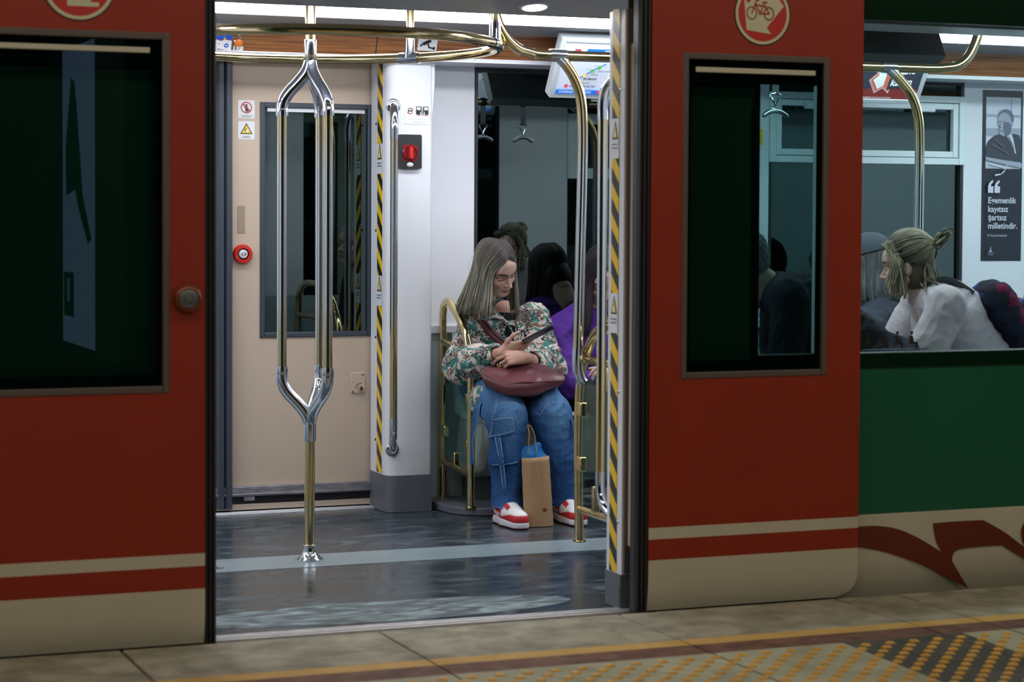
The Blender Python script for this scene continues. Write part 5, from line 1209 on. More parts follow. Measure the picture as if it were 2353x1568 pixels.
def nails(tips, idx, parent, name='fingernail'):
    for i in idx:
        p, d, nb, r = tips[i]; s = np.cross(d, nb); c = p + nb * r * .72 + d * r * .15
        mb = MB(); V = []
        for a in np.linspace(-1, 1, 5):
            for b in np.linspace(-1, 1, 6): V.append(tuple(c + s * r * .72 * b * (1 - .25 * max(0, a)) - nb * r * .30 * b * b + d * r * .95 * a + nb * (.0006 - r * .22 * max(0, a) ** 2)))
        mb.add(V, [(i_ * 6 + k, i_ * 6 + k + 1, (i_ + 1) * 6 + k + 1, (i_ + 1) * 6 + k) for i_ in range(4) for k in range(5)]); mb.build(name, ['nail'], parent)
def nail_color(): pass
# ---------------------------------------------------------------- the seated woman in the patterned jacket
from mathutils.bvhtree import BVHTree
def bvh_of(V, F): return BVHTree.FromPolygons([tuple(v) for v in V], [tuple(int(i) for i in f) for f in F])
def hit(bvhs, px, py, dflt=None):
    r = Vector(ROT.T @ np.array([px - PPX, py - PPY, FPX])).normalized(); best = None
    for b in bvhs:
        p, n, i, d = b.ray_cast(Vector(CAM), r)
        if p is not None and (best is None or d < best[1]): best = (p, d, n)
    return best, r
def patch(bvhs, top, bot, lift, th, rows=4, sub=3, smoothing=2):
    """a cloth piece laid on a surface: between two edge lines read off the photograph; returns vertices, faces"""
    a = smooth_path([(x, y, 0) for x, y in top], sub); b = smooth_path([(x, y, 0) for x, y in bot], sub); n = min(len(a), len(b)); G = np.zeros((rows + 1, n, 3)); D = np.full((rows + 1, n), np.nan); RY = np.zeros((rows + 1, n, 3))
    for i in range(rows + 1):
        for j in range(n):
            p = a[j].lerp(b[j], i / rows); h, r = hit(bvhs, p.x, p.y); RY[i, j] = r
            if h: D[i, j] = h[1]
    med = np.nanmedian(D); D = np.where(np.isnan(D), med, D); D = np.clip(D, med - .12, med + .12)
    for _ in range(smoothing):
        E = np.pad(D, 1, mode='edge'); S_ = (E[:-2, 1:-1] + E[2:, 1:-1] + E[1:-1, :-2] + E[1:-1, 2:]) / 4; D = np.minimum(D, .5 * D + .5 * S_)
    f0 = CAM + RY * (D - lift)[..., None]; f1 = CAM + RY * (D - lift + th)[..., None]
    V = np.concatenate([f0.reshape(-1, 3), f1.reshape(-1, 3)]); m = (rows + 1) * n; F = []
    for i in range(rows):
        for j in range(n - 1): q = [i * n + j, i * n + j + 1, (i + 1) * n + j + 1, (i + 1) * n + j]; F += [q, [k + m for k in q[::-1]]]
    for i in range(rows):
        for j in (0, n - 1): F.append([i * n + j, (i + 1) * n + j, (i + 1) * n + j + m, i * n + j + m])
    for j in range(n - 1):
        for i in (0, rows): F.append([i * n + j, i * n + j + 1, i * n + j + 1 + m, i * n + j + m])
    return V, np.array(F)
def lay_line(bvhs, pts, lift, sub=4):
    out = []
    for p in smooth_path([(x, y, 0) for x, y in pts], sub):
        h, r = hit(bvhs, p.x, p.y)
        if h: out.append(np.array(h[0]) - np.array(r) * lift)
    if len(out) > 3:
        o = np.array(out); o[1:-1] = (o[:-2] + 2 * o[1:-1] + o[2:]) / 4; out = list(o)
    return out
A = lambda px, py, Y: np.array(at(px, py, Y=Y))

W = thing('person', 'young woman in a patterned jacket and cargo jeans looking down at her phone', 'person', (3.44, 2.2, 0.002))
NK = A(1160, 716, 2.50); SR, SL = A(1092, 742, 2.50), A(1226, 736, 2.50); ER, EL = A(1062, 842, 2.40), A(1256, 850, 2.36); WR, WL = A(1152, 812, 2.13), A(1209, 822, 2.06)
XC = float(A(1160, 800, 2.48)[0]); PEL = np.array([XC, 2.50, 0.545]); CH = np.array([XC, 2.50, 0.735])
HR, HL = PEL + (-.09, 0, 0), PEL + (.09, 0, 0)
KR, KL = A(1163, 945, 2.04), A(1264, 942, 2.04); AR, AL = A(1168, 1170, 2.03), A(1300, 1168, 2.03)
EYE = A(1165.5, 638, 2.295); HROT = rotm(math.radians(22), math.radians(28), math.radians(-15)); HS = .95; HO = EYE - HROT @ (HS * np.array([0, -.0855, 0]))
Hw = lambda p: HO + (HS * np.asarray(p)) @ HROT.T
# body: head and neck, hands, and the rest under the clothes
sp = Soup(); V, F, c = head_mesh(.0023, skin=(0.55, 0.36, 0.29)); sp.add(Hw(V), F, c)
def arm_body(f, s, e, w_): f.chain([s, e, w_], [.05, .042, .026], .01)
f = Field(PEL + (-.42, -.62, -.55), PEL + (.42, .22, .52), .009)
f.ell(PEL, (.15, .11, .11), .04); f.ell((PEL + CH) / 2, (.125, .085, .13), .05); f.ell(CH, (.145, .09, .10), .05); f.chain([SR + (.02, 0, -.02), SL + (-.02, 0, -.02)], [.05, .05], .03); f.cap(CH, NK, .06, .05, .03)
for h_, k_, a_ in ((HR, KR, AR), (HL, KL, AL)): f.chain([h_, k_, a_ + (0, 0, -.06)], [.07, .052, .036], .02)
arm_body(f, SR, ER, WR); arm_body(f, SL, EL, WL); V, F = f.mesh(); sp.add(relax(V, F), F, SKIN)
# hand that holds the phone (own right hand) and hand resting on the bag
lx, dz = np.array(LX), np.array(DX); up = np.array([0, 0, 1.])
xd = lx * .90 + up * .30 + dz * .22; bk = -dz * .80 - up * .50 + lx * .15
f = Field(WR + (-.09, -.16, -.11), WR + (.25, .16, .17), .0024)
f.cap(ER + (WR - ER) * .55, WR, .031, .0225, .01); f.cap(WR, WR + xd * .03, .0225, .021, .01)
TS = 1 if np.cross(bk, xd)[2] > 0 else -1
TH = [((.62, .78, -.02), .032), ((.80, .62, .08), .036), ((.95, .30, .08), .028)]
tipsR = hand_field(f, WR, xd, bk, [(6, 14, 10), (8, 14, 12), (12, 16, 12), (16, 20, 14)], .06, TH, .93, side=TS)
V, F = f.mesh(); V = relax(V, F, 1)
hc = np.tile(np.array((0.49, 0.285, 0.22)), (len(V), 1)); sp.add(V, F, hc); PH_BVH = bvh_of(V, F)
xl = -lx * .97 - up * .02 - dz * .06; bl_ = up * .62 - dz * .78; TS2 = 1 if np.cross(bl_, xl) @ dz > 0 else -1
f = Field(WL + (-.24, -.16, -.16), WL + (.10, .16, .12), .0024)
f.cap(EL + (WL - EL) * .55, WL, .031, .0225, .01); f.cap(WL, WL + xl * .03, .0225, .021, .01)
tipsL = hand_field(f, WL, xl, bl_, [(30, 26, 14), (34, 28, 14), (44, 36, 18), (52, 44, 22)], .05, [((.45, .62, -.45), .034), ((.70, .50, -.5), .032), ((.82, .3, -.5), .026)], .95, side=TS2)
V, F = f.mesh(); V = relax(V, F, 1); sp.add(V, F, (0.49, 0.285, 0.22))
sp.build('body', 'skin', W)
nails(tipsR, [0, 1, 2, 4], W); nails(tipsL, [0, 1, 2, 3], W)
p, d, nb, r = tipsL[2]; pr = p - d * .034
mb = MB(); ax = Vector(d); u_ = ax.orthogonal().normalized(); v_ = ax.cross(u_); mb.tube([Vector(pr) + (u_ * math.cos(t_) + v_ * math.sin(t_)) * .0092 for t_ in np.linspace(0, 2 * PI, 21)], .0014, 8, cap=False); mb.build('ring', ['gold'], W)

# jacket
JY = -.012
f = Field(PEL + (-.42, -.52, -.10), PEL + (.42, .22, .62), .0055)
f.ell(CH + (0, .0, -.01), (.178, .118, .125), .05); f.ell((PEL + CH) / 2 + (0, -.015, 0), (.172, .125, .15), .05); f.ell(PEL + (0, -.03, .05), (.185, .15, .11), .05)
f.chain([SR, NK + (-.03, .0, -.055), NK + (.03, 0, -.055), SL], [.066, .062, .062, .066], .035)
cR, cL = ER + (WR - ER) * .80, WL + (EL - WL) * .34
f.chain([SR, ER, ER * .55 + cR * .45, cR], [.072, .074, .066, .050], .028); f.chain([SL, EL, EL * .5 + cL * .5, cL], [.072, .078, .068, .052], .028)
f.cap(ER + (WR - ER) * .72, ER + (WR - ER) * .92, .034, .038, .004, sub=True); f.cap(WL + (EL - WL) * .42, WL + (EL - WL) * .2, .036, .040, .004, sub=True)
f.cap(A(1163, 690, 2.36), A(1172, 742, 2.37), .062, .042, .01, sub=True); f.cap(A(1172, 742, 2.37), A(1186, 800, 2.345), .048, .026, .01, sub=True); f.cap(NK + (0, -.03, .05), NK + (0, -.02, -.04), .062, .055, .01, sub=True)
f.ell(A(1100, 915, 2.26), (.028, .10, .05), .02); f.ell(A(1092, 935, 2.30), (.02, .06, .05), .02)
V, F = f.mesh(); V = relax(V, F, 2); V = folds(V, F, .0075, 34, 11, (1, 1, .6)); V = folds(V, F, .0042, 105, 4, (1, 1, .7)); JB = bvh_of(V, F)
jk = Soup(); o = MB().add(V.tolist(), F.tolist()).build('jacket', ['camo'], W, angle=0)
f = Field(PEL + (-.2, -.2, .1), PEL + (.2, .15, .58), .008); f.ell(CH + (0, -.012, 0), (.150, .100, .115), .04); f.ell((PEL + CH) / 2 + (0, -.03, 0), (.14, .10, .14), .04); f.cap(CH, NK + (0, .005, -.03), .075, .060, .03); V, F = f.mesh(); V = relax(V, F); SB = bvh_of(V, F); MB().add(V.tolist(), F.tolist()).build('shirt', ['shirt_black'], W, angle=0)
for nm, top, bot in (('collar', [(1089, 711), (1118, 712), (1140, 715), (1158, 731), (1172, 748), (1184, 772)], [(1089, 737), (1118, 735), (1140, 732), (1152, 736), (1166, 746), (1181, 776)]),
                     ('collar', [(1186, 709), (1184, 725), (1186, 740), (1190, 760)], [(1206, 703), (1215, 722), (1219, 738), (1200, 762)])):
    V, F = patch([JB, SB], top, bot, .016, .004, 5); MB().add(V.tolist(), F.tolist()).build(nm, ['camo'], W, angle=0)
ln = lay_line([JB, SB], [(1160, 722), (1156, 728), (1151, 737)], .004); 
if len(ln) > 2: MB().tube(ln, .0011, 6).build('necklace', ['gold'], W)

# jeans
f = Field(PEL + (-.34, -.68, -.56), PEL + (.40, .2, .14), .0055)
f.ell(PEL, (.185, .135, .115), .04)
for h_, k_, a_, s in ((HR, KR, AR, -1), (HL, KL, AL, 1)):
    m_ = (h_ + k_) / 2; sh = k_ * .5 + a_ * .5
    f.chain([h_, m_, k_ + (0, .005, -.012)], [.098, .092, .083], .03); f.chain([k_ + (0, .005, -.012), sh + (0, .0, 0), a_ + (0, 0, -.012)], [.084, .070, .070], .03)
    f.ell(a_ + (0, -.022, -.005), (.072, .096, .05), .03)
    f.cut((0, 0, float(A(1165, 1172, 1.96)[2])), (0, 0, -1), .003) if s > 0 else None
    f.cap(a_ + (0, -.005, .03), a_ + (0, -.005, -.14), .054, .058, .003, sub=True)
V, F = f.mesh(); V = relax(V, F, 2); V = folds(V, F, .0065, 30, 21, (1, 1, .8)); V = folds(V, F, .0026, 80, 8, (1, 1, 1.3))
def denim_col(V, extra=0):
    lo, hi = np.array((0.022, 0.075, 0.215)), np.array((0.13, 0.29, 0.52)); k = np.zeros(len(V))
    for q_ in (KR, KL): k += np.exp(-(((V[:, 0] - q_[0]) / .065) ** 2 + ((V[:, 2] - q_[2] + .0) / .12) ** 2)) * (V[:, 1] < q_[1] + .30)
    k += np.clip((V[:, 2] - .50) / .12, 0, 1) * .4; k = np.clip(k * .85 + .16 * wave(V, 18, 3) * .6 + extra, 0, 1)[:, None]
    return lo * (1 - k) + hi * k
PB = bvh_of(V, F); sp = Soup(); sp.add(V, F, denim_col(V)); jeans = sp.build('jeans', 'denim', W)
def dpatch(name, top, bot, lift, th, extra=0.05, rows=5):
    V, F = patch([PB], top, bot, lift, th, rows); s_ = Soup(); s_.add(V, F, denim_col(V, extra)); o = s_.build(name, 'denim', W, angle=30); return o, bvh_of(V, F)
def stitches(parts, lines, bv, lift=.0022, r=.0011):
    for l in lines:
        q_ = lay_line(bv, l, lift)
        if len(q_) > 2: s_ = Soup(); s_.tube([tuple(v) for v in q_], r, (0.36, 0.50, 0.66), 5); s_.build('seam', 'cloth', parts)
pk, b1 = dpatch('cargo_pocket', [(1128, 1004), (1150, 1000), (1172, 996), (1184, 994)], [(1129, 1072), (1152, 1071), (1174, 1068), (1191, 1064)], .010, .010)
fl_, b2 = dpatch('pocket_flap', [(1133, 962), (1150, 960), (1168, 958), (1180, 958)], [(1122, 1008), (1146, 1003), (1168, 998), (1184, 994)], .018, .008, .12)
st1, b3 = dpatch('strap', [(1135, 1005), (1142, 1040), (1148, 1080), (1154, 1124)], [(1151, 1004), (1156, 1040), (1160, 1080), (1163, 1126)], .021, .005, .10, 2)
st2, b4 = dpatch('strap', [(1089, 930), (1083, 975), (1081, 1010), (1081, 1068)], [(1106, 925), (1096, 978), (1088, 1012), (1091, 1068)], .024, .006, .05, 2)
fl2, b5 = dpatch('pocket_flap', [(1312, 963), (1318, 966), (1326, 972)], [(1316, 1003), (1321, 1004), (1327, 1005)], .014, .006, .15, 3)
stitches(jeans, [[(1134, 965), (1156, 962), (1178, 961)], [(1124, 1004), (1146, 1000), (1181, 991)], [(1178, 961), (1183, 992)], [(1132, 970), (1126, 1004)], [(1190, 1062), (1186, 1000)], [(1130, 1069), (1160, 1068), (1190, 1062)]], [b1, b2], .0012)
stitches(jeans, [[(1137, 1006), (1148, 1060), (1156, 1122)], [(1149, 1006), (1157, 1060), (1162, 1122)]], [b3], .001)
stitches(jeans, [[(1104, 926), (1095, 975), (1087, 1012), (1089, 1066)], [(1316, 966), (1320, 1002)]], [b4, b5], .001)
stitches(jeans, [[(1136, 935), (1150, 928), (1170, 925), (1190, 930), (1204, 942)], [(1247, 944), (1262, 929), (1285, 925), (1303, 932)], [(1132, 1164), (1165, 1171), (1200, 1170)], [(1273, 1163), (1298, 1165), (1320, 1162)], [(1144, 917), (1138, 940), (1128, 975), (1123, 990)], [(1212, 935), (1240, 955), (1246, 944)]], [PB], .0015)

# trainers
def trainer(heel, toe, lab_side):
    heel = np.array(heel); toe = np.array(toe); d = toe - heel; L = np.linalg.norm(d); d /= L; n_ = np.array([-d[1], d[0], 0]); R = np.stack([d, n_, np.array([0, 0, 1.])], 1)
    lo = np.minimum(heel, toe) - .08; hi = np.maximum(heel, toe) + .08; lo[2], hi[2] = -.01, .16
    P = lambda a, b, z: heel + d * a * L + n_ * b + np.array([0, 0, z])
    f = Field(lo, hi, .0026); f.cap(P(.10, 0, .052), P(.48, 0, .055), .036, .043, .02); f.cap(P(.48, 0, .048), P(.86, .0, .038), .043, .038, .02); f.cap(P(.14, 0, .085), P(.26, 0, .085), .034, .034, .02); f.cap(P(.26, 0, .070), P(.62, 0, .052), .034, .031, .02); f.cut((0, 0, .028), (0, 0, -1), .002)
    V, F = f.mesh(); V = relax(V, F, 1); q_ = (V - heel) @ R; a = q_[:, 0] / L; b = q_[:, 1]; z = V[:, 2]
    red, white = np.array((0.50, .022, .028)), np.array((.74, .73, .76)); c = np.tile(white, (len(V), 1))
    m = ((a > .46) & (z < .041 + .017 * np.clip((a - .46) / .3, 0, 1))) | (a < .50) | ((a > .40) & (a < .66) & (z > .092 - .085 * (a - .40)) & (np.abs(b) > .012))
    c[m] = red
    sw = (np.abs(b) > .02) & (np.abs(z - (.045 + .22 * (a - .24) ** 2 + .10 * np.clip(.20 - a, 0, 1))) < .0105 * np.clip((.46 - a) / .2, .2, 1)) & (a > .06) & (a < .46); c[sw] = white; c[(a > .34) & (np.abs(b) < .020) & (z > .06)] = white
    for _ in range(2):
        A_ = np.zeros_like(c); n_c = np.zeros(len(c))
        for i_ in range(4): np.add.at(A_, F[:, i_], c[F[:, (i_ + 1) % 4]]); np.add.at(n_c, F[:, i_], 1)
        c = .5 * c + .5 * A_ / np.maximum(n_c, 1)[:, None]
    s_ = Soup(); s_.add(V, F, c); up_ = s_.build('shoe_upper', 'shoe', W)
    f = Field(lo, hi, .0035); f.cap(P(.09, 0, .016), P(.48, 0, .016), .040, .045, .02, flat=((0, 0, 1.), .95)); f.cap(P(.48, 0, .016), P(.86, 0, .016), .045, .039, .02, flat=((0, 0, 1.), .95)); f.cut((0, 0, .0015), (0, 0, -1), .002); f.cut((0, 0, .034), (0, 0, 1), .002)
    V, F = f.mesh(); V = relax(V, F, 1); c = np.tile(np.array((.62, .62, .68)), (len(V), 1)); c[V[:, 2] < .008] = (.16, .02, .02); s_ = Soup(); s_.add(V, F, c); s_.build('shoe_sole', 'shoe', W)
    for k in range(4):
        a = .40 + .07 * k; mb = MB(); z = .083 - .055 * k * .11
        mb.tube([tuple(P(a, -.020, .073 - .006 * k)), tuple(P(a + .01, 0, .094 - .010 * k)), tuple(P(a, .020, .073 - .006 * k))], .0035, 6, flat=(.5, 1, (0, 0, 1))); mb.build('lace', ['sign_white'], W)
h0, t0 = np.array(at(1140, 1195, Z=0.0)), np.array(at(1206, 1216, Z=0.0)); h0[1] += .06
FX = lambda px, Y: float(A(px, 1190, Y)[0])
trainer((FX(1149, 2.085), 2.085, 0), (FX(1202, 1.835), 1.835, 0), 1); trainer((FX(1284, 2.085), 2.085, 0), (FX(1336, 1.835), 1.835, 0), 1)

# hair: fine locks from a middle parting, over the scalp and straight down
def hair_locks(n, Hw, HO, ground, rnd, cols, face_az=52, part_x=.002, thick=.0042, ell=(.081, .101, .096), cen=(0, .012, .044), zend=None, flare=.05, skip=None, wavy=0.0):
    """n locks a side; cols(rand, t) gives colours along the lock"""
    s_ = Soup(); cen = np.array(cen); ell = np.array(ell); rs = np.random.RandomState(rnd)
    for side in (-1, 1):
        for i in range(n):
            u = (i + rs.rand()) / n; u2 = u ** .9; th = math.radians(-56 + 136 * u2)        # along the parting, front to crown
            root = np.array([part_x + side * .002, math.sin(th) * 1.0, math.cos(th)]); root /= np.linalg.norm(root)
            az = math.radians(face_az + (180 - face_az) * u); lev = -.15
            tgt = np.array([side * math.sin(az), -math.cos(az), lev]); tgt /= np.linalg.norm(tgt); lay = 1 + .07 * rs.rand() ** 1.5; pts = []
            om = math.acos(max(-1, min(1, root @ tgt)))
            for k in range(8):
                t = k / 7; d = (root * math.sin((1 - t) * om) + tgt * math.sin(t * om)) / math.sin(om); pts.append(Hw(cen + d * ell * (1 + (lay - 1) * min(1, t * 3) + .06 * t * (1 - t))))
            p = pts[-1]; out = p - HO; out[2] = 0; out /= max(1e-6, np.linalg.norm(out)); ze = zend(side, u) + rs.normal() * .012; ph = rs.rand() * 6.28; m_ = 8; fr_ = (flare[0 if side < 0 else 1] if isinstance(flare, tuple) else flare) * (.45 + .75 * rs.rand()) + .075 * max(0, (u - .55) / .45)
            for k in range(1, m_ + 1):
                t = k / m_; w_ = wavy * math.sin(ph + t * 7); pts.append(np.array([p[0], p[1], p[2] + (ze - p[2]) * t]) + out * (fr_ * t ** 1.4 + w_) + np.array([rs.normal() * .0006, rs.normal() * .0006, 0]))
            pts = np.array(pts)
            if skip and skip(pts): continue
            for _ in range(4): pts[3:-1] = (pts[2:-2] + 2 * pts[3:-1] + pts[4:]) / 4
            path = smooth_path([tuple(q) for q in pts], 2); N = len(path); r = thick * (.65 + .7 * rs.rand())
            s_.tube(path, [r * (.55 + .6 * math.sin(min(1, j / N * 1.25) * PI * .5)) * (1 if j < N - 5 else (N - j) / 6.5) for j in range(N)], cols(rs.rand(), np.linspace(0, 1, N), u), 6, flat=None)
    return s_
def hair_under(s_, Hw, col, cen=(0, .014, .043), r=(.078, .097, .0945), face=.55):
    f = Field((-.11, -.13, -.12), (.11, .14, .16), .0055); f.ell(cen, r, .01); f.ell((0, .035, -.04), (.074, .075, .08), .03); f.ell((0, -.105, -.045), (.070, .092, .150), .012, sub=True)
    V, F = f.mesh(); s_.add(Hw(relax(V, F)), F, col)
def front_gap(pts):
    e = pts[-1] - CAM; q_ = ROT @ e; px = PPX + FPX * q_[0] / q_[2]; return 1136 < px < 1172 and pts[-1][1] < NK[1] - .02
def cols(rv, t, u):
    dk, md, lt = np.array((.040, .034, .034)), np.array((.105, .100, .070)), np.array((.27, .265, .18))
    e = md * (1 - rv ** 2.2) + lt * rv ** 2.2 if rv > .28 else dk * 1.6
    k = np.clip((t - .10) / .35, 0, 1)[:, None]; return (dk * 1.5 * (1 - k) + e * k) * (1 + .25 * np.sin(t * 9 + rv * 20)[:, None])
zsh = float(A(1110, 722, 2.45)[2])
hs = hair_locks(620, Hw, HO, None, 5, cols, face_az=50, zend=lambda s, u: zsh + (.012 if s < 0 else .02) + .02 * abs(u - .5) - (.02 if u < .2 else 0), flare=(.046, .020), thick=.0030, skip=front_gap)
hair_under(hs, Hw, (.045, .038, .036))
rs = np.random.RandomState(3)
for k in range(26):      # loose single hairs
    s = -1 if rs.rand() < .5 else 1; a0 = Hw((s * .075, rs.uniform(-.03, .08), rs.uniform(-.02, .1))); b0 = a0 + np.array([s * rs.uniform(.02, .06), rs.uniform(-.03, .02), -rs.uniform(.12, .26)])
    hs.tube(smooth_path([tuple(a0), tuple((a0 + b0) / 2 + np.array([s * .015, 0, .03])), tuple(b0)], 4), .0005, (.07, .065, .06), 4)
hs.build('hair', 'hair', W)

# ---------------------------------------------------------------- things she holds
nrm_ = up * .85 - lx * .45 + dz * .30; nrm_ /= np.linalg.norm(nrm_); pc = A(1236, 769, 2.055)
ax_ = lx * .85 + up * .45; ax_ -= nrm_ * (ax_ @ nrm_); ax_ /= np.linalg.norm(ax_); sd = np.cross(nrm_, ax_)
ph = thing('phone', 'dark smartphone held in the hand of the woman in the patterned jacket', 'phone', tuple(pc))
def slab3(c, u, v, n, a, b, h, r, m='phone_black'):
    q_ = rrect(-a, -b, a, b, r, 4); V = [tuple(c + u * x + v * y + n * z) for z in (-h, h) for x, y in q_]; k = len(q_)
    return MB().add(V, [tuple(range(k))[::-1], tuple(range(k, 2 * k))] + [(i, (i + 1) % k, k + (i + 1) % k, k + i) for i in range(k)])
slab3(pc, ax_, sd, nrm_, .072, .035, .004, .009).build('case', ['phone_black'], ph, bevel=.0015)
mat('phone_screen', (.02, .03, .05), .08, emit=(.35, .45, .6), es=.25)
slab3(pc + nrm_ * .0044, ax_, sd, nrm_, .067, .031, .0003, .006).build('screen', ['phone_screen'], ph)
slab3(pc - nrm_ * .0046 + ax_ * .045 + sd * .012, ax_, sd, nrm_, .015, .014, .0012, .005).build('camera_bump', ['rubber'], ph, bevel=.0008)

# maroon shoulder bag on her lap
bg = thing('shoulder_bag', 'maroon leather shoulder bag on the lap of the woman in the patterned jacket', 'bag', tuple(A(1195, 905, 2.1)))
rows = [[(1118, 892, 2.22), (1165, 905, 2.20), (1205, 906, 2.20), (1245, 900, 2.20), (1284, 884, 2.22)],
        [(1114, 884, 2.03), (1158, 908, 1.99), (1200, 914, 1.975), (1242, 907, 1.98), (1289, 886, 2.01)],
        [(1109, 872, 2.005), (1158, 896, 1.96), (1200, 897, 1.945), (1245, 893, 1.955), (1294, 880, 1.985)],
        [(1106, 858, 2.02), (1156, 881, 1.965), (1196, 881, 1.95), (1246, 878, 1.955), (1298, 874, 1.98)],
        [(1106, 855, 2.03), (1155, 879, 1.972), (1197, 878, 1.957), (1246, 876, 1.962), (1298, 872, 1.99)],
        [(1112, 850, 2.08), (1152, 862, 2.04), (1200, 856, 2.02), (1250, 857, 2.02), (1293, 865, 2.03)],
        [(1124, 848, 2.12), (1160, 848, 2.10), (1207, 833, 2.09), (1247, 840, 2.09), (1279, 855, 2.09)],
        [(1134, 849, 2.16), (1166, 842, 2.15), (1208, 826, 2.14), (1243, 833, 2.14), (1268, 850, 2.14)],
        [(1134, 856, 2.22), (1166, 850, 2.23), (1208, 838, 2.23), (1243, 845, 2.23), (1266, 858, 2.22)]]
G = np.array([[list(q_) for q_ in smooth_path([A(*p) for p in r_], 8)] for r_ in rows])
G2 = np.array([[list(q_) for q_ in smooth_path([tuple(G[i, j]) for i in range(len(rows))], 5)] for j in range(G.shape[1])]).transpose(1, 0, 2)
m_, n_ = G2.shape[:2]; Vb = G2.reshape(-1, 3); Fb = [(i * n_ + j, i * n_ + j + 1, (i + 1) * n_ + j + 1, (i + 1) * n_ + j) for i in range(m_ - 1) for j in range(n_ - 1)]
Fq = np.array(Fb); N_ = normals(Vb, Fq); iv = np.repeat(np.arange(m_), n_) / (m_ - 1); amp = np.where((iv > .5) & (iv < .92), .0095, .0030); Vb = Vb + N_ * (amp * (1 - 2 * np.abs(wave(Vb * np.array((1, 1, .6)), 34, 31, 4)).clip(0, 1)))[:, None]
Fb += [tuple(i * n_ for i in range(m_)), tuple(i * n_ + n_ - 1 for i in range(m_))[::-1], ] + [((m_ - 1) * n_ + j, (m_ - 1) * n_ + j + 1, j + 1, j) for j in range(n_ - 1)]
MB().add(Vb.tolist(), Fb).build('bag_body', ['leather'], bg, angle=70); BB = bvh_of(Vb, Fq)
e0 = [tuple(v) for v in G2[3 * 5 + 2]]; MB().tube(e0, .0012, 6).build('piping', ['leather'], bg)
ln = lay_line([BB], [(1108, 862), (1118, 880), (1132, 892), (1146, 902)], .001)
if len(ln) > 2: MB().tube([tuple(q_) for q_ in ln], .0014, 6).build('piping', ['leather'], bg)
for k, off in enumerate((0, 8)):
    ln = lay_line([JB], [(1058 + off * .3, 704 - off * .2), (1078 + off * .4, 715 - off * .7), (1100 + off * .5, 737 - off), (1122 + off * .5, 764 - off), (1145 + off * .5, 787 - off), (1165 + off * .4, 804 - off * .8)], .010 - .002 * k, 5)
    ln = [tuple(q_) for q_ in ln] + [tuple(A(1186, 826, 2.15)), tuple(A(1200, 836, 2.16))]
    MB().tube(smooth_path(ln[::2] + ln[-1:], 3), .0115, 10, flat=(1, .28, (0, 0.3, 1))).build('strap', ['leather'], bg, angle=60)

# kraft paper bag on the floor between her feet
pbx = thing('paper_bag', 'brown paper carrier bag standing on the floor between the red and white trainers', 'bag', tuple(at(1240, 1208, Z=0.001)))
bc = lambda px, py, Y: A(px, py, Y)
zb = .003; fl0, fr0 = np.array(at(1205, 1211, Z=zb)), np.array(at(1272, 1209, Z=zb)); dep = np.array([.03, .115, 0])
tl_, tr_ = A(1198, 1053, fl0[1] + .03), A(1262, 1048, fr0[1] + .03)
Cn = [[fl0, fr0, fr0 + dep, fl0 + dep], [tl_, tr_, tr_ + dep * .9, tl_ + dep * .9]]
nz = 14; nsd = 8; V = []; 
for i in range(nz + 1):
    t = i / nz; cs_ = [Cn[0][k] * (1 - t) + Cn[1][k] * t for k in range(4)]
    for k in range(4):
        a_, b_ = cs_[k], cs_[(k + 1) % 4]
        for j in range(nsd):
            s_ = j / nsd; q_ = a_ * (1 - s_) + b_ * s_; mid = sum(cs_) / 4; fold = .010 * math.sin(PI * s_) * (1 if k in (1, 3) else 0) * (.3 + t); q_ = q_ + (mid - q_) / np.linalg.norm(mid - q_) * fold
            if k == 0: q_ = q_ + np.array([0, -.024, 0]) * (s_ / .22 if s_ < .22 else (1 if s_ < .66 else (1 - s_) / .34)) * (.5 + .5 * t)
            q_ = q_ + np.array([math.sin(i * 2.1 + k * 3 + j) * .0005, math.cos(i * 1.7 + j * 2 + k) * .0006, 0]) * (1 if 0 < i < nz else 0); V.append(q_)
nn = 4 * nsd; F = [(i * nn + j, i * nn + (j + 1) % nn, (i + 1) * nn + (j + 1) % nn, (i + 1) * nn + j) for i in range(nz) for j in range(nn)] + [tuple(range(nn))[::-1]]
o = MB().add([tuple(v) for v in V], F).build('bag_body', ['kraft'], pbx, angle=25); sl_ = o.modifiers.new('paper', 'SOLIDIFY'); sl_.thickness = .0012; PBV = bvh_of(V, F[:-1])
ln = lay_line([PBV], [(1203, 1163), (1225, 1152), (1240, 1157), (1262, 1146)], .0006, 2)
if len(ln) > 2: MB().tube([tuple(q_) for q_ in ln], .0009, 5).build('crease', ['kraft'], pbx)
V, F = patch([PBV], [(1247, 1171), (1250, 1168), (1255, 1169), (1258, 1172)], [(1247, 1173), (1250, 1177), (1254, 1176), (1258, 1173)], .0012, .0008, 2); MB().add(V.tolist(), F.tolist()).build('stain', ['bronze_paint'], pbx)
hp = [A(1213, 1046, fl0[1] + .04), A(1216, 1000, fl0[1] + .04), A(1213, 978, fl0[1] + .05), A(1222, 985, fl0[1] + .05), A(1229, 1005, fl0[1] + .045), A(1232, 1046, fl0[1] + .04)]
MB().tube(smooth_path([tuple(q_) for q_ in hp], 5), .0028, 8).build('handle', ['kraft'], pbx)
f = Field(tl_ + (-.02, -.05, -.06), tr_ + (.03, .14, .09), .004); cm = (tl_ + tr_) / 2 + dep * .62 + np.array([-.006, 0, -.012])
for k in range(9): f.ell(cm + np.array([(k % 3 - 1) * .030, (k // 3 - 1) * .028, .004 + .014 * math.sin(k * 2.3)]), (.030, .026, .034), .012)
f.ell(cm + (-.026, -.02, .020), (.030, .018, .022), .012); f.cap(cm + (-.03, -.03, .03), cm + (.02, -.015, .045), .013, .017, .008); f.cap(cm + (.02, -.015, .045), cm + (.036, -.02, .0), .016, .014, .008)
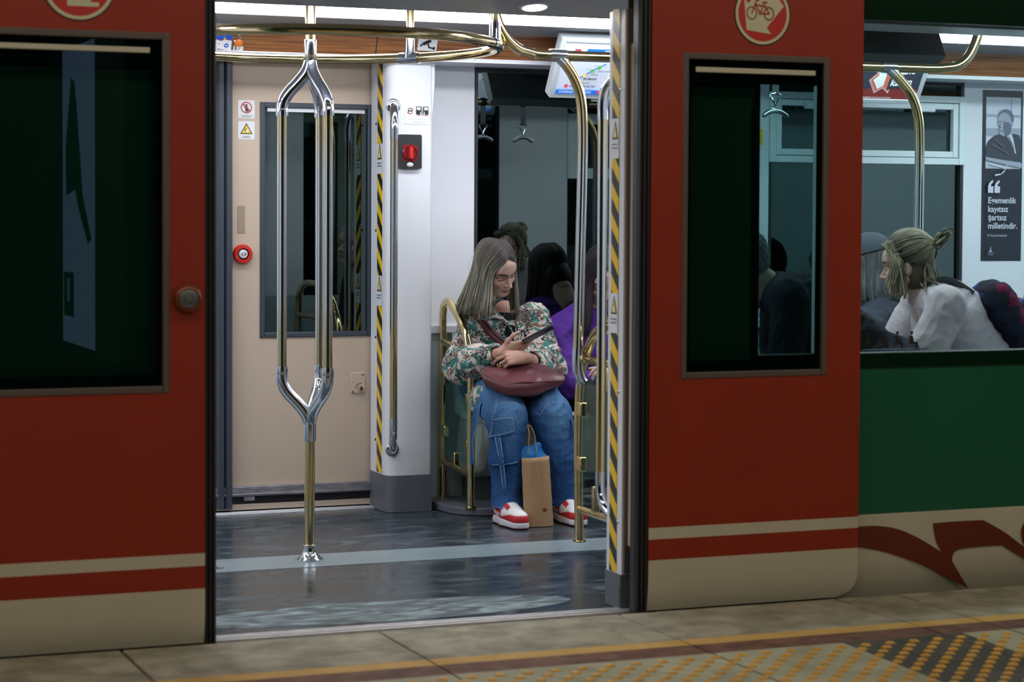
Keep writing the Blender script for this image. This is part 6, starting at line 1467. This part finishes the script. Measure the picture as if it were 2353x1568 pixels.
V, F = f.mesh(); V = relax(V, F); V = folds(V, F, .006, 75, 17); tag(MB().add(V.tolist(), F.tolist()).build('blue_cloth', ['blue_cloth'], angle=0), 'crumpled bright blue cloth sticking out of the brown paper bag', 'cloth')
# ---------------------------------------------------------------- the other passengers
def seated(label, pos, face, lean=8, head=(0, 10, 0), hair=None, top=(.2, .2, .2), legs_c=(.03, .03, .04), skin=(0.50, 0.32, 0.25), shoulder=.19, arms=None, hs=.004, sleeve='long', top_name='shirt', topmat='cloth', group=None, neck_open=0, cal=1.0, face_skip=False, seatz=.45, collar=False, nkpx=None, tl=1.0, hoff=(0, -.03, .12), hsz=1.0, rough=1.0):
    """a seated figure. pos = seat point on the floor, face = heading in degrees (0 looks to the platform), lean forwards in degrees, head = (yaw, pitch, roll)"""
    Rz = np.array(Matrix.Rotation(math.radians(face), 3, 'Z')); o = np.array([pos[0], pos[1], 0.0])
    L = math.radians(lean); sp = np.array([0, -math.sin(L), math.cos(L)])
    if nkpx:      # neck base read off the photograph: (px, py, depth)
        n_ = np.array(at(nkpx[0], nkpx[1], Y=nkpx[2])); tl = min(1.15, max(.70, (n_[2] - .55) / (.47 * math.cos(L)))); k_ = np.array([0, .02, .10]) + sp * .47 * tl; k_ = k_ @ Rz.T; o = np.array([n_[0] - k_[0], n_[1] - k_[1], 0.0]); seatz = n_[2] - k_[2]; pos = (o[0], o[1])
    w = lambda p: o + np.asarray(p) @ Rz.T
    t = thing('person', label, 'person', (pos[0], pos[1], 0.046), group)
    pel = np.array([0, .02, seatz + .10]); nk = pel + sp * .47 * tl; ch = pel + sp * .33 * tl
    SRl, SLl = nk + np.array([-shoulder, 0, 0]) - sp * .055, nk + np.array([shoulder, 0, 0]) - sp * .055
    arms = arms or [(-.24, -.10, -.20), (-.06, -.30, -.30), (.24, -.10, -.20), (.07, -.30, -.30)]
    E1, W1, E2, W2 = [ch + np.array(a) for a in arms]
    hips = [pel + np.array([s * .09, 0, -.01]) for s in (-1, 1)]; kn = [np.array([s * .11, -.42, seatz + .06]) for s in (-1, 1)]; an = [np.array([s * .11, -.38, .12]) for s in (-1, 1)]; an = [a if seatz > .25 else a * np.array([1, 1, .8]) for a in an]; toe = [a + np.array([0, -.15, -.05]) for a in an]
    HM = rotm(*[math.radians(a) for a in head]); ho = nk + sp * .05 + np.array(hoff); hw = lambda p: w(ho + (hsz * np.asarray(p)) @ HM.T)
    s_ = Soup(); V, F, c = head_mesh(hs, skin=skin, ears=True, lips=np.array(skin) * (.75, .5, .48)); s_.add(hw(V), F, c)
    f = Field((-.42, -.75, .0), (.42, .30, 1.35), .010)
    f.ell(pel, (.15, .11, .10), .04); f.ell(ch, (.15, .10, .15), .06); f.cap(pel, ch, .11, .12, .04); f.cap(ch, nk + sp * .05, .07, .05, .03); f.cap(nk, ho + HM @ np.array([0, .05, -.12]), .050, .048, .02); f.chain([SRl, SLl], [.05, .05], .03)
    for S_, E_, W_ in ((SRl, E1, W1), (SLl, E2, W2)): f.chain([S_, E_, W_], [.050, .042, .026], .015)
    for h_, k_, a_, t_ in zip(hips, kn, an, toe): f.chain([h_, k_, a_, t_], [.075, .055, .042, .035], .02)
    V, F = f.mesh(); s_.add(w(relax(V, F)), F, skin)
    for W_, E_, sd in ((W1, E1, 1), (W2, E2, -1)):
        d = W_ - E_; d /= np.linalg.norm(d); f = Field(W_ - .22, W_ + .22, .0042); f.cap(W_ - d * .06, W_ + d * .02, .028, .024, .01)
        hand_field(f, W_, d, np.array([0, -.4, .9]), [(30, 30, 20)] * 4, .1, [((.5, .7, -.3), .034), ((.75, .5, -.3), .032), ((.9, .3, -.3), .026)], 1.0, side=sd); V, F = f.mesh(); s_.add(w(relax(V, F)), F, skin)
    s_.build('body', 'skin', t)
    # clothes
    f = Field((-.46, -.75, seatz - .04), (.46, .32, 1.35), .007)
    f.ell(pel + np.array([0, 0, .03]), (.175, .135, .12), .05); f.ell(ch, (.178, .125, .17), .06); f.cap(pel, ch, .13, .14, .05); f.chain([SRl, nk - sp * .035, SLl], [.068, .072, .068], .03)
    for S_, E_, W_ in ((SRl, E1, W1), (SLl, E2, W2)):
        if sleeve == 'long': f.chain([S_, E_, E_ * .25 + W_ * .75], [.068, .062, .044], .02); f.cap(E_ * .35 + W_ * .65, E_ * .1 + W_ * .9, .032, .034, .004, sub=True)
        else: f.chain([S_, S_ * .42 + E_ * .58], [.070, .073], .02)
    if neck_open: f.cap(nk + sp * .06 + np.array([0, -.03, 0]), nk - sp * .10 + np.array([0, -.15, 0]), .055, .02, .01, sub=True)
    else: f.cap(nk + sp * .10 + np.array([0, -.02, 0]), nk + sp * .01 + np.array([0, -.02, 0]), .058, .058, .006, sub=True)
    if collar: f.chain([nk + sp * .03 + np.array([math.cos(a) * .066, -.01 + math.sin(a) * .066, -.012]) for a in np.linspace(-1.2, PI + 1.2, 13)], [.014] * 13, .01)
    V, F = f.mesh(); V = relax(V, F, 1); V = folds(V, F, .009 * rough, 28, 3, (1, 1, .7)); V = folds(V, F, .0035, 85, 9); VW = w(V)
    q_ = Soup(); q_.add(VW, F, top(V) if callable(top) else np.tile(np.array(top), (len(V), 1)) * (1 + .10 * wave(V, 60, 2)[:, None] * .5)); tp = q_.build(top_name, topmat, t)
    f = Field((-.34, -.72, .04), (.34, .25, seatz + .26), .009); f.ell(pel, (.178, .135, .11), .04)
    for h_, k_, a_ in zip(hips, kn, an): f.chain([h_, k_, a_], [.092, .075, .056], .03)
    V, F = f.mesh(); V = folds(relax(V, F), F, .005, 30, 6); q_ = Soup(); q_.add(w(V), F, legs_c); q_.build('trousers', 'cloth', t)
    for a_, t_ in zip(an, toe):
        f = Field(np.minimum(a_, t_) - .1, np.maximum(a_, t_) + .1, .006); f.cap(a_ + np.array([0, .02, -.05]), t_ + np.array([0, -.02, 0]), .045, .038, .02); f.cap(a_ + np.array([0, .02, -.05]), a_, .042, .045, .02); f.cut((0, 0, .048), (0, 0, -1)); V, F = f.mesh(); q_ = Soup(); q_.add(w(relax(V, F)), F, (.03, .03, .03)); q_.build('shoe', 'shoe', t)
    if hair: hair(t, hw, w(ho), w)
    return t, dict(w=w, hw=hw, ho=ho, nk=nk, ch=ch, SR=SRl, SL=SLl, sp=sp, VW=VW)

def hair_long(colf, under, zl, n=260, flare=.02, wavy=.006, az=50):
    def mk(t, hw, HOw, w):
        h_ = hair_locks(n, hw, HOw, None, 9, colf, face_az=az, zend=lambda s, u: HOw[2] - zl + .05 * abs(u - .5), flare=flare, thick=.0045, wavy=wavy); hair_under(h_, hw, under); h_.build('hair', 'hair', t)
    return mk
def hair_pulled(colf, under, bun=True, fringe=True):
    def mk(t, hw, HOw, w):
        s_ = Soup(); rs = np.random.RandomState(4); cen = np.array((0, .012, .046)); ell = np.array((.083, .103, .098)); tie = np.array((0, .125, .085))
        hair_under(s_, hw, under)
        for i in range(620):
            az = math.radians(rs.uniform(-125, 125)); el = rs.uniform(-.75, .95); d = np.array([math.sin(az) * math.cos(el), -math.cos(az) * math.cos(el), math.sin(el)])
            if d[1] < -.45 and d[2] < .50: continue
            if d[2] < -.1 and d[1] < .12: continue
            pts = []
            e = tie - cen; e = e / np.linalg.norm(e); om = math.acos(np.clip(d @ e, -1, 1))
            if om < .1: continue
            for k in range(9): t_ = k / 8; q_ = (d * math.sin((1 - t_) * om) + e * math.sin(t_ * om)) / math.sin(om); pts.append(hw(cen + q_ * ell * (1.0 + .05 * rs.rand() + .05 * math.sin(PI * t_)) + (np.array((0, .02, .0)) if k == 8 else 0)))
            s_.tube(smooth_path([tuple(q_) for q_ in pts], 2), .0036, colf(rs.rand(), np.linspace(0, 1, 17), .5), 5)
        if bun:
            for i in range(70):
                a0 = rs.uniform(0, 6.28); c_ = tie + np.array((0, .030, .014)) + rs.normal(size=3) * .008; r_ = rs.uniform(.016, .036); tl = rs.uniform(-.6, .6); pts = [hw(c_ + np.array([r_ * math.cos(a0 + t_) * math.cos(tl), r_ * .8 * math.sin(a0 + t_), r_ * math.cos(a0 + t_) * math.sin(tl) + r_ * .5 * math.sin(a0 + t_)])) for t_ in np.linspace(0, rs.uniform(2.5, 4.8), 8)]
                s_.tube(smooth_path([tuple(q_) for q_ in pts], 2), .0034, colf(rs.rand(), np.linspace(0, 1, 15), .5), 5)
        if fringe:
            for i in range(90):
                sd = 1 if i % 2 else -1; a_ = hw(np.array([sd * rs.uniform(.01, .075), -.088 + rs.uniform(0, .05), .115 - rs.uniform(0, .03)])); b_ = hw(np.array([sd * rs.uniform(.074, .09), -.052 + rs.uniform(0, .05), .03])); c_ = b_ + np.array([rs.normal() * .012, rs.normal() * .012, -rs.uniform(.05, .15)])
                s_.tube(smooth_path([tuple(a_), tuple(b_), tuple(c_)], 5), .0030, colf(.35 + .65 * rs.rand(), np.linspace(.3, 1, 11), .2), 5)
            for i in range(60):
                sd = rs.choice((-1, 1)); a_ = hw(np.array([sd * rs.uniform(.03, .07), .09, .0])); s_.tube(smooth_path([tuple(a_), tuple(a_ + np.array([rs.normal() * .015, rs.normal() * .015, -.05])), tuple(a_ + np.array([rs.normal() * .03, rs.normal() * .03, -rs.uniform(.08, .14)]))], 4), .0026, colf(rs.rand(), np.linspace(.2, .9, 9), .2), 5)
        s_.build('hair', 'hair', t)
        return s_
    return mk
def hair_short(colf, under, ln=.05, n=900):
    def mk(t, hw, HOw, w):
        s_ = Soup(); rs = np.random.RandomState(6); cen = np.array((0, .012, .046)); ell = np.array((.081, .101, .096)); hair_under(s_, hw, under)
        for i in range(n):
            az = rs.uniform(-PI, PI); el = rs.uniform(-.75, 1.5); d = np.array([math.sin(az) * math.cos(el), -math.cos(az) * math.cos(el), math.sin(el)])
            if d[1] < -.35 and d[2] < .55: continue
            if d[2] < -.2 and d[1] < .25: continue
            p = cen + d * ell; g = np.array([d[0] * .5, .35 + d[1] * .6, -.55 + d[2] * .2]); g -= d * (g @ d) * .8; g /= np.linalg.norm(g); pts = [hw(p + g * ln * k / 4 + d * .006 * math.sin(PI * k / 5) + rs.normal(size=3) * .002) for k in range(5)]
            s_.tube(smooth_path([tuple(q_) for q_ in pts], 2), [.003] * 6 + [.002, .0012, .0006], colf(rs.rand(), np.linspace(0, 1, 9), .5), 5)
        s_.build('hair', 'hair', t)
    return mk
def hcol(dk, md, lt):
    dk, md, lt = map(np.array, (dk, md, lt))
    def f(rv, t, u): 
        e = md * (1 - rv ** 2) + lt * rv ** 2; k = np.clip((t - .05) / .5, 0, 1)[:, None]; return dk * (1 - k) + e * k
    return f
dark_hair = hcol((.010, .008, .011), (.015, .012, .015), (.032, .025, .031)); grey_hair = hcol((.16, .17, .18), (.26, .28, .29), (.42, .44, .46)); blond_hair = hcol((.09, .072, .05), (.17, .145, .10), (.46, .43, .29))

# woman in purple on the next seat
pt, pi = seated('woman with long dark hair in a purple shirt beside the woman in the patterned jacket', (3.9, 2.5), 4, 14, (-16, 34, 0), hair_long(dark_hair, (.016, .013, .016), .27, 300, .035, .007, 44), top=(.085, .028, .25), legs_c=(.012, .012, .018), skin=(.50, .32, .26), shoulder=.175,
    arms=[(-.18, -.12, -.20), (.05, -.26, -.18), (.20, -.14, -.20), (-.04, -.28, -.14)], neck_open=1, collar=True, nkpx=(1372, 724, 2.47), tl=.82, top_name='shirt')
# blonde woman leaning forward, in profile behind the right window
bt, bi = seated('woman with a messy blonde bun in a pale short sleeved shirt behind the right window', (0, 0), -108, 40, (-27, 8, 0), hair_pulled(blond_hair, (.10, .08, .055)), top=(.58, .50, .54), legs_c=(.05, .06, .09), skin=(.56, .37, .30), shoulder=.185, sleeve='short',
    arms=[(-.22, -.18, -.16), (-.10, -.42, -.16), (.22, -.18, -.16), (.10, -.42, -.16)], hs=.003, nkpx=(2124, 672, .70), hoff=(0, -.03, .06), hsz=.92, rough=.45)
# her backpack
def checks(V):
    rs = np.random.RandomState(12); pal = np.array([(.010, .010, .02), (.015, .018, .04), (.012, .07, .30), (.16, .012, .05), (.010, .010, .018), (.010, .012, .03), (.02, .02, .03), (.012, .010, .02)])
    q_ = np.floor(V * np.array((21, 21, 19)) + .25 * wave(V, 20, 2)[:, None]).astype(int); k = (q_[:, 0] * 7 + q_[:, 1] * 13 + q_[:, 2] * 5) % 8; return pal[k]
w = bi['w']; sp_ = bi['sp']; bk = np.array([0, math.cos(math.radians(38)), math.sin(math.radians(38))]); ct = bi['ch'] + bk * .175 - sp_ * .10
bp = thing('backpack', 'dark backpack with blue and red checks on the back of the blonde woman', 'backpack', tuple(w(ct)))
Rb = np.stack([np.array([1., 0, 0]), bk, sp_], 1)
f = Field(ct - .34, ct + .34, .006); f.box(ct, (.13, .07, .15), .06, .01, rot=Rb); f.box(ct + bk * .07 - sp_ * .06, (.10, .045, .08), .04, .02, rot=Rb); V, F = f.mesh(); V = folds(relax(V, F), F, .006, 40, 5); s_ = Soup(); s_.add(w(V), F, checks(V)); s_.build('bag_body', 'cloth', bp)
for sd in (-1, 1):
    b_ = BVHTree.FromPolygons([tuple(v) for v in bi['VW']], [(0, 1, 2)]) if False else None
    S_ = bi['SL'] if sd > 0 else bi['SR']; n_ = S_ + np.array([-sd * .080, 0, 0])
    pts = [ct + sp_ * .16 + bk * -.06 + np.array([sd * .10, 0, 0]), n_ + bk * .075 + sp_ * .055, n_ + sp_ * .088, n_ - bk * .085 + sp_ * .03, n_ - bk * .125 - sp_ * .10, ct - sp_ * .15 - bk * .09 + np.array([sd * .15, 0, 0])]
    pts = pts[:3]
    MB().tube(smooth_path([tuple(w(p_)) for p_ in pts], 6), .018, 8, flat=(1, .3, (0, 0, 1))).build('strap', ['rubber'], bp)
# man with a cap and long grey hair in front of her
gt, gi = seated('person with long grey hair, grey cap and dark denim jacket facing the blonde woman', (0, 0), -136, 12, (0, 6, 0), hair_long(hcol((.05, .055, .06), (.09, .10, .105), (.20, .21, .22)), (.06, .065, .07), .13, 240, .012, .004, 60), top=(.055, .06, .085), legs_c=(.02, .02, .03), skin=(.44, .30, .25), shoulder=.20, hs=.004, collar=True, top_name='jacket', nkpx=(2016, 712, 1.55))
V, F = None, None
f = Field((-.12, -.19, .02), (.12, .14, .17), .004); f.ell((0, .012, .052), (.092, .114, .104), .01); f.cut((0, 0, .062), (0, .18, -1)); f.ell((0, -.125, .075), (.062, .055, .008), .012); V, F = f.mesh(); s_ = Soup(); s_.add(gi['hw'](relax(V, F)), F, (.075, .095, .115)); s_.build('cap', 'cloth', gt)
# person with glasses behind the right leaf's window
et, ei = seated('grey haired person in a dark jacket behind the window of the right red leaf', (0, 0), -115, 52, (0, -6, 0), hair_short(grey_hair, (.2, .21, .22)), top=(.022, .022, .034), legs_c=(.02, .02, .025), skin=(.47, .31, .24), shoulder=.19, hs=.004, top_name='jacket', nkpx=(1776, 664, .50), hoff=(0, -.11, .05))
g_ = lambda p_: tuple(ei['hw'](np.array(p_)))
for s in (-1, 1): MB().tube([g_((s * .032 + .020 * math.cos(a), -.118, -.002 + .016 * math.sin(a))) for a in np.linspace(0, 2 * PI, 17)], .0013, 6, cap=False).build('glasses_rim', ['black'], et); MB().tube([g_((s * .052, -.116, .002)), g_((s * .074, -.06, .004)), g_((s * .078, .0, .0))], .0015, 6).build('glasses_arm', ['black'], et)
MB().tube([g_((-.012, -.119, 0)), g_((.012, -.119, 0))], .0013, 6).build('glasses_bridge', ['black'], et)
# passenger in a checked shirt beyond, and the brown hair at the right edge of the frame
def plaid(V):
    b = np.array((.34, .27, .24)); c = np.tile(b, (len(V), 1)); m1 = np.sin(V[:, 2] * 95) > .55; m2 = np.sin((V[:, 0] + V[:, 1]) * 95) > .55; c[m1] *= np.array((.42, .34, .52)); c[m2] *= np.array((.55, .45, .55)); return c
seated('person in a checked shirt, mostly hidden by the window edge of the right red leaf', (0, 0), -12, 12, (0, 20, 0), hair_short(dark_hair, (.02, .018, .02)), top=plaid, legs_c=(.02, .025, .04), hs=.0045, top_name='shirt', nkpx=(1902, 708, 2.45), shoulder=.15)
seated('person with brown hair cut off at the right edge of the frame', (0, 0), 20, 10, (0, 15, 0), hair_long(hcol((.05, .03, .02), (.10, .062, .042), (.18, .12, .08)), (.06, .04, .03), .24, 200, .03, .004, 55), top=(.04, .035, .04), hs=.0045, nkpx=(2395, 790, 1.25))
